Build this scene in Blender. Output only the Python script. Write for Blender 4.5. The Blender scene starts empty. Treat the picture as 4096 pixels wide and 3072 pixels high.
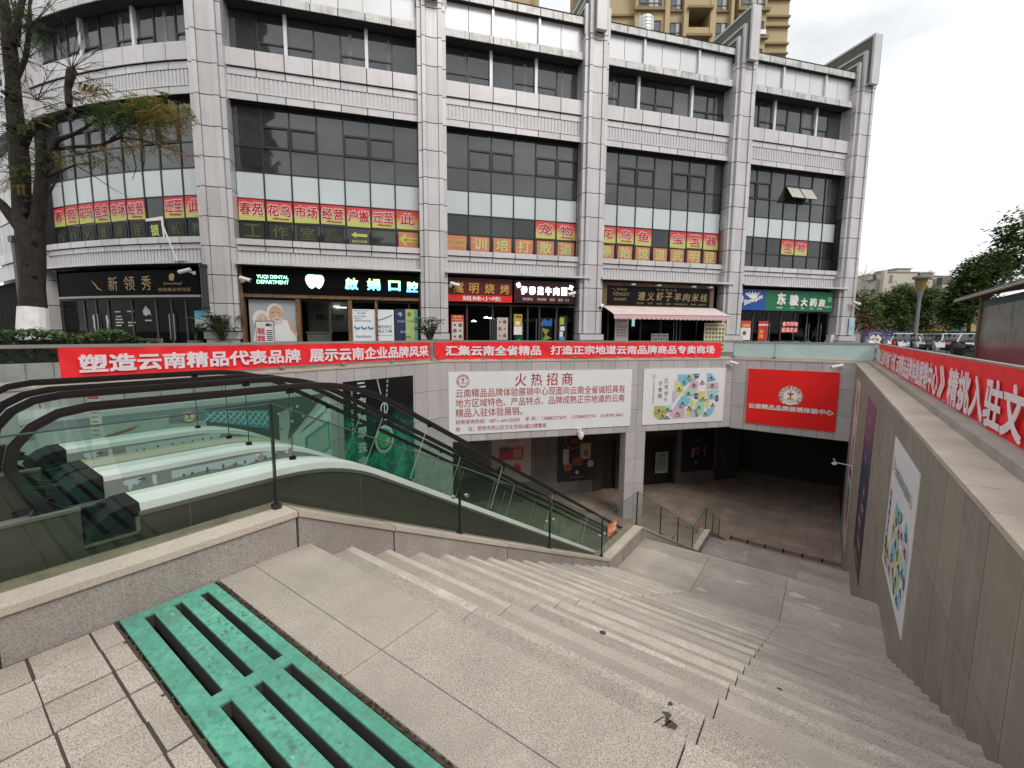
import bpy, bmesh, math, random
from mathutils import Vector, Matrix
R = math.radians
sc = bpy.context.scene
COL = sc.collection
rnd = random.Random(7)

# ------------------------------------------------------------------ materials
def nmat(name):
    m = bpy.data.materials.new(name); m.use_nodes = True
    nt = m.node_tree; nt.nodes.clear()
    out = nt.nodes.new('ShaderNodeOutputMaterial')
    return m, nt, out
def N(nt, kind, **kw):
    n = nt.nodes.new(kind)
    for k, v in kw.items():
        if k.startswith('_'): setattr(n, k[1:], v)
        else: n.inputs[k.replace('__', ' ')].default_value = v
    return n
def rgba(c): return (c[0], c[1], c[2], 1)
def mix(nt, fac, a, b, mode='MIX'):
    n = nt.nodes.new('ShaderNodeMix'); n.data_type = 'RGBA'; n.blend_type = mode
    for sock, v in ((n.inputs[0], fac), (n.inputs[6], a), (n.inputs[7], b)):
        if hasattr(v, 'default_value') or hasattr(v, 'links'): nt.links.new(v, sock)
        elif isinstance(v, tuple): sock.default_value = rgba(v)
        else: sock.default_value = v
    return n.outputs[2]
def ramp(nt, src, stops):
    n = nt.nodes.new('ShaderNodeValToRGB'); nt.links.new(src, n.inputs[0])
    el = n.color_ramp.elements
    while len(el) < len(stops): el.new(.5)
    for e, (p, c) in zip(el, stops): e.position = p; e.color = rgba(c) if isinstance(c, tuple) else (c, c, c, 1)
    return n.outputs[0]
def coords(nt, scale=(1, 1, 1), rot=0):
    g = nt.nodes.new('ShaderNodeNewGeometry')
    mp = nt.nodes.new('ShaderNodeMapping'); nt.links.new(g.outputs['Position'], mp.inputs['Vector'])
    mp.inputs['Scale'].default_value = scale; mp.inputs['Rotation'].default_value = (0, 0, rot)
    return mp.outputs[0]
def noise(nt, vec, scale, detail=4, rough=.6):
    n = nt.nodes.new('ShaderNodeTexNoise'); nt.links.new(vec, n.inputs['Vector'])
    n.inputs['Scale'].default_value = scale; n.inputs['Detail'].default_value = detail; n.inputs['Roughness'].default_value = rough
    return n.outputs[0]
MATS = {}
def M(name, col=(.5, .5, .5), rough=.6, metal=0, var=.12, nscale=3, island=.0, grime=0, gcol=(.12, .11, .08), speck=0,
      sscale=160, bump=0, bscale=40, spec=.5, streak=0, emit=None, estr=0, stain=0):
    """weathered paint / stone / metal: base colour, slow noise, per-panel shift, speckle, streaks of dirt"""
    if name in MATS: return MATS[name]
    m, nt, out = nmat(name); L = nt.links.new
    p = N(nt, 'ShaderNodeBsdfPrincipled'); p.inputs['Roughness'].default_value = rough; p.inputs['Metallic'].default_value = metal
    p.inputs['Specular IOR Level'].default_value = spec
    v = coords(nt); c = col
    if var:
        f = noise(nt, v, nscale)
        c = mix(nt, ramp(nt, f, [(.3, 0.), (.7, 1.)]), tuple(x * (1 - var) for x in col), tuple(min(1, x * (1 + var)) for x in col))
    if island:
        g = nt.nodes.new('ShaderNodeNewGeometry')
        s = ramp(nt, g.outputs['Random Per Island'], [(0, 1 - island), (1, 1 + island * .6)])
        c = mix(nt, 1., c, s, 'MULTIPLY')
    if speck:
        f = noise(nt, v, sscale, 2, .7)
        c = mix(nt, 1., c, ramp(nt, f, [(.36, 1 - speck), (.5, 1.), (.64, 1 + speck * .45)]), 'MULTIPLY')
    if stain:
        f = noise(nt, v, .9, 6, .65)
        f2 = noise(nt, coords(nt, (1.3, .7, 1)), 2.3, 7, .7)
        c = mix(nt, ramp(nt, f, [(.48, 0.), (.66, stain)]), c, tuple(x * .62 for x in col))
        c = mix(nt, ramp(nt, f2, [(.6, 0.), (.72, stain * .6)]), c, tuple(min(1, x * 1.35 + .03) for x in col))
    if streak:
        f = noise(nt, coords(nt, (6, 6, .25)), 1.0, 5, .6)
        c = mix(nt, ramp(nt, f, [(.52, 0.), (.75, streak)]), c, gcol)
    if grime:
        f = noise(nt, coords(nt, (1.2, 1.2, 2.5)), 1.1, 6, .7)
        c = mix(nt, ramp(nt, f, [(.5, 0.), (.72, grime)]), c, gcol)
    if hasattr(c, 'links'): L(c, p.inputs['Base Color'])
    else: p.inputs['Base Color'].default_value = rgba(c)
    if bump:
        b = nt.nodes.new('ShaderNodeBump'); b.inputs['Strength'].default_value = bump; b.inputs['Distance'].default_value = .01
        L(noise(nt, v, bscale, 5), b.inputs['Height']); L(b.outputs[0], p.inputs['Normal'])
    if emit:
        p.inputs['Emission Color'].default_value = rgba(emit); p.inputs['Emission Strength'].default_value = estr
    L(p.outputs[0], out.inputs[0]); MATS[name] = m
    return m
def flat(name, col, rough=.6, emit=0):
    return M(name, col, rough, var=.05, nscale=5, emit=col if emit else None, estr=emit)
def glass(name, tint, refl=1.0, rough=.0, f0=.05):
    """thin sheet: tinted see-through with a Fresnel reflection"""
    m, nt, out = nmat(name)
    t = N(nt, 'ShaderNodeBsdfTransparent'); t.inputs[0].default_value = rgba(tint)
    g = N(nt, 'ShaderNodeBsdfGlossy'); g.inputs['Roughness'].default_value = rough; g.inputs['Color'].default_value = (refl, refl, refl, 1)
    lw = N(nt, 'ShaderNodeLayerWeight'); pw = N(nt, 'ShaderNodeMath', _operation='POWER'); nt.links.new(lw.outputs['Facing'], pw.inputs[0]); pw.inputs[1].default_value = 5
    fr = N(nt, 'ShaderNodeMath', _operation='MULTIPLY_ADD'); nt.links.new(pw.outputs[0], fr.inputs[0]); fr.inputs[1].default_value = .75; fr.inputs[2].default_value = f0
    mx = N(nt, 'ShaderNodeMixShader'); nt.links.new(fr.outputs[0], mx.inputs[0]); nt.links.new(t.outputs[0], mx.inputs[1]); nt.links.new(g.outputs[0], mx.inputs[2])
    nt.links.new(mx.outputs[0], out.inputs[0]); MATS[name] = m
    return m
def vramp(name, stops, z0, z1, rough=.5, emit=0, nz=.15):
    """a print whose colour changes from its top to its bottom edge (printed, not lit)"""
    m, nt, out = nmat(name); p = N(nt, 'ShaderNodeBsdfPrincipled'); p.inputs['Roughness'].default_value = rough
    g = nt.nodes.new('ShaderNodeNewGeometry'); s = nt.nodes.new('ShaderNodeSeparateXYZ'); nt.links.new(g.outputs['Position'], s.inputs[0])
    mr = N(nt, 'ShaderNodeMapRange'); nt.links.new(s.outputs[2], mr.inputs[0]); mr.inputs[1].default_value = z0; mr.inputs[2].default_value = z1
    ad = N(nt, 'ShaderNodeMath', _operation='MULTIPLY_ADD'); nt.links.new(noise(nt, coords(nt), 2.2, 3), ad.inputs[0]); ad.inputs[1].default_value = nz * 2
    sb = N(nt, 'ShaderNodeMath', _operation='SUBTRACT'); nt.links.new(mr.outputs[0], sb.inputs[0]); sb.inputs[1].default_value = nz
    nt.links.new(sb.outputs[0], ad.inputs[2])
    c = ramp(nt, ad.outputs[0], stops); nt.links.new(c, p.inputs['Base Color'])
    if emit: nt.links.new(c, p.inputs['Emission Color']); p.inputs['Emission Strength'].default_value = emit
    nt.links.new(p.outputs[0], out.inputs[0]); MATS[name] = m
    return m

# ------------------------------------------------------------------ mesh builder
def ident(x, y, z): return (x, y, z)
class MB:
    """collects boxes, sheets, tubes and lettering (in a local frame f) into ONE mesh"""
    def __init__(s, f=ident): s.f = f; s.v = []; s.p = []; s.mi = []
    def face(s, pts, m=0, raw=False):
        k = len(s.v); s.v += [tuple(q) if raw else s.f(*q) for q in pts]; s.p.append(list(range(k, k + len(pts)))); s.mi.append(m)
    def box(s, x0, x1, y0, y1, z0, z1, m=0):
        c = [(x0, y0, z0), (x1, y0, z0), (x1, y1, z0), (x0, y1, z0), (x0, y0, z1), (x1, y0, z1), (x1, y1, z1), (x0, y1, z1)]
        k = len(s.v); s.v += [s.f(*q) for q in c]
        for q in ((0, 3, 2, 1), (4, 5, 6, 7), (0, 1, 5, 4), (1, 2, 6, 5), (2, 3, 7, 6), (3, 0, 4, 7)):
            s.p.append([k + i for i in q]); s.mi.append(m)
    def long(s, x0, x1, y0, y1, z0, z1, m=0, step=1.2):
        n = max(1, int(math.ceil((x1 - x0) / step)))
        for i in range(n): s.box(x0 + (x1 - x0) * i / n, x0 + (x1 - x0) * (i + 1) / n, y0, y1, z0, z1, m)
    def prism(s, pts, a, b, axis=0, m=0):
        """polygon pts (2D) extruded along axis from a to b"""
        def mk(t, q): return ((t, q[0], q[1]), (q[0], t, q[1]), (q[0], q[1], t))[axis]
        k = len(s.v); n = len(pts)
        s.v += [s.f(*mk(a, q)) for q in pts] + [s.f(*mk(b, q)) for q in pts]
        s.p += [[k + i for i in range(n)], [k + n + i for i in reversed(range(n))]]; s.mi += [m, m]
        for i in range(n):
            j = (i + 1) % n; s.p.append([k + i, k + j, k + n + j, k + n + i]); s.mi.append(m)
    def ribbon(s, path, a, b, off0, off1, m=0):
        """path of (y,z) points; a solid strip from x=a..b whose section spans off0..off1 along the path normal"""
        n = len(path); lo = []; hi = []
        for i, (y, z) in enumerate(path):
            p0 = path[max(0, i - 1)]; p1 = path[min(n - 1, i + 1)]
            ty, tz = p1[0] - p0[0], p1[1] - p0[1]; l = math.hypot(ty, tz) or 1
            ny, nz = -tz / l, ty / l
            lo.append((y + ny * off0, z + nz * off0)); hi.append((y + ny * off1, z + nz * off1))
        for i in range(n - 1):
            q = [(a,) + lo[i], (b,) + lo[i], (b,) + hi[i], (a,) + hi[i], (a,) + lo[i + 1], (b,) + lo[i + 1], (b,) + hi[i + 1], (a,) + hi[i + 1]]
            k = len(s.v); s.v += [s.f(*w) for w in q]
            fs = [(0, 1, 5, 4), (1, 2, 6, 5), (2, 3, 7, 6), (3, 0, 4, 7)]
            if i == 0: fs.append((0, 3, 2, 1))
            if i == n - 2: fs.append((4, 5, 6, 7))
            for w in fs: s.p.append([k + t for t in w]); s.mi.append(m)
    def tube(s, pts, r, m=0, seg=8, caps=True):
        pts = [Vector(s.f(*q)) for q in pts]; rr = r if isinstance(r, (list, tuple)) else [r] * len(pts)
        rings = []; up = None
        for i, q in enumerate(pts):
            t = (pts[min(i + 1, len(pts) - 1)] - pts[max(i - 1, 0)]).normalized()
            if up is None: up = Vector((0, 0, 1)) if abs(t.z) < .9 else Vector((1, 0, 0))
            u = t.cross(up).normalized(); w = u.cross(t).normalized(); up = w
            k = len(s.v); rings.append(k)
            s.v += [tuple(q + (u * math.cos(2 * math.pi * j / seg) + w * math.sin(2 * math.pi * j / seg)) * rr[i]) for j in range(seg)]
        for a, b in zip(rings, rings[1:]):
            for j in range(seg): s.p.append([a + j, a + (j + 1) % seg, b + (j + 1) % seg, b + j]); s.mi.append(m)
        if caps: s.p.append([rings[0] + j for j in reversed(range(seg))]); s.p.append([rings[-1] + j for j in range(seg)]); s.mi += [m, m]
    def disc(s, cx, cz, r, o, m=0, seg=28, rx=None):
        s.face([(cx + (rx or r) * math.cos(2 * math.pi * j / seg), o, cz + r * math.sin(2 * math.pi * j / seg)) for j in range(seg)], m)
    def ring(s, cx, cz, r0, r1, o, m=0, seg=32, rx=1):
        for j in range(seg):
            a, b = 2 * math.pi * j / seg, 2 * math.pi * (j + 1) / seg
            s.face([(cx + rx * r * math.cos(t), o, cz + r * math.sin(t)) for r, t in ((r0, a), (r1, a), (r1, b), (r0, b))], m)
    def poly(s, pts, o, m=0): s.face([(x, o, z) for x, z in pts], m)
    def rect(s, x0, x1, z0, z1, o, m=0): s.poly([(x0, z0), (x1, z0), (x1, z1), (x0, z1)], o, m)
    def sheet(s, x0, x1, z0, z1, o, nx, nz, wob, m=0, sag=0):
        """cloth: a grid whose depth ripples"""
        k = len(s.v); ph = [rnd.uniform(0, 6) for _ in range(6)]
        for j in range(nz + 1):
            for i in range(nx + 1):
                u, t = i / nx, j / nz; x = x0 + (x1 - x0) * u
                zz = z0 + (z1 - z0) * t + sag * (math.sin(u * 9 + ph[0]) * .5 + math.sin(u * 23 + ph[1]) * .3) * (1 - t)
                oo = o + wob * (math.sin(x * 2.1 + ph[2] + t * 2) + .6 * math.sin(x * 5.3 + ph[3] - t * 3) + .5 * math.sin(x * 11 + t * 7 + ph[4])) * .5
                s.v.append(s.f(x, oo, zz))
        for j in range(nz):
            for i in range(nx):
                a = k + j * (nx + 1) + i; s.p.append([a, a + 1, a + nx + 2, a + nx + 1]); s.mi.append(m)
    def text(s, body, x0, x1, z0, z1, o, m=0, bold=0., deep=0., map2=None, shear=0.):
        if bold:
            b = bold * (z1 - z0)
            for i, (dx, dz) in enumerate(((-b, -b), (b, -b), (-b, b), (b, b))): s.text(body, x0 + b + dx, x1 - b + dx, z0 + b + dz, z1 - b + dz, o + i * .0007, m, 0, deep, map2, shear)
            return
        vs, ps = glyphs(body, bold)
        ax, bx, az, bz = min(v[0] for v in vs), max(v[0] for v in vs), min(v[1] for v in vs), max(v[1] for v in vs)
        def tr(v, oo):
            u, t = (v[0] - ax) / ((bx - ax) or 1), (v[1] - az) / ((bz - az) or 1)
            x, z = x0 + (x1 - x0) * u + shear * t, z0 + (z1 - z0) * t
            if map2: x, z = map2(x, z)
            return s.f(x, oo, z)
        k = len(s.v); s.v += [tr(v, o + deep) for v in vs]
        for p in ps: s.p.append([k + i for i in p]); s.mi.append(m)
        if deep:
            cnt = {}
            for p in ps:
                for a, b in zip(p, p[1:] + p[:1]): cnt[(a, b)] = cnt.get((a, b), 0) + 1
            k2 = len(s.v); s.v += [tr(v, o) for v in vs]
            for (a, b) in cnt:
                if (b, a) not in cnt: s.p.append([k + a, k + b, k2 + b, k2 + a]); s.mi.append(m)
    def build(s, name, mats, parent=None, loc=None, smooth=False):
        me = bpy.data.meshes.new(name)
        root = parent
        off = Vector((0, 0, 0))
        if parent is not None:
            r = parent
            while r.parent: r = r.parent
            off = Vector(r.location)
        elif loc is not None: off = Vector(loc)
        me.from_pydata([(v[0] - off.x, v[1] - off.y, v[2] - off.z) for v in s.v], [], s.p)
        for mt in (mats if isinstance(mats, (list, tuple)) else [mats]): me.materials.append(mt)
        me.polygons.foreach_set('material_index', s.mi)
        if smooth: me.polygons.foreach_set('use_smooth', [True] * len(s.p))
        me.update()
        o = bpy.data.objects.new(name, me); COL.objects.link(o)
        if parent is not None: o.parent = parent
        elif loc is not None: o.location = loc
        return o
_txt = {}
_tc = bpy.data.curves.new('lettering_source', 'FONT'); _tc.size = 1; _to = bpy.data.objects.new('lettering_source', _tc); COL.objects.link(_to)
def glyphs(body, bold):
    k = (body, bold)
    if k not in _txt:
        _tc.body = body; _tc.offset = bold; _tc.resolution_u = 3
        me = bpy.data.meshes.new_from_object(_to.evaluated_get(bpy.context.evaluated_depsgraph_get()))
        _txt[k] = ([tuple(v.co[:2]) for v in me.vertices], [list(p.vertices) for p in me.polygons])
        bpy.data.meshes.remove(me)
    return _txt[k]
def thing(name, label, cat, loc, group=None):
    o = bpy.data.objects.new(name, None); COL.objects.link(o); o.location = loc; o.empty_display_size = .2
    return tag(o, label, cat, group)
def tag(o, label=None, cat=None, group=None, kind=None):
    if label: o['label'] = label
    if cat: o['category'] = cat
    if group: o['group'] = group
    if kind: o['kind'] = kind
    return o
def dup(root, loc, label=None, rot=None):
    r = root.copy(); COL.objects.link(r); r.location = loc
    if rot is not None: r.rotation_euler = (0, 0, rot)
    if label: r['label'] = label
    for ch in list(root.children):
        c = ch.copy(); COL.objects.link(c); c.parent = r
        for g in list(ch.children):
            d = g.copy(); COL.objects.link(d); d.parent = c
    return r

# ------------------------------------------------------------------ frames of the place
CAM = Vector((0, 0, 1.3587)); FPX, YAW, PITCH, ROLL = 1757.67663, .625536113, .114213192, .00695330301
A = R(39.3154); DX, DY = math.sin(A), math.cos(A); NX, NY = -math.cos(A), math.sin(A)
WF, WC = 24.0, 16.13            # distance from the eye to the shop front and to the sunken court's long wall
BEND = -8.62                    # where the front starts to curve
_arc = [(DX * BEND + NX * WF, DY * BEND + NY * WF, 30.0)]
for _i in range(400):
    x, y, th = _arc[-1]; _arc.append((x - .05 * math.cos(R(th)), y - .05 * math.sin(R(th)), max(4, th - .05 * 15 / 9)))
def FAC(s, o, z):
    if s >= BEND: return (DX * s + NX * (WF - o), DY * s + NY * (WF - o), z)
    t = (BEND - s) / .05; i = min(398, int(t)); f = t - i
    x0, y0, a0 = _arc[i]; x1, y1, a1 = _arc[i + 1]
    x, y, th = x0 + (x1 - x0) * f, y0 + (y1 - y0) * f, R(a0)
    return (x + o * math.sin(th), y - o * math.cos(th), z)
def CW(s, o, z): return (DX * s + NX * (WC - o), DY * s + NY * (WC - o), z)
def RED(x, o, z): return (x, 21.3 - o, z)
def LW(y, o, z): return (-11.5 + o, y, z)
def RW(s, o, z): return (.85 - o, -s, z)
_cy, _sy, _cp, _sp, _cr, _sr = math.cos(YAW), math.sin(YAW), math.cos(PITCH), math.sin(PITCH), math.cos(ROLL), math.sin(ROLL)
FW = Vector((-_sy * _cp, _cy * _cp, -_sp)); RT = Vector((_cy, _sy, 0)); UP = RT.cross(FW)
RT, UP = _cr * RT + _sr * UP, -_sr * RT + _cr * UP
def at(u, v, depth):
    """world point seen at photo pixel u,v at that depth (metres along the view)"""
    return CAM + (FW + RT * ((u - 2048) / FPX) - UP * ((v - 1536) / FPX)) * depth
ZG = .30                        # street level round the sunken court
ZF = -6.45                      # court floor
# ------------------------------------------------------------------ camera, light, sky
cam = bpy.data.cameras.new('camera'); co = bpy.data.objects.new('camera', cam); COL.objects.link(co); sc.camera = co
cam.sensor_width = 36; cam.lens = 36 * FPX / 4096; cam.clip_start = .02; cam.clip_end = 2000
mw = Matrix.Identity(4)
for i in range(3): mw[i][0], mw[i][1], mw[i][2], mw[i][3] = RT[i], UP[i], -FW[i], CAM[i]
co.matrix_world = mw
w = bpy.data.worlds.new('World'); sc.world = w; w.use_nodes = True; nt = w.node_tree; nt.nodes.clear()
out = nt.nodes.new('ShaderNodeOutputWorld'); bg = nt.nodes.new('ShaderNodeBackground'); nt.links.new(bg.outputs[0], out.inputs[0])
SUN_EL, SUN_AZ = R(48), R(113)
sky = nt.nodes.new('ShaderNodeTexSky'); sky.sky_type = 'NISHITA'; sky.sun_disc = False; sky.sun_elevation = SUN_EL; sky.sun_rotation = SUN_AZ
sky.air_density = 1.0; sky.dust_density = 3
tcn = nt.nodes.new('ShaderNodeTexCoord'); mp = nt.nodes.new('ShaderNodeMapping'); nt.links.new(tcn.outputs['Generated'], mp.inputs[0]); mp.inputs['Scale'].default_value = (1.1, 1.1, 3.2)
f = noise(nt, mp.outputs[0], 1.6, 6, .55)
cloud = ramp(nt, f, [(.32, (6.3, 6.4, 6.7)), (.46, (8.6, 8.75, 8.8)), (.60, (10.6, 10.6, 10.4))])
sky_mix = mix(nt, .9, sky.outputs[0], cloud)
nt.links.new(sky_mix, bg.inputs[0]); bg.inputs[1].default_value = .095
sl = bpy.data.lights.new('sun', 'SUN'); sl.energy = 1.4; sl.angle = R(25); sl.color = (1, .96, .90)
so = bpy.data.objects.new('sun', sl); COL.objects.link(so)
so.rotation_euler = Vector((math.sin(SUN_AZ) * math.cos(SUN_EL), math.cos(SUN_AZ) * math.cos(SUN_EL), math.sin(SUN_EL))).to_track_quat('Z', 'Y').to_euler()
vs = sc.view_settings; vs.view_transform = 'Standard'; vs.look = 'None'; vs.exposure = .38; vs.gamma = 1; vs.use_curve_mapping = False
sc.cycles.max_bounces = 8; sc.cycles.diffuse_bounces = 4; sc.cycles.glossy_bounces = 4; sc.cycles.transparent_max_bounces = 24
sc.cycles.use_denoising = True

# ------------------------------------------------------------------ shared materials
GRANITE = M('granite', (.405, .358, .312), .8, var=.12, nscale=1.7, island=.20, speck=.55, sscale=190, stain=.7, spec=.3, grime=.2, gcol=(.25, .215, .175))
NOSE = M('worn_nosing', (.465, .412, .355), .75, var=.18, nscale=5, island=.2, speck=.5, sscale=190, stain=.5, spec=.3)
INNER = M('tread_grime_shade', (.345, .302, .26), .85, var=.2, nscale=5, island=.2, speck=.5, sscale=190, spec=.2)  # grime at the tread's back, with the corner shade in its colour too
GRANITE_D = M('granite_wall', (.33, .295, .265), .75, var=.10, nscale=2, island=.08, speck=.5, sscale=190, streak=.3, stain=.4)
RWALL = M('streaked_granite', (.255, .222, .183), .78, var=.10, nscale=1.2, island=.12, speck=.32, sscale=200, streak=.6, gcol=(.36, .325, .275), grime=.5)
COPING = M('coping_stone', (.47, .41, .345), .65, var=.1, nscale=3, island=.10, speck=.2, sscale=120, stain=.4)
PAVER = M('split_paver', (.43, .37, .32), .85, var=.12, nscale=6, island=.10, speck=.5, sscale=170, bump=.5, bscale=70, stain=.3)
TILE = M('wall_tile', (.46, .43, .43), .55, var=.06, nscale=2, island=.10, speck=.12, sscale=90, streak=.2, gcol=(.3, .28, .26))
JOINT = M('joint', (.055, .048, .04), .9, var=.2)
CONC = M('concrete', (.30, .28, .26), .85, var=.15, nscale=2)
SOIL = M('soil', (.06, .045, .03), .95, var=.3, nscale=20, bump=.6, bscale=60)
BLACK = M('black_void', (.006, .006, .007), .8, var=.1, spec=.1)
DARK = M('dark_metal', (.03, .03, .032), .4, var=.2, metal=.3)
STEEL = M('brushed_steel', (.55, .55, .54), .32, var=.1, metal=.9)
WHITE = M('white_paint', (.78, .77, .75), .4, var=.04)
WPRINT = M('white_print', (.74, .745, .76), .45, var=.03, nscale=1)
REDP = M('red_print', (.72, .012, .012), .5, var=.06, nscale=1.3)
BANRED = M('red_cloth', (.84, .013, .02), .65, var=.08, nscale=1.5, bump=.15, bscale=9)
INKW = flat('ink_white', (.80, .70, .74), .6)
INKK = flat('ink_black', (.02, .02, .022), .5)
INKR = flat('ink_red', (.40, .02, .025), .5)
# ------------------------------------------------------------------ ground
CP = [CW(1.5, 0, 0)[:2], (-3.41, 21.3), (.85, 21.3)]           # court corners: left-back, red-wall corner, right-back
g = MB()
def gface(p, z): g.face([(x, y, z) for x, y in p])
BIG = 900
lb = CP[0]
gface([(-BIG, -BIG), (-11.9, -BIG), (-11.9, lb[1]), (-BIG, lb[1])], ZG)
lbo = CW(1.3, -.38, 0)[:2]; rbo = CW(14.6, -.38, 0)[:2]
gface([(-BIG, lb[1]), (-11.9, lb[1]), lbo, rbo, (-BIG, BIG)], ZG)
gface([rbo, (.85, 21.68), (1.25, 21.68), (BIG, 21.68), (BIG, BIG), (-BIG, BIG)], ZG)
gface([(1.25, -4), (BIG, -4), (BIG, 21.68), (1.25, 21.68)], ZG)
gface([(1.25, -BIG), (BIG, -BIG), (BIG, -4), (1.25, -4)], ZG)
ASPH = M('street_surface', (.16, .155, .15), .9, var=.12, nscale=.6, speck=.2, sscale=60, stain=.3)
tag(g.build('street_ground', ASPH), kind='structure')
p = MB(); p.face([(-11.9, -BIG, -.004), (1.25, -BIG, -.004), (1.25, .45, -.004), (-2.63, .45, -.004), (-2.63, .05, -.004), (-11.9, .05, -.004)])
tag(p.build('plaza_ground', JOINT), kind='structure')
# rough split pavers, joint lines follow the kerb
p = MB()
for r_, (y0, y1) in enumerate([(.388, .462)] + [(.19 - .194 * k, .19 - .194 * k + .186) for k in range(0, 16)]):
    for c in range(22):
        x0 = -2.622 + c * .194 + rnd.uniform(-.002, .002) + (0 if r_ else 0); j = .0035
        a = [rnd.uniform(-.003, .003) for _ in range(4)]; dz = rnd.uniform(-.002, .002)
        p.box(x0 + j + a[0], x0 + .194 - j + a[1], y0 + a[2], y1 + a[3] * .6, -.03, dz)
tag(p.build('rough_paving', PAVER), kind='structure')
p = MB()
p.box(-2.63, 1.2, .452, .474, -.05, -.004); p.box(-2.63, 1.2, .884, .911, -.05, -.012)
for _ in range(700):
    x = rnd.uniform(-2.62, 1.1); y = rnd.choice((rnd.uniform(.886, .915), rnd.uniform(.455, .478))); r = rnd.uniform(.003, .010); z = -.008; p.prism([(x + r * math.cos(a * 1.05) * rnd.uniform(.6, 1.4), y + r * math.sin(a * 1.05) * rnd.uniform(.5, 1)) for a in range(6)], z - .01, z + rnd.uniform(.0, .009), 2)
tag(p.build('dirt_seam', SOIL), kind='structure')
p = MB()      # drain trench under the grate
p.face([(-2.63, .47, -.4), (1.2, .47, -.4), (1.2, .9, -.4), (-2.63, .9, -.4)])
for y in (.474, .888): p.face([(-2.63, y, -.4), (1.2, y, -.4), (1.2, y, -.004), (-2.63, y, -.004)])
p.face([(-2.63, .47, -.4), (-2.63, .9, -.4), (-2.63, .9, 0), (-2.63, .47, 0)])
tag(p.build('drain_trench', M('trench_dirt', (.05, .04, .03), .95, var=.4, nscale=12)), kind='structure')
# leaf litter in the trench
p = MB()
for _ in range(420):
    x, y = rnd.uniform(-2.55, .9), rnd.uniform(.5, .87); a = rnd.uniform(0, 6.3); l = rnd.uniform(.012, .035); z = -.36 + rnd.uniform(0, .1)
    u = (math.cos(a) * l, math.sin(a) * l); v = (-u[1] * .45, u[0] * .45)
    p.face([(x - u[0], y - u[1], z), (x + v[0], y + v[1], z + rnd.uniform(0, .01)), (x + u[0], y + u[1], z + rnd.uniform(-.01, .02)), (x - v[0], y - v[1], z)], rnd.choice((0, 0, 1)))
tag(p.build('leaf_litter', [M('dry_leaf', (.12, .055, .025), .8, var=.4, nscale=30), M('dry_leaf_pale', (.22, .14, .06), .8, var=.3, nscale=30)]), 'brown fallen leaves at the bottom of the drain trench', 'leaves', kind='stuff')
# green grate: a frame with bars, moulded in panels
GREEN = M('green_composite', (.115, .38, .275), .6, var=.18, nscale=7, stain=.9, speck=.25, sscale=38, grime=.75, gcol=(.15, .19, .16), bump=.5, bscale=35, spec=.3)
GBAR = M('grate_side', (.05, .05, .045), .7, var=.2)
t = thing('drain_grate', 'worn green drain grate with long slots at the head of the stairs', 'grate', (-1.0, .69, 0))
p = MB()
X = [-2.622] + [-2.622 + .848 + .86 * k for k in range(5)]
ys = [.483, .560, .600, .676, .712, .788, .826, .879]      # bar, slot, bar, slot, bar, slot, bar
def gb(x0, x1, y0, y1): p.box(x0, x1, y0, y1, -.005, .004, 0); p.box(x0 + .001, x1 - .001, y0 + .0008, y1 - .0008, -.07, -.0052, 1)
x_end = 1.15
for k in (0, 2, 4, 6): gb(-2.622, x_end, ys[k], ys[k + 1])
ribs = [-2.622, -1.775, -.93, -.085, .76]
for k, x in enumerate(ribs):
    w0, w1 = (x, x + .06) if k == 0 else (x - .004, x + .066)
    for q in (1, 3, 5): gb(w0, w1, ys[q] + .0005, ys[q + 1] - .0005)
p.build('slotted_panel', [GREEN, GBAR], t)
p = MB()
for _ in range(150):
    k = rnd.choice((0, 2, 2, 2, 4, 4, 6)); x = rnd.uniform(-2.6, .8) if rnd.random() < .6 else rnd.gauss(-2.15, .22); x = max(-2.6, min(.9, x)); y = rnd.uniform(ys[k] + .012, ys[k + 1] - .012); r = rnd.uniform(.002, .010); a0 = rnd.uniform(0, 3)
    p.face([(x + r * rnd.uniform(.4, 1.5) * 1.7 * math.cos(a0 + j * .785), min(ys[k + 1] - .002, max(ys[k] + .002, y + r * rnd.uniform(.3, 1.2) * math.sin(a0 + j * .785))), .0046 + .0001 * (_ % 7)) for j in range(8)], rnd.choice((0, 0, 0, 1)))
p.build('worn_patch', [M('worn_resin', (.085, .20, .15), .8, var=.3, nscale=30), M('chalky_resin', (.19, .36, .28), .8, var=.3, nscale=30)], t)
# slabs between the grate and the first step
def slabs(mb, x0, x1, y0, y1, z, th, joints, gap=.005):
    xs = [x0] + [j for j in joints if x0 + .05 < j < x1 - .05] + [x1]
    for a, b in zip(xs, xs[1:]): mb.box(a + gap / 2, b - gap / 2, y0, y1, z - th, z + rnd.uniform(-.0008, .0008))
J = [-2.654, -1.476, -.298, .85]
p = MB(); slabs(p, -2.64, 1.24, .909, 1.0925, 0, .04, J); 
tag(p.build('paving_slab', GRANITE), kind='structure')
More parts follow.
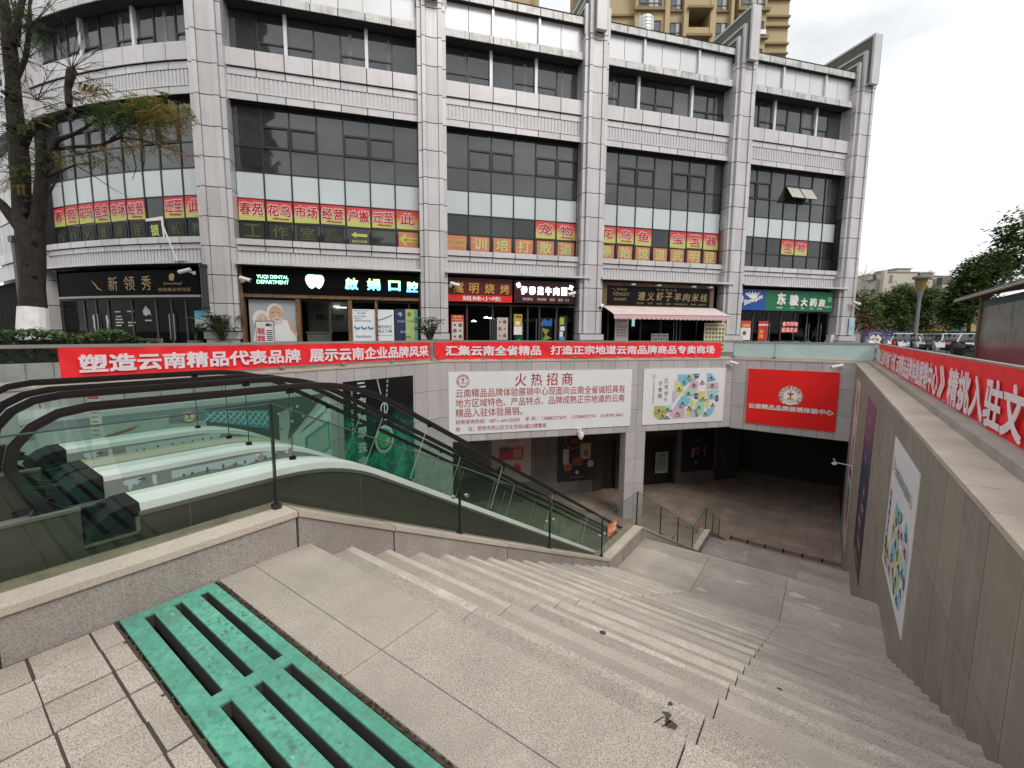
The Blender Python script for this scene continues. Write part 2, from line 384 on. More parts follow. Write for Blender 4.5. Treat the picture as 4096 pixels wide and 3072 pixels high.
# ------------------------------------------------------------------ staircase
T, RS, Y0 = .3138, .15, 1.4355
t_stairs = t = thing('staircase', 'wide grey granite staircase going down in flights into the sunken court', 'staircase', (-1, 6, -2.5))
def step(k0, y_n, z, depth, name='step', joints=J):
    q = MB()
    xs = [-2.66] + [j for j in joints if -2.5 < j < .8] + [.86]
    for a, b in zip(xs, xs[1:]):
        w = rnd.uniform(-.002, .002)
        zz = z + rnd.uniform(-.001, .001)
        if depth > .32: q.box(a + .003, b - .003, y_n - depth + .002, y_n + w, z - .03, zz); continue
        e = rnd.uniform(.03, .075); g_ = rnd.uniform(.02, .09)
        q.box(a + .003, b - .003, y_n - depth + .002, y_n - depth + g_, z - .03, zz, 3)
        q.box(a + .003, b - .003, y_n - depth + g_, y_n - e, z - .03, zz, 0); q.box(a + .003, b - .003, y_n - e, y_n + w, z - .03, zz, rnd.choice((2, 2, 0)))
    q.box(-2.66, .86, y_n - depth, y_n - .012, z - RS, z - .031)
    q.box(-2.66, .86, y_n - depth, y_n - .03, z - .029, z - .012, 1)
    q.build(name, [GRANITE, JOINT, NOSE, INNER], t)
def landing(y0, y1, z):
    q = MB(); ws = [y0, y0 + .32, y0 + (y1 - y0) * .55, y1 - .36, y1] if y1 - y0 > 1.45 else [y0, y0 + .5, y1 - .36, y1]
    for a, b in zip(ws, ws[1:]):
        xs = [-2.66] + [j for j in J if -2.5 < j < .8] + [.86]
        for c, d in zip(xs, xs[1:]): q.box(c + .003, d - .003, a + .0025, b - .0005, z - .03, z + rnd.uniform(-.001, .001))
    q.box(-2.66, .86, y0, y1 - .015, z - RS, z - .031); q.box(-2.66, .86, y0, y1 - .03, z - .0295, z - .012, 1)
    q.build('landing', [GRANITE, JOINT], t)
step(0, Y0, 0, Y0 - 1.0945)
for k in range(1, 17): step(k, Y0 + k * T, -k * RS, T)
y = Y0 + 16 * T; landing(y, 8.07, -17 * RS)
for k in range(1, 16): step(k, 8.07 + k * T, -17 * RS - k * RS, T)
landing(8.07 + 15 * T, 14.376, -33 * RS)
for k in range(1, 10): step(k, 14.376 + k * T, -33 * RS - k * RS, T)
# ------------------------------------------------------------------ court floor
p = MB()
def cell(x0, x1, y0, y1): p.box(x0 + .004, x1 - .004, y0 + .004, y1 - .004, ZF - .03, ZF)
for i in range(30):
    for j in range(42):
        x0, y0 = -17 + i * .8, -.4 + j * .8
        if y0 < 17.2 and x0 > -3.0: continue
        cell(x0, x0 + .8, y0, y0 + .8)
FLOORT = M('court_floor_tile', (.31, .24, .19), .7, var=.2, nscale=1.2, island=.12, stain=.5, grime=.3)
tag(p.build('court_floor', FLOORT), kind='structure')
p = MB(); p.face([(-20, -2, ZF - .012), (8, -2, ZF - .012), (8, 36, ZF - .012), (-20, 36, ZF - .012)]); tag(p.build('court_subfloor', JOINT), kind='structure')
t = thing('channel_drain', 'row of dark drain covers across the court floor at the foot of the stairs', 'drain', (-.8, 18.15, ZF))
p = MB()
for k in range(6): p.box(-2.6 + k * .58, -2.6 + k * .58 + .555, 18.02, 18.3, ZF, ZF + .012)
p.build('cover', M('drain_cover', (.12, .10, .09), .6, var=.2), t)
p = MB()
for k in range(7): p.box(-2.63 + k * .58, -2.61 + k * .58 + .03, 18.0, 18.33, ZF, ZF + .016)
p.build('slot', BLACK, t)
# ------------------------------------------------------------------ tiled retaining walls
def tiles(mb, f0, f1, zs, width=.587, gap=.013, th=.012, m=0, holes=()):
    n = max(1, round((f1 - f0) / width)); w = (f1 - f0) / n
    for i in range(n):
        for a, b in zip(zs, zs[1:]):
            x0, x1 = f0 + i * w, f0 + (i + 1) * w
            if any(x0 + .01 < h[1] and x1 - .01 > h[0] and a + .01 < h[3] and b - .01 > h[2] for h in holes): continue
            mb.box(x0 + gap / 2, x1 - gap / 2, 0, th, a + gap / 2, b - gap / 2, m)
def parapet(mb, f0, f1, m=0, seglen=1.18):
    """coping, kerb on it; o is outward into the court"""
    n = max(1, round((f1 - f0) / seglen)); w = (f1 - f0) / n
    for i in range(n):
        a, b = f0 + i * w + .003, f0 + (i + 1) * w - .003
        mb.box(a, b, -.22, .03, .30, .345, m); mb.box(a, b, -.45, -.222, .25, .42, m)
ZT = [-.71, .294]
def zrows(bottom):
    r = [.296, -.716]; z = -.716
    while z - 1.03 > bottom: z -= 1.03; r.append(z)
    r.append(bottom); return r[::-1]
# long wall: beam over an arcade, one pier in view
t = thing('arcade_wall', 'long grey tiled court wall on a square pier above the dark basement arcade', 'wall', CW(7.9, 0, ZF))
p = MB(CW)
zs = [-2.69, -1.75, -.716, .296]
tiles(p, 1.5, 9.19, zs); tiles(p, 9.19, 10.11, zs, .46); tiles(p, 10.11, 14.3, zs)
p.box(1.5, 14.32, -.30, -.002, -2.68, .296, 1); p.box(1.5, 14.3, -.30, .0, -2.70, -2.682, 0)
p.build('beam', [TILE, JOINT], t)
p = MB(CW); tiles(p, 9.19, 10.11, [ZF, -5.94, -4.9, -3.86, -2.69 - .003], .46)
p.box(9.2, 10.1, -.46, -.002, ZF, -2.71, 0)
p.build('pier', [TILE, JOINT], t)
p = MB(CW); tiles(p, 1.5, 2.0, [ZF, -5.94, -4.9, -3.86, -2.695], .5); p.box(1.2, 2.0, -.46, -.002, ZF, -2.70, 1); p.build('end_pier', [TILE, JOINT], t)
p = MB(CW); tiles(p, 13.95, 14.3, [ZF, -5.94, -4.9, -3.86, -2.695], .35); p.box(13.96, 14.6, -.46, -.002, ZF, -2.70, 1)
p = MB(CW); parapet(p, 1.35, 14.42); p.build('coping', COPING, t)
# arcade inside
t = thing('basement_arcade', 'dark tiled back wall with doorways inside the basement arcade', 'wall', CW(8, -3.4, ZF))
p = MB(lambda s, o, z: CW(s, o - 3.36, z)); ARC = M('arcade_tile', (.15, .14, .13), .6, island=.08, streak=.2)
holes = [(9.85, 10.62, ZF, -3.9), (12.2, 13.98, ZF, -3.9)]
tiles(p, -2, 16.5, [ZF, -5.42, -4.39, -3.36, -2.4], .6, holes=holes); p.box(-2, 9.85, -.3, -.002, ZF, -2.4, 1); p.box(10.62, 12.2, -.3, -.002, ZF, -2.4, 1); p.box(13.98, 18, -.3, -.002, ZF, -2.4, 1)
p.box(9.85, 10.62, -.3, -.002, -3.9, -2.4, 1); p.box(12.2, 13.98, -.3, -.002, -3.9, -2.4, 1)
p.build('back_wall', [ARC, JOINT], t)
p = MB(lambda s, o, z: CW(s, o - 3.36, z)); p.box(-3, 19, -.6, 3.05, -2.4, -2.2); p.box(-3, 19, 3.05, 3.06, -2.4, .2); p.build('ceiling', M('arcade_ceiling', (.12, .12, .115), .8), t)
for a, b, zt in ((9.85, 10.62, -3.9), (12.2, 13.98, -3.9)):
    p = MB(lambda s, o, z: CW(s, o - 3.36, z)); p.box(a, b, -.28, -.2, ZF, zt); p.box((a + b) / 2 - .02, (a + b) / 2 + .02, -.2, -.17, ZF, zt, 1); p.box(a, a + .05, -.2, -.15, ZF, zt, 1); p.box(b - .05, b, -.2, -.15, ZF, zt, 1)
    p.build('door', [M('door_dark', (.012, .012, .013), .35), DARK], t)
# right-back short wall with the red panel
t = thing('red_sign_wall', 'short grey tiled court wall facing the stairs above a dark opening', 'wall', (-1.3, 21.3, ZF))
p = MB(RED); zs = [-2.72, -1.75, -.716, .296]; tiles(p, -3.41, .85, zs, .53); p.box(-3.6, .85, -.3, -.002, -2.71, .296, 1); p.box(-3.4, .85, -.3, 0, -2.74, -2.712, 0); p.build('beam', [TILE, JOINT], t)
p = MB(RED); tiles(p, -3.75, -3.41, [ZF, -5.4, -4.4, -3.4, -2.725], .3)
p = MB(RED); parapet(p, -3.5, 1.2); p.build('coping', COPING, t)
t = thing('basement_passage', 'black unlit passage behind the short court wall', 'wall', (-1.3, 27, ZF))
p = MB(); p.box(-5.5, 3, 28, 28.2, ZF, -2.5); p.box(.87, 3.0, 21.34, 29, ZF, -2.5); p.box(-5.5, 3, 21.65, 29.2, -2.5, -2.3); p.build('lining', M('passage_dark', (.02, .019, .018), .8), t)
# left wall
t = thing('left_court_wall', 'long pale tiled court wall behind the escalators carrying big posters', 'wall', (-11.5, 5.5, ZF))
p = MB(LW); zs = zrows(ZF); tiles(p, -1.0, 11.38, zs); p.box(-1.5, 11.38, -.35, -.002, ZF, .296, 1); p.build('tiled_face', [TILE, JOINT], t)
p = MB(LW); parapet(p, -1.5, 11.5); p.build('coping', COPING, t)
p = MB(); p.box(-11.5, -5.3, -.3, .0, ZF, -.03); p.box(-5.3, -2.66, -.3, .0, ZF, -.6); p.build('end_face', CONC, t)
# right wall
t = thing('right_court_wall', 'tall weathered granite retaining wall along the right side of the stairs', 'wall', (.85, 9, ZF))
p = MB(RW); zs = zrows(ZF)
n = 38
for i in range(n):
    s0 = -21.3 + i * .588
    for a, b in zip(zs, zs[1:]): p.box(s0 + .006, s0 + .588 - .006, 0, .014, a + .006, b - .006)
p.box(-21.3, 1.2, -.4, -.002, ZF, .29, 1)
p.build('granite_face', [RWALL, JOINT], t)
p = MB(RW)
for i in range(38):
    s0 = -21.3 + i * .588; p.box(s0 + .003, s0 + .585, -.32, .028, .298, .34)
p.build('coping', COPING, t)
p = MB(RW)
for i in range(20):
    s0 = -21.3 + i * 1.176; p.box(s0 + .003, s0 + 1.173, -.62, -.322, .2, .43)
p.build('kerb', M('kerb_stone', (.36, .335, .30), .75, var=.1, island=.08, speck=.25, stain=.4), t)
# ------------------------------------------------------------------ stepped kerb beside the stairs, with its glass
prof = [(-.7, .24), (1.36, .24), (6.36, -2.245), (7.87, -2.245), (12.62, -4.68), (14.25, -4.68), (17.3, -6.2)]
def pz(y):
    for (a, za), (b, zb) in zip(prof, prof[1:]):
        if a <= y <= b: return za + (zb - za) * (y - a) / (b - a)
    return prof[-1][1]
t = thing('stair_kerb_wall', 'low speckled granite kerb wall stepping down between stairs and escalators', 'wall', (-2.77, 6, ZF))
joints = [-.7, .115, 1.36, 2.11, 3.6, 5.1, 6.36, 7.0, 7.87, 9.4, 11, 12.62, 14.25, 15.8, 17.3]
p = MB(); q = MB()
for a, b in zip(joints, joints[1:]):
    za, zb = pz(a) - .03, pz(b) - .03
    sl = (zb - za) / (b - a) * .13 if abs(zb - za) > .05 else 0
    p.prism([(a + .008, za), (b - .008, zb), (b - .008, zb - .62), (a + .008, za - .62)], -2.70, -2.645, 0)
    p.prism([(a, za - .03), (b, zb - .03), (b, ZF), (a, ZF)], -2.9, -2.655, 0, 1)
    q.prism([(a + .004, pz(a) + .006), (b - .004, pz(b) + .006), (b - .004, pz(b) - .03), (a + .004, pz(a) - .03)], -2.787, -2.628, 0); q.prism([(a, pz(a) + .004), (b, pz(b) + .004), (b, pz(b) - .03), (a, pz(a) - .03)], -2.91, -2.788, 0, 1)
p.build('kerb_face', [GRANITE_D, M('kerb_core', (.05, .045, .04), .9)], t); q.build('coping', [COPING, M('mossy_strip', (.20, .175, .115), .9, var=.3, nscale=9, speck=.3)], t)
GLS = glass('railing_glass', (.80, .868, .828), .9, f0=.035)
EDGE = M('glass_edge', (.03, .07, .05), .15, var=.1)
t = thing('stair_balustrade', 'green glass balustrade in panels following the kerb down the stairs', 'balustrade', (-2.776, 6, -2))
posts = [-.7, 1.30, 3.0, 4.70, 6.36, 7.95, 9.5, 11.0, 12.62, 14.25, 15.4, 16.6]
for a, b in zip(posts, posts[1:]):
    q = MB(); q.face([(-2.776, a + .006, pz(a) + .02), (-2.776, b - .006, pz(b) + .02), (-2.776, b - .006, pz(b) + .675), (-2.776, a + .006, pz(a) + .675)])
    q.build('glass_panel', GLS, t)
    e = MB(); e.tube([(-2.776, a + .006, pz(a) + .677), (-2.776, b - .006, pz(b) + .677)], .005, seg=5); e.build('edge_strip', EDGE, t)
for y in posts[1:]:
    q = MB(); q.box(-2.788, -2.764, y - .0055, y + .0055, pz(y) + .01, pz(y) + .68); q.box(-2.80, -2.752, y - .022, y + .022, pz(y) + .008, pz(y) + .04); q.build('post', M('dark_post', (.02, .024, .022), .3), t)
q = MB()
for y in (1.3, 3.0, 4.7, 6.36):
    for dy in (-.08, .1):
        if y < 2 or dy > 0: q.prism([(y + dy + .02 * math.cos(j * math.pi / 5), pz(y) + .36 - .06 * (y < 2) * 0 + .02 * math.sin(j * math.pi / 5)) for j in range(10)], -2.79, -2.762, 0)
        else: q.prism([(y + dy + .016 * math.cos(j * math.pi / 5), pz(y + dy) + .36 + .016 * math.sin(j * math.pi / 5)) for j in range(10)], -2.79, -2.762, 0)
q.build('clamp', STEEL, t)
def wsign(name, label, y0, y1, z0, z1, mat, txt, x=-2.762, sh=0):
    o = thing(name, label, 'sign', (x, (y0 + y1) / 2, z0))
    f = lambda s, oo, z: (x + oo, s, z)
    q = MB(f); q.poly([(y0, z0), (y1, z0 + sh), (y1, z1 + sh), (y0, z1)], 0); q.box(y0 + .002, y1 - .002, -.006, -.001, z0 + .004, z1 - .004); q.build('plate', mat, o)
    q = MB(f); q.text(txt, y0 + (y1 - y0) * .45, y1 - .02, z0 + .09, z1 - .03, .003, 0, .02); q.ring(y0 + (y1 - y0) * .22, (z0 + z1) / 2, .035, .045, .003); q.box(y0 + .03, y0 + (y1 - y0) * .4, .001, .003, (z0 + z1) / 2 - .004, (z0 + z1) / 2 + .004)
    q.box(y0 + (y1 - y0) * .45, y1 - .03, .002, .003, z0 + .04, z0 + .07)
    q.build('lettering', INKW, o)
wsign('warning_sign', 'small orange no entry warning sign on the glass beside the first landing', 6.55, 6.92, -1.98, -1.78, flat('orange_print', (.75, .17, .03)), '禁止攀爬')
wsign('warning_sign', 'small red warning sign on the glass beside the lower landing', 13.1, 13.45, -4.42, -4.2, flat('warn_red', (.62, .02, .05)), '禁止')

# litter, tar and mortar marks on the steps
def blot(q, x, y, z, r, m=0, el=1.0, a0=0):
    n = 11; q.face([(x + r * rnd.uniform(.5, 1.2) * math.cos(k * 6.283 / n) * el, y + r * rnd.uniform(.5, 1.2) * math.sin(k * 6.283 / n), z) for k in range(n)], m)
q = MB()
for x, y, k, r in ((-.42, 1.66, 1, .02), (-.40, 1.62, 1, .028), (-.43, 1.72, 1, .012), (-1.0, 2.35, 3, .02), (-.55, 3.5, 7, .03), (-.1, 2.9, 5, .015), (.3, 3.2, 6, .014)): blot(q, x, y, -k * RS + .0025, r)
for a in (-.46, -.43): q.face([(a, 1.58, -RS + .0025), (a + .006, 1.58, -RS + .0025), (a + .03, 1.64, -RS + .0025), (a + .024, 1.64, -RS + .0025)])
q.build('tar_mark', M('tar_mark', (.06, .045, .035), .8), t_stairs)
q = MB()
for x, y, r, e in ((-.15, 7.6, .07, 2.2), (.05, 7.4, .05, 2.6), (.32, 7.1, .06, 2.), (-.9, 7.5, .05, 3), (-1.35, 6.9, .03, 3.2)): blot(q, x, y, -17 * RS + .002, r, 0, e)
q.build('mortar_mark', M('mortar_mark', (.50, .45, .385), .9, var=.2, nscale=14), t_stairs)
q = MB()
for _ in range(46):
    k = rnd.randint(0, 16); x = rnd.uniform(-2.55, .78); y = Y0 + k * T - rnd.uniform(.03, .29); r = rnd.uniform(.002, .005); z = -k * RS + .001
    q.prism([(x + r * math.cos(a) * rnd.uniform(.6, 1.5), y + r * math.sin(a)) for a in (0, 1.2, 2.5, 3.7, 5)], z, z + r * .5, 2)
tag(q.build('step_litter', M('litter', (.07, .055, .04), .9, var=.5)), 'tiny dark crumbs and leaf bits scattered on the granite steps', 'litter', kind='stuff')
# ------------------------------------------------------------------ escalators
S30 = math.tan(R(30))
def epath(zf, yi, zb, y0, y1, tl=.43, n=7):
    """flat at zf, rounded into a 30 degree slope that starts at yi, flat again at zb"""
    yb = yi + (zf - zb) / S30
    def corner(y, z, a0, a1):
        p0 = Vector((y - tl * math.cos(a0), z - tl * math.sin(a0))); p2 = Vector((y + tl * math.cos(a1), z + tl * math.sin(a1))); p1 = Vector((y, z))
        return [tuple(p0 * (1 - t) ** 2 + p1 * 2 * t * (1 - t) + p2 * t * t) for t in [i / n for i in range(n + 1)]]
    a = -R(30)
    return [(y0, zf)] + corner(yi, zf, 0, a) + corner(yb, zb, a, 0) + [(y1, zb)]
def cut(path, ya, yb):
    def on(y):
        for (a, za), (b, zb) in zip(path, path[1:]):
            if a <= y <= b: return (y, za + (zb - za) * (y - a) / ((b - a) or 1))
    return [on(ya)] + [q for q in path if ya + .01 < q[0] < yb - .01] + [on(yb)]
WDECK = M('escalator_deck', (.84, .84, .83), .35, var=.05, nscale=2, grime=.25, gcol=(.4, .39, .36))
CAPM = M('escalator_cap', (.008, .008, .010), .55, var=.2, spec=.12)
RUB = M('handrail_rubber', (.014, .011, .012), .3, var=.2, spec=.6)
CLAD = M('escalator_cladding', (.055, .058, .040), .42, var=.2, nscale=.9, metal=.2, streak=.15, gcol=(.085, .085, .068))
SKIRT = M('escalator_skirt', (.36, .355, .335), .4, var=.1, nscale=1.5, metal=.3)
FILM = M('peeling_film', (.60, .65, .70), .5, var=.1, nscale=4)
STEPM = M('escalator_step', (.20, .205, .19), .45, var=.2, nscale=5, metal=.4)
EGL = glass('escalator_glass', (.90, .94, .922), .9, f0=.022)
EGLG = glass('escalator_glass_green', (.76, .865, .81), .9, f0=.022)
EGLD = glass('escalator_glass_dusty', (.82, .89, .86), .9, f0=.025)
def escalator(label, sx):
    t = thing('escalator', label, 'escalator', (-3.5, 1.0, .28), 'pair of stopped escalators going down')
    f = lambda x, y, z: (x + sx, y, z)
    deck = epath(.43, 1.885, ZF + .43, .675, 15.2); rail = epath(.965, 2.15, ZF + .965, .55, 14.9); stp = epath(.29, 1.82, ZF + .005, -.6, 15.6)
    for (xa, xb, rx) in ((-3.24, -2.98, -3.17), (-4.01, -3.71, -3.87)):
        b = MB(f); b.ribbon(deck, xa, xb, -.045, 0); b.ribbon(deck, xa - .004 if xa < -3.9 else xa + .0, xb, -.075, -.047, 1); b.build('deck', [WDECK, M('deck_trim', (.22, .20, .18), .5, metal=.5)], t)
        cap = [(.676, .433), (.61, .428), (.555, .408), (.505, .37), (.47, .315)]
        b = MB(f); b.ribbon(cap[::-1], xa + .005, xb + .004, -.055, .003); b.prism([(.30, .20), (.674, .20), (.674, .38), (.60, .372), (.545, .35), (.49, .31), (.45, .26), (.30, .25)], xa + .02, xb - .012, 0); b.build('deck_end_cap', CAPM, t, smooth=False)
        nz = [(.47, .40), (.40, .42), (.325, .49), (.265, .59), (.243, .70), (.265, .80), (.335, .89), (.43, .945)]
        full = nz + rail
        b = MB(f)
        hw, hh = .017, .011
        b.ribbon(full, rx - hw, rx + hw, -hh, hh); b.ribbon(full, rx - hw * .7, rx + hw * .7, hh, hh + .006); b.ribbon(full, rx - hw * .55, rx + hw * .55, -hh - .02, -hh)
        b.build('handrail', RUB, t)
        b = MB(f); b.tube([(rx, q[0], q[1]) for q in [(.485, .385), (.36, .415), (.30, .45)]], .022, seg=7); b.build('handrail_inlet', RUB, t)
        # glass between deck and rail, in panes
        seams = [.56, 1.62, 2.72, 3.95, 5.2, 6.4, 7.6, 8.8, 10, 11.2, 12.4, 13.6, 14.8]
        b = MB(f)
        b.face([(rx, y, z) for y, z in ([(.55, .40)] + [(y - .0, z + .0) for y, z in nz[1:]] + [(.55, .95)])]); b.build('glass_pane', EGLD, t)
        for ya, yb in zip(seams, seams[1:]):
            lo = [q for q in deck if ya + .0 <= q[0] <= yb]; b = MB(f)
            def off(y):                     # seams stand square to the slope
                return .0 if y < 1.7 else .27
            N_ = 6
            for i in range(N_):
                u0, u1 = ya + (yb - ya) * i / N_, ya + (yb - ya) * (i + 1) / N_
                g0, g1 = u0 + off(u0) if i or ya > 1.7 else u0, u1 + off(u1)
                if i == 0: g0 += .012
                q = [cut(deck, max(.68, u0), 15.1)[0], cut(deck, max(.68, u1), 15.1)[0]]
                r0, r1 = cut(rail, g0, 14.89)[0], cut(rail, min(14.85, g1), 14.89)[0]
                b.face([(rx, *q[0]), (rx, *q[1]), (rx, *r1), (rx, *r0)])
            b.build('glass_pane', EGLG if ya > 1.6 else EGL if ya > .6 else EGLD, t)
            if ya > .6:
                y2 = ya + off(ya); b = MB(f); b.tube([(rx, *cut(deck, ya, 15.1)[0]), (rx, *cut(rail, y2, 14.89)[0])], .004, seg=5)
                q = cut(deck, ya, 15.1)[0]; b.box(rx - .012, rx + .012, q[0] - .02, q[0] + .02, q[1], q[1] + .025, 1); q = cut(rail, y2, 14.89)[0]; b.box(rx - .01, rx + .01, q[0] - .02, q[0] + .03, q[1] - .05, q[1] - .01, 1)
                b.build('pane_clamp', [EDGE if ya < 1.7 else M('seam', (.26, .32, .29), .3), CAPM], t)
    # inner skirts with torn protective film
    for x, sg in ((-3.27, 1), (-3.70, -1)):
        b = MB(f); b.ribbon(deck, x - .006, x + .006, -.17, -.03)
        b.build('skirt', SKIRT, t)
    b = MB(f); x = -3.692
    def patch(y0, y1, a, c):
        n = 9; up = [(x, y0 + (y1 - y0) * i / n, .385 - rnd.uniform(0, .004)) for i in range(n + 1)]
        dn = [(x, y0 + (y1 - y0) * i / n, .385 - (a + (c - a) * i / n) * rnd.uniform(.6, 1.05)) for i in range(n, -1, -1)]; b.face(up + dn)
    patch(.77, .86, .05, .05); patch(.92, .945, .08, .08); patch(1.03, 1.75, .075, .075); patch(.79, .815, .085, .07)
    b.build('peeling_film', FILM, t)
    b = MB(f)
    for k in range(9):
        yk = 1.08 + k * .085 + rnd.uniform(-.02, .02); hh = rnd.uniform(.012, .032)
        b.face([(x + .002, yk, .335 + hh), (x + .002, yk + .012, .34), (x + .002, yk + .006, .335 - hh), (x + .002, yk - .008, .33)])
    b.box(x, x + .003, .845, .885, .365, .377); b.build('film_hole', M('film_hole', (.12, .12, .12), .7), t)
    # landing plate and steps
    b = MB(f); b.box(-3.70, -3.26, -.6, .60, .20, .288)
    for k in range(22): b.box(-3.695 + k * .0196, -3.695 + k * .0196 + .011, -.3, .60, .2881, .2925)
    b.box(-3.70, -3.26, .601, .78, .2, .285)
    for k in range(30): b.box(-3.697 + k * .0144, -3.697 + k * .0144 + .007, .602, .78, .2851, .292)
    b.build('landing_plate', STEPM, t)
    ys = [.79 + i * .31 for i in range(4)]
    for i, y in enumerate(ys[:3] + [1.72 + j * .30 for j in range(36)]):
        z = cut(stp, y + .15, 15.6)[0][1] - .02
        b = MB(f); b.box(-3.69, -3.28, y, y + .295, z - .19, z - .006)
        for k in range(20): b.box(-3.688 + k * .0205, -3.688 + k * .0205 + .011, y, y + .295, z - .0059, z)
        b.build('step', STEPM, t)
    # outer cladding of the side, with an open inspection notch, and the soffit
    for xo, sgn in ((-2.975, 1), (-4.035, -1)):
        top = cut(epath(.365, 1.86, ZF + .36, .66, 15.2), .67, 15.1)
        b = MB(f)
        b.box(xo - .012, xo, -.7, .447, .0, .468, 0); b.box(xo - .012, xo, .447, .67, .0, .283, 0)
        for (ya, za), (yb, zb) in zip(top, top[1:]):
            lo = lambda y: -.0 if y < 1.25 else max(ZF, -.0 - (y - 1.25) * .585)
            b.prism([(ya, lo(ya)), (yb, lo(yb)), (yb, zb), (ya, za)], xo - .012, xo, 0, 0)
        b.box(xo - .03, xo + .008, -.7, .45, .468, .482, 1); b.box(xo - .02, xo + .008, .447, .665, .268, .283, 1); b.box(xo - .02, xo + .004, .655, .672, .283, .36, 1)
        b.ribbon(top, xo - .02, xo + .010, -.0, .022, 1)
        b.build('side_cladding', [CLAD, M('cladding_trim', (.17, .16, .135), .45, metal=.4)], t)
        if sgn > 0:
            b = MB(f); b.box(xo - .2, xo - .16, .44, .70, .2, .42); b.face([(xo - .16, .447, .28), (xo, .447, .28), (xo, .67, .28), (xo - .16, .67, .28)]); b.face([(xo - .16, .665, .28), (xo, .665, .28), (xo, .665, .37), (xo - .16, .665, .37)]); b.build('inspection_recess', BLACK, t)
            b = MB(f)
            for k in range(12):
                y = .9 + k * 1.15; tp = cut(top, y, 15)[0][1]
                b.box(xo, xo + .0015, y, y + .006, max(ZF, tp - .8), tp)
            b.build('panel_seam', M('panel_seam', (.10, .10, .08), .5), t)
    b = MB(f); b.prism([(-.7, 0), (1.2, -.02), (1.5, -.12), (12.6, ZF + .02), (12.6, ZF + .2), (1.5, .06), (1.2, .12), (-.7, .15)], -4.03, -2.99, 0); b.build('truss', CLAD, t)
    return t
e1 = escalator('nearer stopped escalator with white decks beside the granite kerb wall', 0)
e2 = dup(e1, (-3.5 - 1.08, 1.0, .28), 'farther stopped escalator with white decks on the open side of the court')
dk = [c for c in e2.children if c.name.split('.')[0] == 'deck'][0]; dk.data = dk.data.copy(); dk.data.materials[0] = M('deck_beige', (.50, .47, .38), .4, var=.1, grime=.3)
# upper landing slab between escalators and the left wall
p = MB(); p.box(-5.2, -2.9, -.7, .2, -.3, .0); tag(p.build('landing_floor', CONC), kind='structure')
# standing totem seen through the escalator glass
t = thing('notice_board', 'slim pale notice board with a red top leaning beyond the escalators', 'notice board', at(445, 1830, 4.3))
def sb(u0, v0, u1, v1, D): return at(u0, v0, D), at(u1, v1, D)
b0 = at(400, 1850, 5.4); 
q = MB(lambda x, o, z: (b0.x + x * .75, b0.y + x * .66 - o * .5, z)); q.box(-.055, .065, -.012, .012, -.10, .62); q.build('board', M('totem', (.55, .54, .5), .5), t)
q = MB(lambda x, o, z: (b0.x + x * .75, b0.y + x * .66 - (o) * .5, z)); q.box(-.055, .065, .013, .016, .54, .62); q.text('告', -.04, -.0, .555, .605, .018, 1); q.text('示', .01, .05, .555, .605, .018, 1); q.build('red_header', [flat('totem_red', (.6, .05, .03)), INKW], t)
q = MB(lambda x, o, z: (b0.x + x * .75, b0.y + x * .66 - (o) * .5, z))
for k in range(9): q.box(-.035, .04, .013, .015, .42 - k * .055, .435 - k * .055)
q.build('lettering', flat('totem_ink', (.2, .2, .19)), t)
# ------------------------------------------------------------------ railings round the court, cloth banners
RAILG = glass('clear_rail_glass', (.80, .86, .84), .9)
FROST = M('frosted_panel', (.46, .60, .575), .3, var=.06, nscale=1.2, grime=.25, gcol=(.7, .76, .73))
RAILM = M('rail_metal', (.36, .33, .31), .38, metal=.4, var=.1)
def railing(name, label, f, a, b, o, seams, loc, frosted=()):
    t = thing(name, label, 'railing', loc)
    q = MB(f); q.long(a, b, o - .03, o + .03, 1.035, 1.098, 0, 6); q.build('handrail', RAILM, t)
    for x in seams:
        q = MB(f); q.box(x - .012, x + .012, o - .012, o + .012, .425, 1.035); q.box(x - .06, x + .06, o - .03, o + .08, .422, .47); q.build('post', RAILM, t)
    for x0, x1 in zip(seams, seams[1:]):
        q = MB(f)
        if x0 in frosted: q.box(x0 + .015, x1 - .015, o - .006, o + .006, .43, 1.034)
        else: q.face([(x0 + .015, o, .43), (x1 - .015, o, .43), (x1 - .015, o, 1.034), (x0 + .015, o, 1.034)])
        q.build('glass_panel', FROST if x0 in frosted else RAILG, t)
railing('glass_railing', 'glass railing with a grey tube handrail along the left side of the court', LW, -1.5, 11.25, -.2, [-1.5, .35, 2.2, 4.0, 5.8, 7.6, 9.4, 11.22], (-11.7, 5, .42))
f2 = lambda s, o, z: CW(s, o - .25, z)
railing('glass_railing', 'glass railing on top of the arcade wall in front of the shops', f2, 1.30, 14.55, 0, [1.32, 3.2, 5.05, 6.9, 8.75, 10.6, 12.5, 14.5], CW(8, -.25, .42))
railing('glass_railing', 'short frosted glass railing above the wall with the red panel', lambda s, o, z: RED(s, o - .25, z), -3.5, 1.38, 0, [-3.48, -1.9, 1.36], (-1, 21.55, .42), frosted=(-3.48, -1.9))
railing('glass_railing', 'glass railing along the top of the right court wall', RW, -21.55, 2.5, -.56, [-21.5, -19.9, -18, -16.1, -14.2, -12.3, -10.4, -8.5, -6.6, -4.7, -2.8, -.9, 1.0, 2.5], (1.41, 9, .43), frosted=(-21.5,))
def banner(label, f, a, b, z0, z1, o, texts, loc, bold=.035, clips=True):
    t = thing('cloth_banner', label, 'banner', loc, 'red cloth banners tied to the railings')
    q = MB(f); q.sheet(a, b, z0, z1, o, 160, 10, .022, 0, .022); ob = q.build('cloth', BANRED, t, smooth=True)
    q = MB(f)
    for body, x0, x1, y0, y1 in texts: q.text(body, x0, x1, y0, y1, o + .032, 0, bold)
    q.build('lettering', INKW, t)
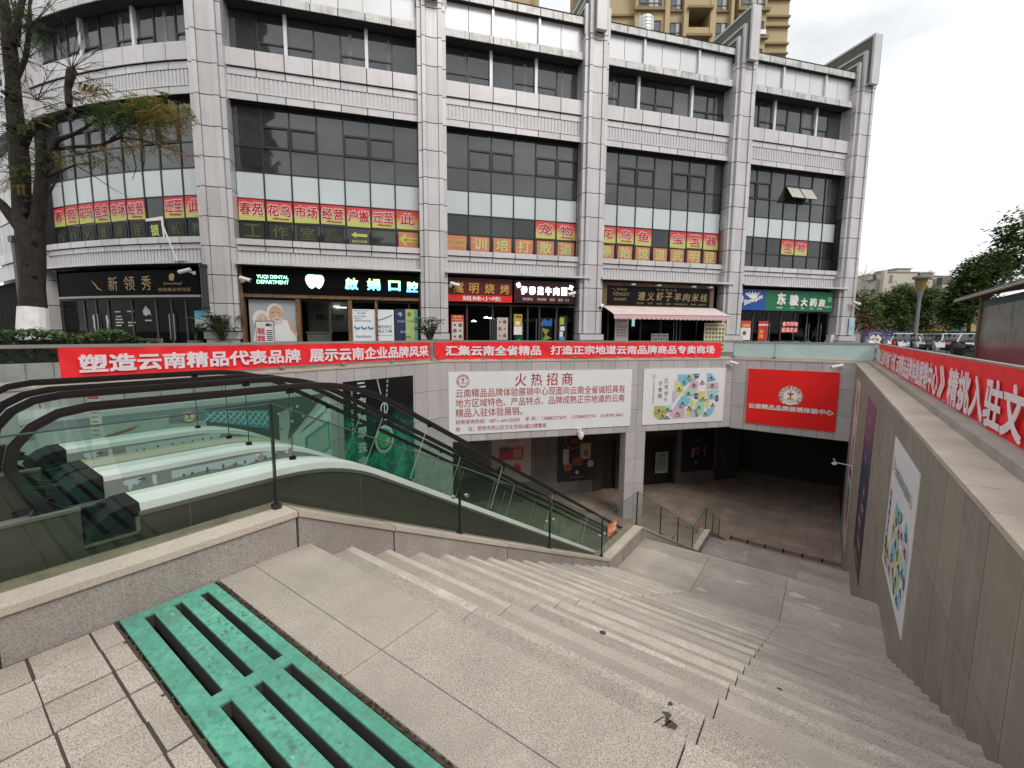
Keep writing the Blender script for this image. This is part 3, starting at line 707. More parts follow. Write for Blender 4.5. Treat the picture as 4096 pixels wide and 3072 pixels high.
banner('red cloth banner about representing Yunnan quality, on the left railing above the escalators', LW, 1.69, 11.1, .455, 1.03, -.16,
       [('塑造云南精品代表品牌', 1.945, 6.30, .545, .905), ('展示云南企业品牌风采', 6.55, 10.98, .53, .915)], (-11.66, 6.4, .45))
banner('red cloth banner with white lettering on the railing below the shop fronts', f2, 1.385, 13.81, .41, 1.03, .05,
       [('汇集云南全省精品', 1.775, 5.48, .525, .905), ('打造正宗地道云南品牌商品专卖商场', 5.875, 13.44, .545, .905)], CW(7.6, -.2, .41))
banner('long red cloth banner seen at a slant along the right railing', RW, -19.9, -1.2, .345, 1.075, -.51,
       [('中国企业品牌市场推广计划', -19.55, -14.6, .47, .94), ('《', -14.75, -14.3, .47, .94), ('云南精品品牌体验展销中心', -14.2, -9.0, .47, .94), ('》', -8.95, -8.5, .47, .94), ('精挑入驻文化空间', -8.3, -3.6, .46, .95)], (1.36, 10, .34))
# ------------------------------------------------------------------ posters on the court walls
GOLD = flat('ink_gold', (.55, .33, .08), .5)
def emblem(q, cx, cz, r, o, mw_, mr, mg, ring_text=True):
    """round seal: torch on a stepped base inside a ring of characters, ribbon of dots below"""
    q.disc(cx, cz, r, o, mw_); q.ring(cx, cz, r * .93, r * .985, o + .003, mr); q.ring(cx, cz, r * .60, r * .63, o + .003, mr)
    if ring_text:
        for i, ch in enumerate('中国企业品牌市场推广计划'):
            a = R(215 - 250 * i / 11); ux, uz = math.cos(a), math.sin(a)
            h = r * .12
            q.text(ch, -h, h, -h, h, o + .003, mr, .02, map2=lambda x, z: (cx + ux * r * .79 + uz * x + ux * z, cz + uz * r * .79 - ux * x + uz * z))
    q.poly([(cx - r * .06, cz - r * .1), (cx + r * .06, cz - r * .1), (cx + r * .05, cz + r * .5), (cx - r * .05, cz + r * .5)], o + .003, mr)
    q.poly([(cx - r * .28, cz + r * .2), (cx - r * .05, cz + r * .06), (cx - r * .05, cz + r * .2), (cx - r * .22, cz + r * .34)], o + .0032, mr)
    q.poly([(cx + r * .28, cz + r * .2), (cx + r * .05, cz + r * .06), (cx + r * .05, cz + r * .2), (cx + r * .22, cz + r * .34)], o + .0032, mr)
    for k, wd in enumerate((.16, .24, .34)): q.rect(cx - r * wd, cx + r * wd, cz - r * (.2 + .1 * k), cz - r * (.11 + .1 * k), o + .003, mg)
    n = 12; up = [(cx + r * .8 * math.cos(R(235 + 70 * i / n)), cz + r * .86 * math.sin(R(235 + 70 * i / n))) for i in range(n + 1)]
    dn = [(cx + r * .95 * math.cos(R(235 + 70 * i / n)), cz + r * 1.0 * math.sin(R(235 + 70 * i / n))) for i in range(n, -1, -1)]
    q.poly(up + dn, o + .004, mr)
def board(name, label, cat, f, a, b, z0, z1, mat, o=.03, th=.025, corners=None, group=None):
    c = f((a + b) / 2, o, z0); t = thing(name, label, cat, c, group)
    q = MB(f); q.box(a, b, o - th, o, z0, z1); q.build('sheet', mat, t)
    return t
t = board('recruitment_billboard', 'large white billboard with red text above the dark arcade, nearest the escalators', 'billboard', CW, 1.85, 9.35, -2.41, -.06, WPRINT, .045)
q = MB(CW)
for i, ch in enumerate('火热招商'): q.text(ch, 4.38 + i * .635, 4.84 + i * .635, -.64, -.15, .05, 0, .006)
for body, x0, x1, y0, y1 in [('云南精品品牌体验展销中心现面向云南全省诚招具有', 2.11, 9.05, -1.015, -.69), ('地方区域特色、产品特点、品牌成熟正宗地道的云南', 2.107, 9.04, -1.385, -1.065), ('精品入驻体验展销。', 2.105, 4.68, -1.76, -1.43),
                             ('招商咨询热线：0871--64155500', 2.10, 4.58, -2.02, -1.85), ('手 机：13888327697   13708492774   13187813441', 4.80, 9.0, -2.01, -1.84), ('地      址：昆明市西山区文化空间A座23楼整层', 2.10, 5.67, -2.30, -2.12)]:
    q.text(body, x0, x1, y0, y1, .05, 0, .002)
q.build('lettering', INKR, t)
q = MB(CW); emblem(q, 2.385, -.39, .245, .05, 0, 1, 2); q.build('emblem', [WPRINT, INKR, GOLD], t)
# floor-plan billboard
t = board('map_billboard', 'white billboard with a pastel floor plan, right of the white text billboard', 'billboard', CW, 9.9, 13.9, -2.41, -.055, WPRINT, .045)
pal = [flat('plan_' + n, c, .5) for n, c in (('pink', (.62, .42, .52)), ('blue', (.22, .50, .66)), ('green', (.34, .62, .47)), ('yellow', (.62, .60, .22)), ('lilac', (.50, .47, .58)), ('white', (.74, .74, .76)), ('teal', (.36, .60, .60)), ('navy', (.07, .09, .22)), ('olive', (.45, .45, .12)))] + [INKK]
def planmap(f, o, tr, name, t):
    q = MB(f)
    P = lambda pts, m, k=0: q.poly([tr(*p) for p in pts], o + .001 * k, m)
    P([(845, 890), (1035, 885), (1065, 590), (1100, 545), (1475, 530), (1568, 640), (1555, 930), (1475, 1025), (895, 1050), (845, 1000)], 5)
    P([(1100, 545), (1190, 545), (1250, 620), (1170, 690), (1100, 600)], 1, 1); P([(1195, 545), (1270, 540), (1300, 600), (1230, 640)], 2, 1); P([(1270, 540), (1340, 538), (1335, 580), (1300, 600)], 7, 2)
    P([(1070, 610), (1100, 605), (1165, 690), (1185, 720), (1110, 800), (1065, 700)], 3, 1); P([(1050, 720), (1075, 730), (1105, 800), (1060, 870), (1042, 850)], 4, 1)
    P([(1240, 640), (1290, 590), (1340, 650), (1310, 745), (1215, 690)], 0, 1); P([(1210, 690), (1310, 750), (1265, 810), (1165, 770)], 2, 1); P([(1160, 775), (1260, 815), (1215, 900), (1140, 930), (1090, 870)], 1, 1)
    P([(1090, 880), (1190, 930), (1180, 1038), (1060, 1044), (1010, 990)], 0, 1); P([(1260, 830), (1300, 830), (1280, 900), (1240, 1030), (1190, 1035), (1215, 910)], 3, 1)
    P([(1425, 532), (1475, 530), (1540, 610), (1425, 640)], 1, 1); P([(1420, 645), (1560, 632), (1565, 710), (1420, 715)], 0, 1); P([(1425, 725), (1565, 715), (1560, 830), (1440, 835)], 6, 1)
    P([(1320, 740), (1420, 735), (1415, 830), (1330, 850)], 3, 1); P([(1305, 850), (1410, 840), (1400, 990), (1310, 1030), (1290, 950)], 2, 1); P([(1415, 840), (1460, 840), (1455, 920), (1410, 930)], 3, 1)
    P([(1440, 930), (1530, 935), (1475, 1022), (1390, 1028)], 1, 1); P([(1465, 845), (1557, 850), (1555, 925), (1450, 915)], 5, 1); P([(1250, 940), (1310, 940), (1350, 1030), (1250, 1032)], 4, 1)
    P([(850, 893), (960, 890), (1000, 930), (960, 1045), (897, 1050), (847, 1000)], 8, 1); P([(965, 890), (1035, 888), (1040, 930), (985, 990)], 2, 2); P([(960, 1045), (985, 1000), (1035, 1043)], 7, 2)
    for cx, cy in ((1310, 790), (1545, 820)): P([(cx + 26 * math.cos(k * .5), cy + 38 * math.sin(k * .5)) for k in range(12)], 7, 2)
    for i in range(26):     # dense fine plan lines
        x, y = rnd.uniform(1100, 1530), rnd.uniform(570, 1000); wd, hh = rnd.uniform(6, 22), rnd.uniform(4, 14)
        P([(x, y), (x + wd, y), (x + wd, y + 2), (x, y + 2)], 9, 3); P([(x, y), (x + 2, y), (x + 2, y + hh), (x, y + hh)], 9, 3)
    q.build('floor_plan', pal, t)
    q = MB(f)
    for (cx, cy, tx) in [(1225, 590, '曲靖'), (1172, 655, '丽江'), (1283, 680, '红河'), (1375, 650, '大理'), (1475, 605, '怒江'), (1490, 690, '昭通'), (1120, 725, '版纳'), (1222, 775, '文山'), (1385, 838, '西双版纳'), (1483, 810, '昆明'), (1160, 890, '临沧'), (1105, 1005, '德宏'), (1233, 940, '保山'), (1343, 935, '楚雄'), (1500, 910, '玉溪'), (1415, 1010, '普洱'), (902, 965, '美食城'), (993, 953, '精品水果'), (940, 1027, '鲜花'), (1310, 790, '入口'), (1545, 820, '入口'), (998, 1027, '入口'), (1310, 555, '入口')]:
        wd = 11 * len(tx) + 4; (x0, z0), (x1, z1) = tr(cx - wd, cy + 13), tr(cx + wd, cy - 13)
        ent = tx == '入口'
        if not ent: q.rect(x0, x1, min(z0, z1), max(z0, z1), o + .004, 0); q.poly([tr(cx - 14, cy - 16), tr(cx + 14, cy - 16), tr(cx + 6, cy - 34), tr(cx - 5, cy - 38)], o + .004, 0)
        (x0, z0), (x1, z1) = tr(cx - wd + 4, cy + 10), tr(cx + wd - 4, cy - 10)
        q.text(tx, x0, x1, min(z0, z1), max(z0, z1), o + .006, 1, .02)
    q.build('plan_lettering', [INKK, INKW], t)
def tr2(u, v):
    # linear fit of the billboard's own layout
    return (9.9 + (u - 745 + (v - 488) * .035) / (1642 - 745) * 4.0, -.055 - (v - (488 - (u - 757) * .0205)) / 612 * 2.355)
planmap(CW, .048, tr2, 'plan', t)
q = MB(CW)
for i, ch in enumerate('区域划分'): q.text(ch, 10.89, 11.06, -.66 - i * .265, -.47 - i * .265, .05, 0)
for i, ch in enumerate('示意图'): q.text(ch, 10.6, 10.78, -.77 - i * .265, -.58 - i * .265, .05, 0)
for i, ch in enumerate('云南精品品牌体验展销中心'): q.text(ch, 10.345, 10.41, -.60 - i * .085, -.54 - i * .085, .05, 0)
q.build('lettering', INKK, t)
q = MB(CW); emblem(q, 10.375, -.37, .09, .05, 0, 1, 2, False); q.build('emblem', [WPRINT, INKR, GOLD], t)
# red panel
REDB = M('red_panel', (.80, .010, .008), .35, var=.03, nscale=.8)
t = board('red_sign_panel', 'bright red sign panel with a round white emblem over the dark passage', 'billboard', RED, -2.79, .37, -2.42, -.06, REDB, .06, .05)
q = MB(RED); emblem(q, -1.20, -1.12, .43, .065, 0, 1, 2); q.build('emblem', [WHITE, INKR, GOLD], t)
q = MB(RED); q.text('云南精品品牌展销体验中心', -2.70, .27, -1.765, -1.545, .065, 0, .03, deep=.01); q.build('lettering', WHITE, t)
q = MB(RED); q.box(-2.83, .41, .0, .008, -2.46, -2.422); q.box(-2.83, .41, .0, .008, -.058, -.03); q.box(-2.83, -2.792, 0, .008, -2.42, -.06); q.box(.372, .41, 0, .008, -2.42, -.06); q.build('backing_edge', M('old_glue', (.42, .34, .12), .7), t)
# jade jewellery poster
def jade_mat():
    m, nt, out = nmat('jade_print'); p_ = N(nt, 'ShaderNodeBsdfPrincipled'); p_.inputs['Roughness'].default_value = .35
    v = coords(nt, (1, .8, .8)); f = noise(nt, v, 1.1, 8, .62); s = nt.nodes.new('ShaderNodeSeparateXYZ'); g_ = nt.nodes.new('ShaderNodeNewGeometry'); nt.links.new(g_.outputs[0], s.inputs[0])
    mr = N(nt, 'ShaderNodeMapRange'); nt.links.new(s.outputs[2], mr.inputs[0]); mr.inputs[1].default_value = -.3; mr.inputs[2].default_value = -2.6; mr.inputs[3].default_value = -.26; mr.inputs[4].default_value = .10
    ad = N(nt, 'ShaderNodeMath', _operation='ADD'); nt.links.new(f, ad.inputs[0]); nt.links.new(mr.outputs[0], ad.inputs[1])
    c = ramp(nt, ad.outputs[0], [(.40, (.002, .003, .004)), (.5, (.004, .05, .045)), (.56, (.01, .17, .13)), (.60, (.03, .36, .27)), (.64, (.02, .12, .10)), (.75, (.05, .40, .30))])
    nt.links.new(c, p_.inputs['Base Color']); nt.links.new(p_.outputs[0], out.inputs[0]); return m
t = board('jewellery_poster', 'black and green jewellery poster with a jade pendant behind the escalator glass', 'poster', LW, 7.44, 10.1, -3.66, -.08, jade_mat(), .045)
q = MB(LW)
for i, ch in enumerate('云南翡翠珠宝'): q.text(ch, 7.87, 8.20, -.50 - i * .46, -.14 - i * .46, .05, 0, .02)
q.text('YUNNAN JADE JEWELRY', 0, 1.75, 0, .085, .05, 0, .01, map2=lambda x, z: (7.655 + z, -.21 - x))
q.build('lettering', flat('ink_silver', (.55, .58, .6)), t)
q = MB(LW)
q.tube([(8.62, .06, -.1), (8.72, .06, -.5), (8.84, .06, -.78)], .018); 
for k in range(5): q.ring(9.02 - k * .015, -.18 - k * .15, .03, .05, .055, 0, 12, .6)
q.ring(8.87, -1.05, .15, .20, .055, 0, 24, .75); q.tube([(8.87, .06, -.82), (8.87, .06, -1.25)], .02); q.disc(8.87, -1.42, .07, .055, 0)
q.ring(8.85, -2.05, .36, .46, .055, 0, 36, .8)
q.build('pendant_chain', flat('print_silver', (.50, .56, .58), .4), t)
q = MB(LW); q.disc(8.85, -2.02, .34, .052, 0, 30, .26); q.disc(8.98, -2.15, .13, .054, 1, 20, .1); q.build('jade_stone', [flat('jade', (.10, .38, .16), .3), flat('jade_light', (.42, .50, .46), .3)], t)
# mall picture poster
t = board('mall_poster', 'long pale poster picturing a white shopping mall on the left court wall', 'poster', LW, 1.07, 7.0, -2.9, -.05, M('mall_print', (.50, .53, .53), .4, var=.05, nscale=.7), .04)
mp_ = [flat('mall_' + n, c, .45) for n, c in (('grey', (.25, .28, .31)), ('white', (.66, .69, .69)), ('dark', (.11, .125, .135)), ('blue', (.10, .36, .45)), ('pale', (.45, .52, .50)), ('sky', (.50, .66, .72)))]
q = MB(LW)
q.rect(1.08, 6.98, -.22, -.06, .042, 1); q.poly([(1.08, -.60), (3.9, -.66), (7.0, -.45), (7.0, -.36), (3.9, -.32), (1.08, -.30)], .042, 0)
q.poly([(3.9, -.40), (6.9, -.34), (6.0, -1.25), (5.3, -1.9), (4.0, -1.75)], .043, 2)
q.poly([(1.25, -.72), (3.22, -.72), (3.24, -.43), (1.25, -.48)], .044, 4); q.poly([(3.85, -.42), (5.30, -.62), (5.30, -1.1), (3.85, -.66)], .045, 3)
q.poly([(5.9, -1.4), (7.0, -.55), (7.0, -2.5), (5.9, -2.5)], .044, 1); q.poly([(6.22, -1.5), (6.96, -1.12), (6.98, -1.95), (6.2, -2.3)], .046, 3); q.poly([(6.3, -1.56), (6.9, -1.25), (6.92, -1.9), (6.3, -2.2)], .047, 4)
for k in range(12): q.poly([(5.56 + k * .03, -.72 + k * .01), (5.575 + k * .03, -.72 + k * .01), (5.56 + k * .015, -1.6), (5.545 + k * .015, -1.6)], .046, 1)
for (x, z) in ((5.55, -.74), (6.05, -.62), (6.5, -.5), (5.9, -1.0), (5.6, -1.15), (6.2, -.9)): q.disc(x, z, .035, .046, 1, 10)
q.build('mall_view', mp_, t)
q = MB(LW)
for k in range(10):
    x = 3.88 + k * .14
    q.tube([(x, .05, -.44 - k * .02), (x + .26, .05, -.72 - k * .035)], .012, seg=4); q.tube([(x + .26, .05, -.48 - k * .02), (x, .05, -.69 - k * .033)], .012, seg=4)
q.build('lattice', mp_[1], t)
q = MB(LW); q.text('云南精品品牌展销中心', 0, .80, 0, .09, .05, 0, .01, map2=lambda x, z: (6.12 + x, -1.36 + x * .62 + z)); q.build('lettering', flat('mall_ink', (.12, .13, .14)), t)
q = MB(LW); emblem(q, 3.6, -.52, .14, .05, 0, 1, 2); q.build('emblem', [WHITE, INKR, GOLD], t)
q = MB(LW); q.poly([(2.1, -.72), (2.75, -.56), (2.6, -.66), (2.1, -.76)], .048, 0); q.poly([(1.2, -.95), (2.0, -.80), (1.9, -.9), (1.2, -1.05)], .048, 1); q.build('swoosh', [flat('mall_red', (.35, .12, .10)), flat('mall_sand', (.45, .40, .30))], t)
# right wall posters (letters run away from the eye)
t = board('map_poster', 'white poster with the pastel floor plan on the right wall, nearest the camera', 'poster', RW, -8.07, -5.95, -1.86, -.04, WPRINT, .022, .01)
planmap(RW, .024, lambda u, v: (-8.0 + (u - 840) / 740 * 1.95, -.72 - (v - 530) / 530 * 1.08), 'plan', t)
q = MB(RW)
for i, ch in enumerate('云南精品品牌体验展销中心'): q.text(ch, -7.7 + i * .128, -7.6 + i * .128, -.50, -.36, .026, 0)
for i, ch in enumerate('区域划分示意图'): q.text(ch, -7.92, -7.76, -.86 - i * .13, -.75 - i * .13, .026, 0, .02)
q.build('lettering', INKK, t)
q = MB(RW); emblem(q, -7.85, -.38, .09, .026, 0, 1, 2, False); q.build('emblem', [WPRINT, INKR, GOLD], t)
t = board('dark_poster', 'tall dark purple and blue poster on the right wall between the two pale ones', 'poster', RW, -13.74, -11.4, -3.9, -.09, vramp('night_print', [(0, (.02, .022, .03)), (.35, (.02, .025, .05)), (.62, (.03, .05, .09)), (.75, (.12, .04, .10)), (1, (.17, .05, .11))], -3.9, -.1), .024, .012)
q = MB(RW)
for k in range(14): q.rect(-13.2 + rnd.uniform(0, .9), -12.2 + rnd.uniform(0, .6), -2.0 - k * .13, -1.93 - k * .13 + rnd.uniform(0, .05), .026 + k * .0005, k % 3)
q.text('云岭臻品', -13.1, -12.2, -.62, -.42, .026, 3); q.text('匠心之作', -13.1, -12.2, -.98, -.80, .026, 3); q.text('传承', -12.9, -12.4, -1.5, -1.3, .026, 3)
q.build('picture', [flat('pic_red', (.28, .05, .04)), flat('pic_sand', (.30, .26, .22)), flat('pic_blue', (.06, .09, .14)), flat('pic_ink', (.45, .42, .45))], t)
t = board('pale_poster', 'tall pale pink poster at the far end of the right wall', 'poster', RW, -19.3, -17.2, -5.6, -.1, M('pale_print', (.56, .48, .50), .45, var=.08, nscale=.8), .024, .012)
q = MB(RW)
for k, (x0, x1, z0, z1, m) in enumerate([(-18.0, -17.7, -1.2, -.4, 0), (-18.5, -18.3, -1.0, -.35, 1), (-18.3, -17.8, -2.9, -1.9, 0), (-18.6, -17.6, -3.3, -3.0, 1), (-18.7, -17.5, -4.4, -3.6, 2), (-18.4, -17.6, -4.9, -4.2, 0)]): q.rect(x0, x1, z0, z1, .026 + k * .0006, m)
q.build('picture', [flat('pp_red', (.34, .06, .09)), flat('pp_ink', (.06, .05, .06)), flat('pp_green', (.08, .16, .12))], t)
# posters inside the arcade
AB = lambda s, o, z: CW(s, o - 3.36, z)
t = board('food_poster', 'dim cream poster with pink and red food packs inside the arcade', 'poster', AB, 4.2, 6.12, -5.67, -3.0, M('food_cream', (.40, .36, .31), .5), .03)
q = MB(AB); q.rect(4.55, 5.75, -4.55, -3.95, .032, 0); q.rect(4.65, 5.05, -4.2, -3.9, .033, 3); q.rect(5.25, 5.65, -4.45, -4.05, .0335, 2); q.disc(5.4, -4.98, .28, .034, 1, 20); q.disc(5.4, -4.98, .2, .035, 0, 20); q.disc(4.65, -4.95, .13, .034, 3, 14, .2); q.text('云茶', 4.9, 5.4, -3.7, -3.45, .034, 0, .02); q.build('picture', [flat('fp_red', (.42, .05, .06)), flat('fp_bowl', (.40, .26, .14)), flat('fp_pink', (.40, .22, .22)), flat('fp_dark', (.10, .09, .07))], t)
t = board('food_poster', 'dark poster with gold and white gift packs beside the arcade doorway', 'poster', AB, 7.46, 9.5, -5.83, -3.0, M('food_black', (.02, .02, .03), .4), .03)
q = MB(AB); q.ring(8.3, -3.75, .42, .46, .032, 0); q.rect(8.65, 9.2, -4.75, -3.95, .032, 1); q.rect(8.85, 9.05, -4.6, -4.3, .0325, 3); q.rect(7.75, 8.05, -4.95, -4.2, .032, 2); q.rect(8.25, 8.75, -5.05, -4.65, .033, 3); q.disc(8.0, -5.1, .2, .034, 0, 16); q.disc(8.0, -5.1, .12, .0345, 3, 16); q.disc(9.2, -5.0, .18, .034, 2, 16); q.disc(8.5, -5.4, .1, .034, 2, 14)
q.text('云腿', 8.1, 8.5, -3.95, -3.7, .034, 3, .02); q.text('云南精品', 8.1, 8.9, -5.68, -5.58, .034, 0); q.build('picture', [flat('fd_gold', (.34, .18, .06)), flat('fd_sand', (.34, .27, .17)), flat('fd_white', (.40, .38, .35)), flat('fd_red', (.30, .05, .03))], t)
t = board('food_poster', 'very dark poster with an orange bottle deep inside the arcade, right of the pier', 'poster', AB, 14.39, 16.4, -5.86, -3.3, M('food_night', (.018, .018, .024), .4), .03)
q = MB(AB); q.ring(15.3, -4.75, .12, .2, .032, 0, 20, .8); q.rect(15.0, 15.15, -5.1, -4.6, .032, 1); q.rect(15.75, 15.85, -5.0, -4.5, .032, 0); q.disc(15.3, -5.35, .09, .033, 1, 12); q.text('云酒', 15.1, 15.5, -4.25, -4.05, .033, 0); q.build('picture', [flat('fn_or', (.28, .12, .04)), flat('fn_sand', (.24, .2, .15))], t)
t = board('paper_notice', 'pale printed notice taped to the dark arcade door right of the pier', 'notice', lambda s, o, z: CW(s, o - 3.50, z), 12.95, 13.68, -5.85, -4.72, M('notice_paper', (.34, .38, .37), .6), .03)
q = MB(lambda s, o, z: CW(s, o - 3.50, z)); q.text('重要通知', 13.1, 13.53, -4.93, -4.83, .032, 0, .02)
for k in range(13): q.rect(13.02, 13.60 - rnd.uniform(0, .12), -5.04 - k * .055, -5.02 - k * .055, .032, 0)
q.build('lettering', INKK, t)
# ------------------------------------------------------------------ cameras watching the court
CAMW = M('camera_plastic', (.72, .72, .70), .35, var=.04)
t = thing('dome_camera', 'white domed security camera hanging from an arm under the white text billboard', 'security camera', CW(7.0, .1, -2.6))
f = lambda x, o, z: CW(7.05 + x, o, -2.55 + z)
q = MB(f); q.box(-.07, .07, 0, .06, -.02, .16); q.tube([(0, .05, .1), (0, .18, .17), (0, .26, .15), (0, .28, .06)], .028); q.build('bracket', CAMW, t)
q = MB(f)
for (z0, r0), (z1, r1) in zip([(.06, .04), (.04, .10), (-.10, .115), (-.14, .115), (-.15, .09), (-.2, .088), (-.25, .05), (-.265, .0)], [(.04, .10), (-.10, .115), (-.14, .115), (-.15, .09), (-.2, .088), (-.25, .05), (-.265, .0), (-.265, 0)]):
    q.tube([(0, .28, z0), (0, .28, z1)], [max(r0, .002), max(r1, .002)], seg=16, caps=False)
q.build('housing', CAMW, t, smooth=True)
def bullet(label, f, mat=CAMW, s=1.0, d=(1, 0)):
    t = thing('bullet_camera', label, 'security camera', f(0, 0, 0), 'small bullet security cameras')
    q = MB(f); q.box(-.05 * s, .05 * s, 0, .03 * s, -.05 * s, .05 * s); q.tube([(0, .02 * s, 0), (0, .14 * s, .0), (d[0] * .06 * s, .2 * s, .03 * s)], .018 * s); q.build('bracket', mat, t)
    q = MB(f); q.tube([(-d[0] * .02 * s, .16 * s, .09 * s), (d[0] * .3 * s, (.16 + d[1] * .16) * s, .0)], [.06 * s, .06 * s], seg=10); q.build('body', mat, t)
    q = MB(f); q.tube([(d[0] * .295 * s, (.16 + d[1] * .158) * s, .001), (d[0] * .31 * s, (.16 + d[1] * .165) * s, -.002)], .045 * s, seg=10); q.build('lens', BLACK, t)
bullet('white bullet camera just below the railing above the map billboard', lambda x, o, z: CW(14.0 + x, o, .12 + z), d=(1, .6))
bullet('white bullet camera in the corner above the red panel', lambda x, o, z: RED(.42 + x, o, .14 + z), d=(-1, .4), s=1.1)
t = thing('wall_camera', 'small white antenna camera on a long arm from the right wall over the dark passage', 'security camera', (.85, 17.4, -2.76))
f = lambda x, y, z: (.85 + x, 17.4 + y, -2.76 + z)
q = MB(f); q.tube([(0, 0, 0), (-.42, 0, .04)], .012); q.build('arm', CAMW, t)
q = MB(f); q.box(-.5, -.42, -.03, .03, -.03, .05); q.tube([(-.5, 0, .0), (-.52, 0, -.03)], .05, seg=10); q.tube([(-.47, .02, .05), (-.48, .02, .16)], .006); q.tube([(-.5, .02, .05), (-.52, .02, .17)], .006); q.build('body', CAMW, t)
# ------------------------------------------------------------------ the commercial building
PANEL = M('alu_panel', (.60, .58, .59), .38, var=.06, nscale=.8, island=.12, metal=.15, streak=.3, gcol=(.27, .25, .21), grime=.15)
PANELD = M('alu_panel_dirty', (.60, .595, .59), .4, var=.06, nscale=.8, island=.10, metal=.1, streak=.7, gcol=(.14, .125, .085), grime=.7)
PANELW = M('alu_panel_bright', (.70, .70, .72), .3, var=.03, nscale=.6, island=.03, metal=.2)
RIB = M('ribbed_metal', (.56, .555, .56), .4, var=.05, metal=.1, streak=.2, gcol=(.2, .19, .17))
GAP = M('panel_gap', (.02, .02, .02), .9)
FRAME = M('window_frame', (.016, .016, .018), .4, var=.1)
def glass_dark(name, base, spec=.5, wob=.02):
    m, nt, out = nmat(name); p_ = N(nt, 'ShaderNodeBsdfPrincipled'); p_.inputs['Roughness'].default_value = .03; p_.inputs['IOR'].default_value = 1.62
    p_.inputs['Specular IOR Level'].default_value = spec
    c = mix(nt, ramp(nt, noise(nt, coords(nt, (.5, .5, .8)), .7, 3), [(.35, 0.), (.7, 1.)]), base, tuple(x * 1.8 + .004 for x in base)); ri = nt.nodes.new('ShaderNodeNewGeometry'); c = mix(nt, 1., c, ramp(nt, ri.outputs['Random Per Island'], [(0, .35), (.6, 1.), (1, 2.1)]), 'MULTIPLY'); nt.links.new(c, p_.inputs['Base Color'])
    b = nt.nodes.new('ShaderNodeBump'); b.inputs['Strength'].default_value = wob; b.inputs['Distance'].default_value = .05
    nt.links.new(noise(nt, coords(nt), .9, 2), b.inputs['Height']); nt.links.new(b.outputs[0], p_.inputs['Normal'])
    nt.links.new(p_.outputs[0], out.inputs[0]); return m
WGLASS = glass_dark('dark_window_glass', (.030, .033, .036), .8)
WGLASS_L = glass_dark('low_window_glass', (.016, .018, .018), .45)  # lower panes: darker base and weaker gloss stand in for dark reflections
SPAN = M('spandrel_glass', (.56, .61, .62), .22, var=.05, nscale=.5, island=.06, streak=.12, gcol=(.42, .46, .46))
bld = thing('shopping_building', 'four storey silver panelled commercial building with a curved left end and shops below', 'building', FAC(10, -4, ZG))
def panels(q, s0, s1, o, z0, z1, n, th=.05, gap=.042, m=0, back=1, tilt=0):
    w = (s1 - s0) / n
    for i in range(n):
        q.box(s0 + i * w + gap / 2, s0 + (i + 1) * w - gap / 2, o - th, o, z0, z1, m)
    if back is not None: q.long(s0, s1, o - th - .05, o - th + .005, z0 + .01, z1 - .01, back)
def edges(a, b, n): return [a + (b - a) * i / n for i in range(n + 1)]
BAYS = [(-18.75, -8.55, [-18.75, -17.65, -16.5, -15.3, -14.17, -13.07, -11.92, -10.87, -9.72, -8.6], True),
        (-7.15, 1.38, edges(-7.15, 1.38, 7), True), (2.72, 10.27, edges(2.72, 10.27, 6), False), (11.62, 20.0, edges(11.62, 20.0, 7), False), (21.35, 29.3, edges(21.5, 29.3, 7), False)]
# which window columns have a small opening casement in the upper row
CASE = {0: (2, 3, 6, 7), 1: (1, 2, 4, 5), 2: (1, 2, 4, 5), 3: (1, 2, 4, 5), 4: (0, 1, 3, 4)}
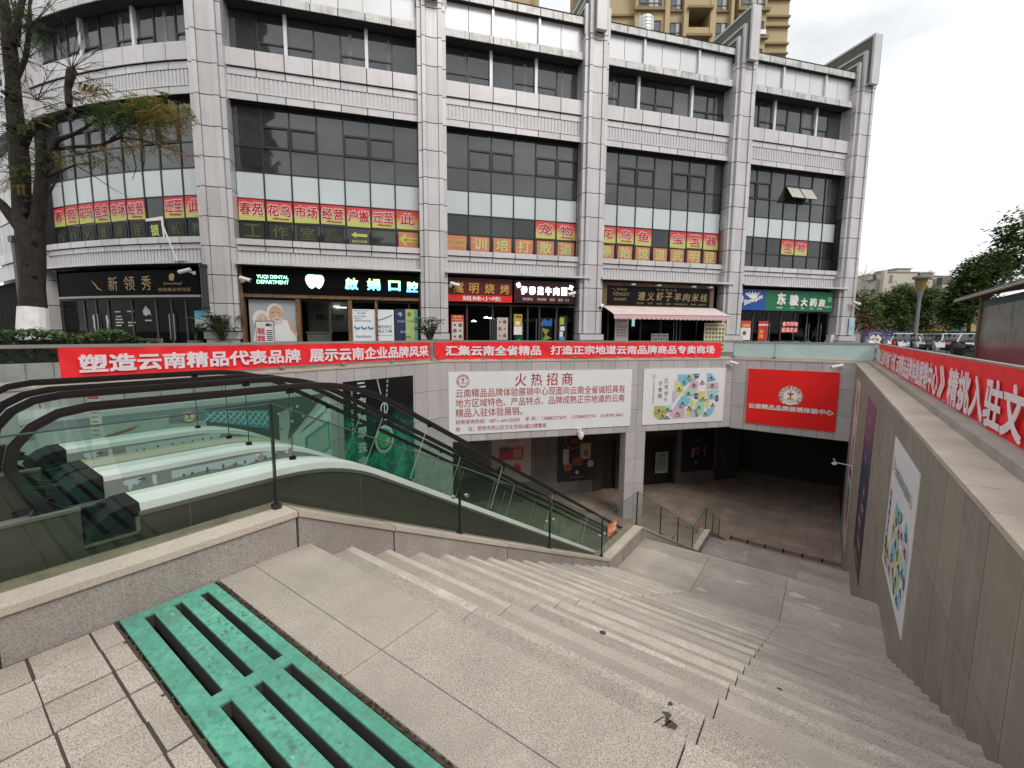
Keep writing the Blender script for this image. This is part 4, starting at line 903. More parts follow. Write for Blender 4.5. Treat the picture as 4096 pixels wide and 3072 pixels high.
# facade pilasters
PIL = [(-19.5, .75), (-7.83, .70), (2.05, .70), (10.95, .70), (20.68, .70), (30.0, .72)]
for pi, (c, h) in enumerate(PIL):
    q = MB(FAC); z = .9 if pi else .9; zz = [.30, .55, .92, 1.27]
    top = 17.36
    zs = [1.36, 2.65, 3.95, 5.25, 6.56, 7.86, 9.16, 10.46, 11.78, 13.1, 14.42, 15.74, 17.06] + ([18.4] if pi < 3 else [17.36])
    for a, b in zip(zs, zs[1:]):
        g_ = .04
        q.box(c - h, c - h + .19, -.5, .30, a + g_, b, 0); q.box(c + h - .19, c + h, -.5, .30, a + g_, b, 0)
        q.box(c - h + .205, c - h + .405, -.3, .47, a + g_, b, 0); q.box(c + h - .405, c + h - .205, -.3, .47, a + g_, b, 0)
        q.box(c - h + .422, c + h - .422, -.3, .40, a + g_, b, 0)
    q.box(c - h + .02, c + h - .02, -.48, .28, .3, top + 1, 1); q.box(c - h + .25, c + h - .25, .27, .385, .3, top, 1)
    # cap of nested slabs running back over the roof
    if pi >= 1:
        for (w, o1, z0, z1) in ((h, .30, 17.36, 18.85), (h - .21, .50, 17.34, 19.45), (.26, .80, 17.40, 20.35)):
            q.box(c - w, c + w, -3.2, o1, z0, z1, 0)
            e_ = .16 if w > .5 else .13      # raised rim round a sunk field, coloured dark for the flank's shade
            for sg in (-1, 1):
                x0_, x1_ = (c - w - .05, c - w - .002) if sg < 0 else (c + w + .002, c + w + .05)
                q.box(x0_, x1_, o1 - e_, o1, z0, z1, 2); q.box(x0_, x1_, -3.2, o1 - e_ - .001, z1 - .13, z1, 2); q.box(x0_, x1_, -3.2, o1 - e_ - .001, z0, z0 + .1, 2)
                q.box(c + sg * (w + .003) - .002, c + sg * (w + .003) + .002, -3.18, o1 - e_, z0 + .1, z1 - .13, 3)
        q.box(c - .20, c + .20, .40, .55, 17.36, 17.4, 1)
    q.box(c - h - .04, c + h + .04, -.45, .55, 1.02, 1.345, 0); q.box(c - h + .03, c + h - .03, -.45, .46, .3, 1.0, 0)
    q.build('pilaster', [PANEL, GAP, M('fin_panel', (.40, .41, .40), .4, metal=.2, var=.06), M('fin_flank_shade', (.085, .082, .075), .6, var=.15, streak=.3, gcol=(.13, .12, .11))], bld)
for bi, (s0, s1, cols, curved) in enumerate(BAYS):
    n = len(cols) - 1; step = (s1 - s0) / n; upper = bi >= 1 or True
    # cladding bands
    q = MB(FAC)
    panels(q, s0, s1, 0, 13.39, 14.13, n); q.long(s0, s1, -.75, -.2, 13.40, 14.07, 1); q.build('sill_band', [PANEL, GAP], bld)
    q = MB(FAC); panels(q, s0, s1, -.09, 13.05, 13.35, n); q.long(s0, s1, -.5, -.24, 13.06, 13.38, 1); q.build('frieze_band', [PANEL, GAP], bld)
    q = MB(FAC); panels(q, s0, s1, -.03, 11.97, 12.29, n); q.long(s0, s1, -.5, -.24, 11.98, 13.04, 1); q.build('lintel_band', [PANEL, GAP], bld)
    q = MB(FAC)
    q.long(s0, s1, -.11, .0, 12.295, 12.32); q.build('drip_rail', PANEL, bld)
    q = MB(FAC); panels(q, s0, s1, .03, 5.47, 5.745, n); q.long(s0, s1, -.5, -.16, 5.48, 5.73, 1); q.build('ledge_band', [PANEL, GAP], bld)
    q = MB(FAC); panels(q, s0, s1, -.06, 5.21, 5.43, n)
    q.long(s0, s1, -.5, -.16, 5.2, 5.45, 1); q.build('frieze_band', [PANEL, GAP], bld)
    q = MB(FAC); panels(q, s0, s1, .04, 16.2, 16.56, n); q.long(s0, s1, -.75, -.02, 16.19, 16.54, 1); q.build('eave_beam', [PANELD, GAP], bld)
    q = MB(FAC); panels(q, s0, s1, .10, 17.93, 18.30, n); q.long(s0, s1, -.5, .06, 17.92, 18.28, 1); q.long(s0, s1, -.7, .12, 18.3, 18.34, 1)
    q.build('roof_coping', [PANELD, GAP], bld)
    q = MB(FAC); panels(q, s0, s1, -.18, 16.57, 17.93, n, gap=.03)
    posts = [cols[k] for k in ((3, 6) if n == 9 else (2, 5) if n >= 7 else (2, 4))]
    for x in posts: q.box(x - .06, x + .06, -.18, -.02, 16.57, 17.93)
    q.build('parapet_panel', [PANELW, GAP], bld)
    # ribbed louvre strips
    for z0, z1, o in ((12.32, 13.03, -.12), (4.62, 5.2, -.12)):
        q = MB(FAC); m = int((s1 - s0) / .19); w = (s1 - s0) / m
        for i in range(m): q.box(s0 + i * w, s0 + i * w + w * .74, o - .035, o, z0, z1)
        q.long(s0, s1, o - .1, o - .033, z0, z1); q.build('ribbed_strip', RIB, bld)
    # curtain wall windows: one tall window per column above, one below
    lo = BEND if bi == 0 else None
    zg = -.47
    for k in range(n):
        a, b = cols[k], cols[k + 1]
        q = MB(FAC)
        q.box(a - .03, a + .03, zg - .03, zg + .05, 5.74, 11.98)
        for z in (11.9, 10.09, 8.95, 7.70, 6.655, 5.77): q.box(a + .03, b - .03, zg - .03, zg + .03, z - .03, z + .03)
        if k == n - 1: q.box(b - .03, b + .03, zg - .03, zg + .05, 5.74, 11.98)
        cs = k in CASE[bi]
        if cs:
            q.box(a + .03, b - .03, zg, zg + .07, 11.0, 11.09)
            q.box(a + .03, a + .10, zg, zg + .07, 10.12, 11.0); q.box(b - .10, b - .03, zg, zg + .07, 10.12, 11.0); q.box(a + .03, b - .03, zg, zg + .07, 10.06, 10.17)
        w = q.build('window', FRAME, bld)
        q = MB(FAC)
        def pane(z0, z1, a=a, b=b, q=q, m=0):
            j = [rnd.uniform(-.007, .007) for _ in range(4)]
            q.face([(a + .03, zg + j[0], z0), (b - .03, zg + j[1], z0), (b - .03, zg + j[2], z1), (a + .03, zg + j[3], z1)], m)
        if cs: pane(11.09, 11.9); pane(10.17, 11.0)
        else: pane(10.12, 11.9)
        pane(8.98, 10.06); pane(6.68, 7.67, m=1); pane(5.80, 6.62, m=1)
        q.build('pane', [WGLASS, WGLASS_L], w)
    q = MB(FAC)
    for k in range(n): q.box(cols[k] + .035, cols[k + 1] - .035, zg - .02, zg + .012, 7.74, 8.92)
    q.build('spandrel_panel', SPAN, bld)
    q = MB(FAC); q.long(s0, s1, -.7, -.44, 11.93, 11.97, 0); q.box(s0, s0 + .02, -.6, 0, 5.7, 12); q.box(s1 - .02, s1, -.6, 0, 5.7, 12); q.long(s0, s1, -1.3, -.7, 5.5, 12, 0); q.build('reveal', GAP, bld)
    # top floor windows between white posts
    zt = -.70
    cuts = [0] + list({9: (3, 6), 7: (2, 5), 6: (2, 4)}[n]) + [n]
    for c0, c1 in zip(cuts, cuts[1:]):
        q = MB(FAC); a, b = cols[c0], cols[c1]
        q.long(a, b, zt - .04, zt + .04, 14.13, 14.19); q.long(a, b, zt - .04, zt + .04, 16.1, 16.2)
        pq = MB(FAC)
        for k in range(c0, c1):
            x0, x1 = cols[k], cols[k + 1]
            if k > c0: q.box(x0 - .03, x0 + .03, zt - .04, zt + .05, 14.19, 16.1)
            half = (k + bi) % 3 != 1
            j = [rnd.uniform(-.008, .008) for _ in range(4)]
            if half:
                q.box(x0, x1, zt - .03, zt + .05, 14.83, 14.9); q.box(x0 + .03, x0 + .08, zt, zt + .06, 14.19, 14.83); q.box(x1 - .08, x1 - .03, zt, zt + .06, 14.19, 14.83)
                pq.face([(x0, zt + j[0], 14.9), (x1, zt + j[1], 14.9), (x1, zt + j[2], 16.1), (x0, zt + j[3], 16.1)]); pq.face([(x0, zt + j[2], 14.19), (x1, zt + j[0], 14.19), (x1, zt + j[1], 14.83), (x0, zt + j[3], 14.83)])
            else: pq.face([(x0, zt + j[0], 14.19), (x1, zt + j[1], 14.19), (x1, zt + j[2], 16.1), (x0, zt + j[3], 16.1)])
        w = q.build('top_window', FRAME, bld); pq.build('pane', WGLASS, w)
        if (c0 + bi) % 4 != 1:
            x0 = cols[c0] + (cols[c1] - cols[c0]) * rnd.uniform(.3, .8); bq = MB(FAC); bq.rect(x0, x0 + rnd.uniform(.12, .2), 14.2, 15.9, zt + .012); bq.build('inner_column', M('column_behind_glass', (.16, .16, .15), .08, var=.2), w)
    q = MB(FAC)
    for x in posts: q.box(x - .075, x + .075, zt - .05, -.52, 14.13, 16.2)
    q.long(s0, s1, -.72, -.1, 14.08, 14.13); q.long(s0, s1, -.9, -.74, 13.9, 16.4, 1); q.box(s0, s0 + .02, -.7, 0, 14.1, 16.3); q.box(s1 - .02, s1, -.7, 0, 14.1, 16.3)
    q.build('window_post', [PANELW, GAP], bld)
    # canopy over the shop
    q = MB(FAC); e0, e1 = (s0, s1) if bi < 2 else (s0 - .1, s1 + .55)
    oc = .55 if bi else .3
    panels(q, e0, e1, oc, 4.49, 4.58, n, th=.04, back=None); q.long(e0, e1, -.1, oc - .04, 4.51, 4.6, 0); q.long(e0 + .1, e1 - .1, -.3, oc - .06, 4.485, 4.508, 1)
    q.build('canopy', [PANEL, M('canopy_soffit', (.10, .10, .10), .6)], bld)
# body behind the front, roof, wall at the right end
q = MB(FAC); q.long(-34, 30.6, -16, -3.0, .3, 4.6, 0, 1.5); q.long(-34, 30.6, -16, -1.35, 4.6, 18.2, 0, 1.5); q.build('core', M('core_wall', (.30, .30, .30), .8), bld)
q = MB(FAC); panels(q, 30.72, 30.74, 0, .3, .31, 1); q.box(30.60, 30.72, -16, .1, .3, 17.9); q.build('end_wall', PANEL, bld)
q = MB(FAC)      # the front goes on past the left pilaster
for (z0, z1, o, m) in ((13.39, 14.13, 0, 0), (12.0, 13.35, -.1, 0), (16.2, 16.56, .04, 0), (16.6, 18.3, -.1, 0), (5.2, 5.75, 0, 0), (4.3, 5.15, -.1, 0), (7.74, 8.92, -.45, 0), (8.95, 12, -.5, 1), (5.75, 7.7, -.5, 1), (14.13, 16.2, -.6, 1), (.3, 4.3, -.6, 2)): panels(q, -33, -20.3, o, z0, z1, 11, back=None, m=m)
q.build('left_bays', [PANEL, WGLASS, BLACK], bld)
# separate tan block with a rail, behind the right end
t = thing('tan_block', 'separate tan block with a thin roof rail just behind the end pilaster', 'roof structure', FAC(34.2, -8, ZG))
q = MB(FAC); q.box(33.3, 35.2, -13, -4.0, ZG, 21.85); q.build('wall', M('tan_wall', (.42, .34, .20), .8, streak=.2), t)
q = MB(FAC); q.tube([(33.4, -4.1, 22.25), (33.4, -13, 22.25)], .03)
for k in range(5): q.tube([(33.4, -4.1 - k * 2.2, 21.8), (33.4, -4.1 - k * 2.2, 22.25)], .025)
q.build('rail', STEEL, t)
t = thing('water_tank', 'ribbed silver water tank standing on the roof', 'water tank', FAC(15.6, -4.5, 18.2))
q = MB(); c = Vector(FAC(15.26, -2.2, 18.2)); pts = []; rad = []
for k in range(25): pts.append((c.x, c.y, 18.2 + k * .095)); rad.append(.46 + (.02 if k % 2 else 0))
pts += [(c.x, c.y, 20.58), (c.x, c.y, 20.64)]; rad += [.38, .1]; q.tube(pts, rad, seg=24); q.build('tank', M('tank_steel', (.62, .62, .62), .35, metal=.5, var=.05), t, smooth=False)
q = MB(FAC); q.tube([(13.7, -2.2, 18.4), (14.6, -2.2, 19.9), (14.75, -2.2, 20.2)], .03); q.tube([(14.72, -2, 18.3), (14.72, -2, 20.6)], .025); q.build('pipe', M('pipe', (.55, .53, .48), .5), t)

# ------------------------------------------------------------------ shop fronts (parts of the building) and what hangs on them
DOORG = glass('shop_glass', (.58, .64, .62), .7, f0=.02)
DFR = M('door_frame', (.05, .045, .04), .4)
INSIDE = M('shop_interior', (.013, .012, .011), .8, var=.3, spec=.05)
def shopfront(s0, s1, posts, handles, zt, back=2.6, frame=DFR):
    q = MB(FAC); o = -.35
    for x in posts: q.box(x - .05, x + .05, o - .04, o + .04, .3, zt)
    q.long(s0, s1, o - .05, o + .05, zt - .1, zt); q.long(s0, s1, o - .04, o + .04, .3, .42)
    w = q.build('shop_front', frame, bld)
    q = MB(FAC)
    for a, b in zip(posts, posts[1:]): q.face([(a + .05, o, .42), (b - .05, o, .42), (b - .05, o, zt - .1), (a + .05, o, zt - .1)])
    q.build('glazing', DOORG, w)
    q = MB(FAC)
    for x in handles: q.tube([(x, o + .09, .95), (x, o + .09, 2.2)], .02, seg=6); q.tube([(x, o + .02, 1.2), (x, o + .09, 1.2)], .012, seg=5); q.tube([(x, o + .02, 1.95), (x, o + .09, 1.95)], .012, seg=5)
    if handles: q.build('door_handle', STEEL, w)
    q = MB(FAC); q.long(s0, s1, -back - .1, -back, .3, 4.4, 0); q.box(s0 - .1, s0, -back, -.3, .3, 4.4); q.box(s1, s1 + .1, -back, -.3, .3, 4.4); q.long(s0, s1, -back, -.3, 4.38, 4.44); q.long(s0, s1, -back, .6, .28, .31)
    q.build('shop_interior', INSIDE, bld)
shopfront(-18.7, -8.6, [-18.6, -16.6, -15.65, -14.75, -13.15, -11.65, -10.75, -9.95, -8.65], [-15.75, -15.5, -10.85, -10.6], 3.0)
shopfront(-7.1, 1.35, [-7.05, -4.6, -3.2, -2.2, -.9, .75, 1.3], [], 3.0)
shopfront(2.75, 10.25, [2.78, 3.85, 5.3, 6.35, 7.35, 8.05, 9.1, 10.2], [5.15, 5.42, 7.85, 8.2, 9.0, 9.25], 2.98)
shopfront(11.65, 19.95, [11.7, 12.4, 14.6, 16.0, 17.4, 18.6, 19.9], [16.9, 17.1], 3.0)
shopfront(21.4, 29.25, [21.45, 22.9, 24.1, 25.2, 26.3, 27.4, 28.4, 29.2], [24.0, 24.25, 27.3, 27.55, 28.6], 2.98)
def shop_sign(label, s0, s1, z0, z1, mats, o=.12, th=.16, boxes=None):
    t = thing('shop_sign', label, 'sign', FAC((s0 + s1) / 2, o, z0), 'signs over the shops')
    q = MB(FAC)
    for (a, b, c, d, m) in boxes or [(s0, s1, z0, z1, 0)]: q.long(a, b, o - th, o, c, d, m)
    q.build('sign_board', mats, t); return t
def letters(t, mat, items, o=.13, name='lettering'):
    q = MB(FAC)
    for it in items:
        body, x0, x1, z0, z1 = it[:5]; q.text(body, x0, x1, z0, z1, o, 0, it[5] if len(it) > 5 else 0, it[6] if len(it) > 6 else 0)
    return q.build(name, mat, t)
GOLDL = M('sign_gold', (.34, .245, .11), .45, metal=.3, var=.1)
# hair salon
t = shop_sign('long black sign with thin gold characters over the curved left shop', -17.6, -8.75, 3.07, 4.22, M('sign_black', (.004, .003, .004), .6, spec=.08))
letters(t, GOLDL, [('新', -13.9, -13.3, 3.29, 3.97), ('领', -12.9, -12.25, 3.29, 3.97), ('秀', -11.85, -11.3, 3.29, 3.97), ('Schwarzkopf', -10.62, -9.62, 3.50, 3.66), ('极致美业体验店', -10.93, -9.2, 3.23, 3.4)])
q = MB(FAC); q.tube([(-15.0, .14, 3.80), (-14.75, .14, 3.6), (-14.6, .14, 3.42), (-14.3, .14, 3.31)], [.01, .03, .035, .008], seg=6)
q.poly([(-10.3, 3.74), (-10.05, 3.72), (-10.02, 3.82), (-9.98, 3.95), (-10.03, 4.04), (-10.15, 4.06), (-10.27, 4.0), (-10.27, 3.92), (-10.31, 3.86), (-10.26, 3.83)], .135); q.build('logo', GOLDL, t)
q = MB(FAC); q.long(-17.7, -8.7, -.3, .16, 2.96, 3.06); q.build('trim_rail', M('trim_grey', (.30, .29, .28), .4, metal=.3), t)
# dental clinic
t = shop_sign('black dental sign with glowing mint green and blue lettering', -6.95, 1.28, 3.22, 4.35, M('sign_black_gloss', (.002, .002, .003), .5, spec=.1))
GLOW = vramp('glow_letters', [(0, (.10, .45, .95)), (.5, (.25, .95, .85)), (1, (.55, 1, .35))], 3.38, 4.0, .5, 1.6, .05)
GLOWG = flat('glow_mint', (.45, .95, .70), .5, 1.3)
letters(t, GLOW, [('啟', -2.38, -1.75, 3.5, 4.08, .03, .03), ('娟', -1.32, -.68, 3.5, 4.08, .03, .03), ('口', -.28, .32, 3.5, 4.02, .05, .03), ('腔', .62, 1.22 - .02, 3.45, 4.0, .03, .03)])
letters(t, GLOWG, [('YUQI DENTAL', -6.35, -4.95, 3.88, 4.08, .03), ('DEPARTMENT', -6.35, -4.95, 3.66, 3.84, .03)], .132)
q = MB(FAC)
def heart(cx, cz, w, h, m, o):
    q.poly([(cx + w * x, cz + h * z) for x, z in [(0, -1), (.45, -.75), (.8, -.3), (1, .25), (.92, .7), (.6, .97), (.2, 1), (-.2, 1), (-.6, .97), (-.92, .7), (-1, .25), (-.8, -.3), (-.45, -.75)]], o, m)
heart(-3.92, 3.83, .29, .35, 0, .132); heart(-3.60, 3.83, .26, .34, 1, .135); q.build('logo', [flat('glow_cyan', (.45, .95, .85), .5, 1.3), flat('glow_lime', (.55, .95, .50), .5, 1.2)], t)
WOOD = M('old_wood', (.16, .085, .04), .7, var=.5, nscale=6)
q = MB(FAC); q.long(-7.1, 1.36, -.2, .06, 3.02, 3.2); q.box(1.29, 1.40, -.3, .1, .3, 4.4); q.box(-7.1, -6.98, -.3, .1, .3, 4.4); q.box(-4.72, -4.52, -.32, .0, .3, 3.02); q.box(-2.3, -2.1, -.32, 0, .3, 3.02); q.box(-.98, -.85, -.32, 0, .3, 3.02); q.build('timber_surround', WOOD, bld)
# barbecue and noodle signs
t = shop_sign('dark red snack shop sign with gold characters and a bright red strip', 2.80, 6.30, 3.06, 4.32, [M('sign_maroon', (.11, .008, .010), .4), REDP], boxes=[(2.80, 6.30, 3.42, 4.32, 0), (2.80, 6.30, 3.06, 3.418, 1)])
letters(t, M('sign_orange_gold', (.62, .33, .08), .4, metal=.2), [('嵩', 3.05, 3.6, 3.5, 4.1, .02, .05), ('明', 3.9, 4.42, 3.5, 4.05, .02, .05), ('烧', 4.75, 5.28, 3.5, 4.05, .02, .05), ('烤', 5.6, 6.12, 3.5, 4.03, .02, .05)])
letters(t, WHITE, [('姐妹小吃', 3.55, 5.65, 3.12, 3.36, .03)], .133, 'small_lettering')
t = shop_sign('dark maroon noodle shop sign with glowing white characters', 6.42, 9.95, 3.06, 4.3, M('sign_wine', (.045, .006, .010), .35))
LIT = flat('lit_white', (.85, .95, 1.0), .5, 1.5)
q = MB(FAC)
for i, ch in enumerate('伊穆苑牛肉面'): q.text(ch, 6.80 + i * .475, 7.17 + i * .475, 3.52, 3.98, .13, 0, .05, .03)
for ch, cx, cz, a in (('清', 6.66, 4.03, .35), ('真', 9.77, 3.98, -.35)):
    q.text(ch, -.13, .13, -.14, .14, .13, 0, .05, .03, map2=lambda x, z: (cx + x * math.cos(a) - z * math.sin(a), cz + x * math.sin(a) + z * math.cos(a)))
q.build('lettering', LIT, t)
letters(t, flat('sign_pale', (.5, .42, .42)), [('青海美食', 6.9, 7.5, 3.2, 3.36, .02), ('特色拌面', 7.75, 8.3, 3.2, 3.36, .02), ('盖饭', 8.5, 8.8, 3.2, 3.36, .02), ('盖面', 9.0, 9.28, 3.2, 3.36, .02), ('米线', 9.4, 9.68, 3.2, 3.36, .02)], .132, 'small_lettering')
# rice noodle restaurant
t = shop_sign('black framed restaurant sign with gold brush characters above a pink awning', 11.75, 19.4, 2.98, 4.42, [M('sign_wood', (.15, .085, .045), .6), M('sign_black_b', (.008, .007, .008), .5, spec=.15)], boxes=[(11.75, 19.4, 2.98, 4.42, 0)])
q = MB(FAC); q.box(12.05, 19.1, .121, .14, 3.08, 4.2, 1); q.build('black_field', [WOOD, M('sign_black_b', (.008, .007, .008), .5, spec=.15)], t)
q = MB(FAC)
for i, ch in enumerate('遵义虾子羊肉米线'): q.text(ch, 14.05 + i * .62, 14.52 + i * .62, 3.40, 3.90, .145, 0, .015, shear=.05)
for i, ch in enumerate('中华名小吃'): q.text(ch, 15.3 + i * .3, 15.5 + i * .3, 3.97, 4.12, .145, 0)
for w_, x in zip('ZUN YI XIA ZI YANG ROU MI XIAN'.split(), (14.0, 14.7, 15.3, 15.95, 16.5, 17.05, 17.75, 18.25)): q.text(w_, x, x + .11 * len(w_) + .12, 3.17, 3.27, .145, 0)
q.text('羊味源', 12.65, 13.35, 3.92, 4.08, .145, 0); q.text('YOWEIY', 12.4, 13.5, 3.62, 3.82, .145, 0); q.text('新闻路店', 12.5, 13.3, 3.35, 3.5, .145, 0); q.tube([(12.3, .15, 4.05), (12.55, .15, 3.95), (12.7, .15, 3.75), (13.1, .15, 3.62)], .012, seg=4)
q.build('lettering', GOLDL, t)
AWN = M('awning_cloth', (.62, .53, .49), .8, var=.08, nscale=2, streak=.3, gcol=(.55, .30, .32))
t = thing('awning', 'faded pink scalloped awning sloping out over the restaurant windows', 'awning', FAC(15.5, .5, 2.3))
q = MB(FAC); q.face([(11.75, .14, 3.02), (19.5, .14, 3.02), (19.75, 1.25, 2.52), (11.95, 1.25, 2.52)]); q.face([(11.75, .14, 3.02), (11.95, 1.25, 2.52), (11.95, 1.25, 2.48)]); q.build('cloth', AWN, t)
q = MB(FAC)
n = 26
for i in range(n):
    a, b = 11.95 + 7.8 * i / n, 11.95 + 7.8 * (i + 1) / n
    q.face([(a, 1.252, 2.52), (b, 1.252, 2.52), (b, 1.255, 2.28), (b - (b - a) * .25, 1.26, 2.225), (a + (b - a) * .25, 1.26, 2.225), (a, 1.255, 2.28)])
q.build('valance', M('valance_cloth', (.64, .40, .43), .8, var=.08), t)
q = MB(FAC); q.tube([(11.9, 1.25, 2.51), (19.78, 1.25, 2.51)], .025); q.build('front_bar', STEEL, t)
# pharmacy
t = shop_sign('green pharmacy sign with white raised characters and a blue logo panel', 21.45, 28.95, 2.98, 4.3, [flat('sign_green', (.005, .16, .06), .4), flat('sign_blue', (.012, .07, .32), .4)], boxes=[(23.35, 28.95, 2.98, 4.3, 0), (21.45, 23.348, 2.98, 4.3, 1)])
letters(t, WHITE, [('东', 24.25, 24.95, 3.36, 4.15, .04, .05), ('骏', 25.25, 26.0, 3.32, 4.05, .04, .05), ('大', 26.2, 26.75, 3.3, 3.85, .04, .05), ('药', 26.95, 27.55, 3.3, 3.85, .04, .05), ('房', 27.7, 28.25, 3.3, 3.82, .04, .05), ('DONG', 24.3, 24.75, 3.12, 3.24, .02), ('JUN', 25.4, 25.75, 3.12, 3.24, .02), ('DA', 26.3, 26.55, 3.12, 3.24, .02), ('YAO', 27.0, 27.35, 3.12, 3.24, .02), ('FANG', 27.65, 28.1, 3.12, 3.24, .02), ('新闻路昆钢二店', 28.28, 28.92, 3.25, 3.38)])
q = MB(FAC)
q.text('DONGJUN', 0, 1.45, 0, .3, .125, 0, .05, .03, map2=lambda x, z: (21.72 + x * .97 - z * .2, 3.2 + x * .33 + z)); q.poly([(21.75, 3.98), (21.9, 4.1), (22.0, 3.95), (22.05, 4.18), (22.2, 3.98), (22.3, 4.22), (22.4, 4.0), (22.55, 4.2), (22.6, 4.02), (22.95, 4.18), (22.55, 3.72), (22.2, 3.72)], .13); q.text('1-', 21.52, 21.85, 3.45, 3.85, .13, 0, .04, .02)
q.ring(28.7, 3.8, .10, .14, .13, 0, 12); q.build('logo', WHITE, t)
# ------------------------------------------------------------------ posters taped inside the windows
PGR = [vramp('poster_print', [(0, (.50, .55, .13)), (.30, (.58, .56, .16)), (.5, (.66, .36, .12)), (.7, (.68, .09, .06)), (1, (.64, .03, .05))], 6.64, 7.68, .55, 0, .14)]
PRED = flat('poster_red', (.45, .015, .02)); PWH = flat('poster_white', (.78, .72, .70))
ORG = M('orange_paper', (.62, .22, .11), .6, var=.1, nscale=3, island=.1); LIMEINK = flat('lime_ink', (.50, .55, .16))
pz0 = -.455
names = ['春', '苑', '花鸟', '鱼虫', '市场', '经营', None, '迁至', '此']
def wposter(bi, k, chars, ordinal, extra=''):
    s0, s1, cols, _ = BAYS[bi]; a, b = cols[k] + .05, cols[k + 1] - .05
    za, zb = 6.72 + rnd.uniform(-.03, .03), 7.66 + rnd.uniform(-.02, .015)
    t = thing('window_poster', 'red and yellow window poster with the characters %s in the %s bay%s' % (chars, ordinal, extra) if len(chars) > 1 else 'red and yellow window poster with the character %s in the %s bay%s' % (chars, ordinal, extra), 'poster', FAC((a + b) / 2, pz0, za), 'red and yellow posters in the windows')
    q = MB(FAC); c = pz0 + .02
    q.face([(a, c + .01, za + rnd.uniform(-.02, .02)), (b, c, za + rnd.uniform(-.02, .02)), (b, c + .012, zb), (a, c, zb)]); q.build('paper', PGR[0], t)
    n = len(chars); w = (b - a - .1) / n; wh = MB(FAC); rd = MB(FAC)
    if bi > 1 or n == 1: pad = (b - a) * .14
    else: pad = .03
    w = (b - a - 2 * pad) / n
    for i, ch in enumerate(chars):
        x0 = a + pad + i * w + .02; x1 = x0 + w - .04; z0, z1 = za + .24, zb - .14
        wh.text(ch, x0 - .025, x1 + .025, z0 - .03, z1 + .03, c + .02, 0, .055); rd.text(ch, x0, x1, z0, z1, c + .026, 0, .022)
    rd.poly([(a + .2, za + .12), (b - .15, za + .10), (b - .15, za + .15), (a + .4, za + .16), (a + .42, za + .2)], c + .02) if k % 2 else None
    wh.build('outline', PWH, t); rd.build('lettering', PRED, t)
for k, ch in enumerate(names):
    if ch: wposter(0, k, ch, 'curved left')
for k, ch in enumerate(['春苑', '花鸟', '市场', '经营', '户搬', '迁至', '此']): wposter(1, k, ch, 'dental clinic')
wposter(2, 4, '宠', 'noodle shop'); wposter(2, 5, '物', 'noodle shop')
for k, ch in enumerate(['花', '鸟', '鱼', None, '宝', '玉', '器']):
    if ch: wposter(3, k, ch, 'pink awning')
wposter(4, 3, '宠', 'pharmacy'); wposter(4, 4, '物', 'pharmacy')
def lposter(bi, k, label, mat, items, z0=5.83, z1=6.6, pad=.08, ink=LIMEINK, arrow=None, group='lettering sheets in the lower windows'):
    s0, s1, cols, _ = BAYS[bi]; a, b = cols[k] + .04 + pad, cols[k + 1] - .04 - pad
    t = thing('window_sheet', label, 'poster', FAC((a + b) / 2, pz0, z0), group)
    q = MB(FAC); c = pz0 + .02; q.face([(a, c, z0), (b, c, z0), (b, c, z1), (a, c, z1)]); q.build('paper', mat, t)
    q = MB(FAC)
    for (body, u0, u1, v0, v1, bd) in items: q.text(body, a + (b - a) * u0, a + (b - a) * u1, z0 + (z1 - z0) * v0, z0 + (z1 - z0) * v1, c + .015, 0, bd)
    if arrow: q.poly([(a + (b - a) * x, z0 + (z1 - z0) * z) for x, z in arrow], c + .012, 1)
    q.build('lettering', [ink, M('arrow_ink', (.52, .55, .10), .5)], t)
DKP = M('dark_sheet', (.018, .02, .018), .6, var=.2); DGRN = flat('dim_green_ink', (.07, .10, .035))
for k, ch in enumerate('nny健身连锁私教'):
    if ch == '锁': continue
    lposter(0, k, 'black sheet with dim green letter n, nearest the left pilaster' if k == 0 else 'black sheet with dim green letter n, beside the letter y' if k == 1 else 'black window sheet with the dim green %s %s in the curved left bay' % ('letter' if ch == 'y' else 'character', ch), DKP, [(ch, .25, .75, .15, .85 if ch not in 'ny' else .65, .02)], ink=DGRN)
lposter(0, 6, 'black sheet with the bright lime character 锁 behind torn white paper', DKP, [('锁', .12, .72, .1, .8, .025)], z1=6.6)
t = thing('torn_paper', 'strip of torn white paper hanging in a window of the curved bay', 'paper', FAC(-11.4, pz0, 6.6))
q = MB(FAC); q.poly([(-11.95, 6.72), (-10.92, 6.80), (-10.9, 5.85), (-11.0, 5.84), (-11.05, 6.62), (-11.93, 6.6)], pz0 + .05); q.build('sheet', PWH, t)
for k, ch in enumerate('工作室'): lposter(1, k, 'black window sheet with the dim green character %s in the dental clinic bay' % ch, DKP, [(ch, .15, .85, .12, .9, .02)], ink=DGRN)
lposter(1, 3, 'black sheet with a handwritten phone number in the dental clinic bay', DKP, [('0871-', .1, .7, .52, .9, .03), ('68234562', .08, .92, .1, .48, .03)], ink=flat('dim_grey_ink', (.06, .065, .05)))
lposter(1, 4, 'dark sheet with a yellow left arrow in the dental clinic bay', M('smoke_sheet', (.06, .065, .06), .6), [('前行100米', .15, .9, .12, .3, .02)], arrow=[(.1, .62), (.35, .82), (.35, .7), (.9, .7), (.9, .52), (.35, .52), (.35, .42)])
lposter(1, 6, 'orange sheet with a big yellow arrow at the right end of the dental bay', ORG, [('前行100米', .3, .97, .4, .58, .02)], ink=PRED, arrow=[(.03, .5), (.4, .95), (.4, .66), (.97, .66), (.97, .32), (.4, .32), (.4, .05)])
lposter(2, 0, 'orange sheet with two lines of small text in the noodle shop bay', ORG, [('联系人潘老师', .08, .92, .55, .8, .02), ('13759562218', .08, .92, .2, .42, .02)])
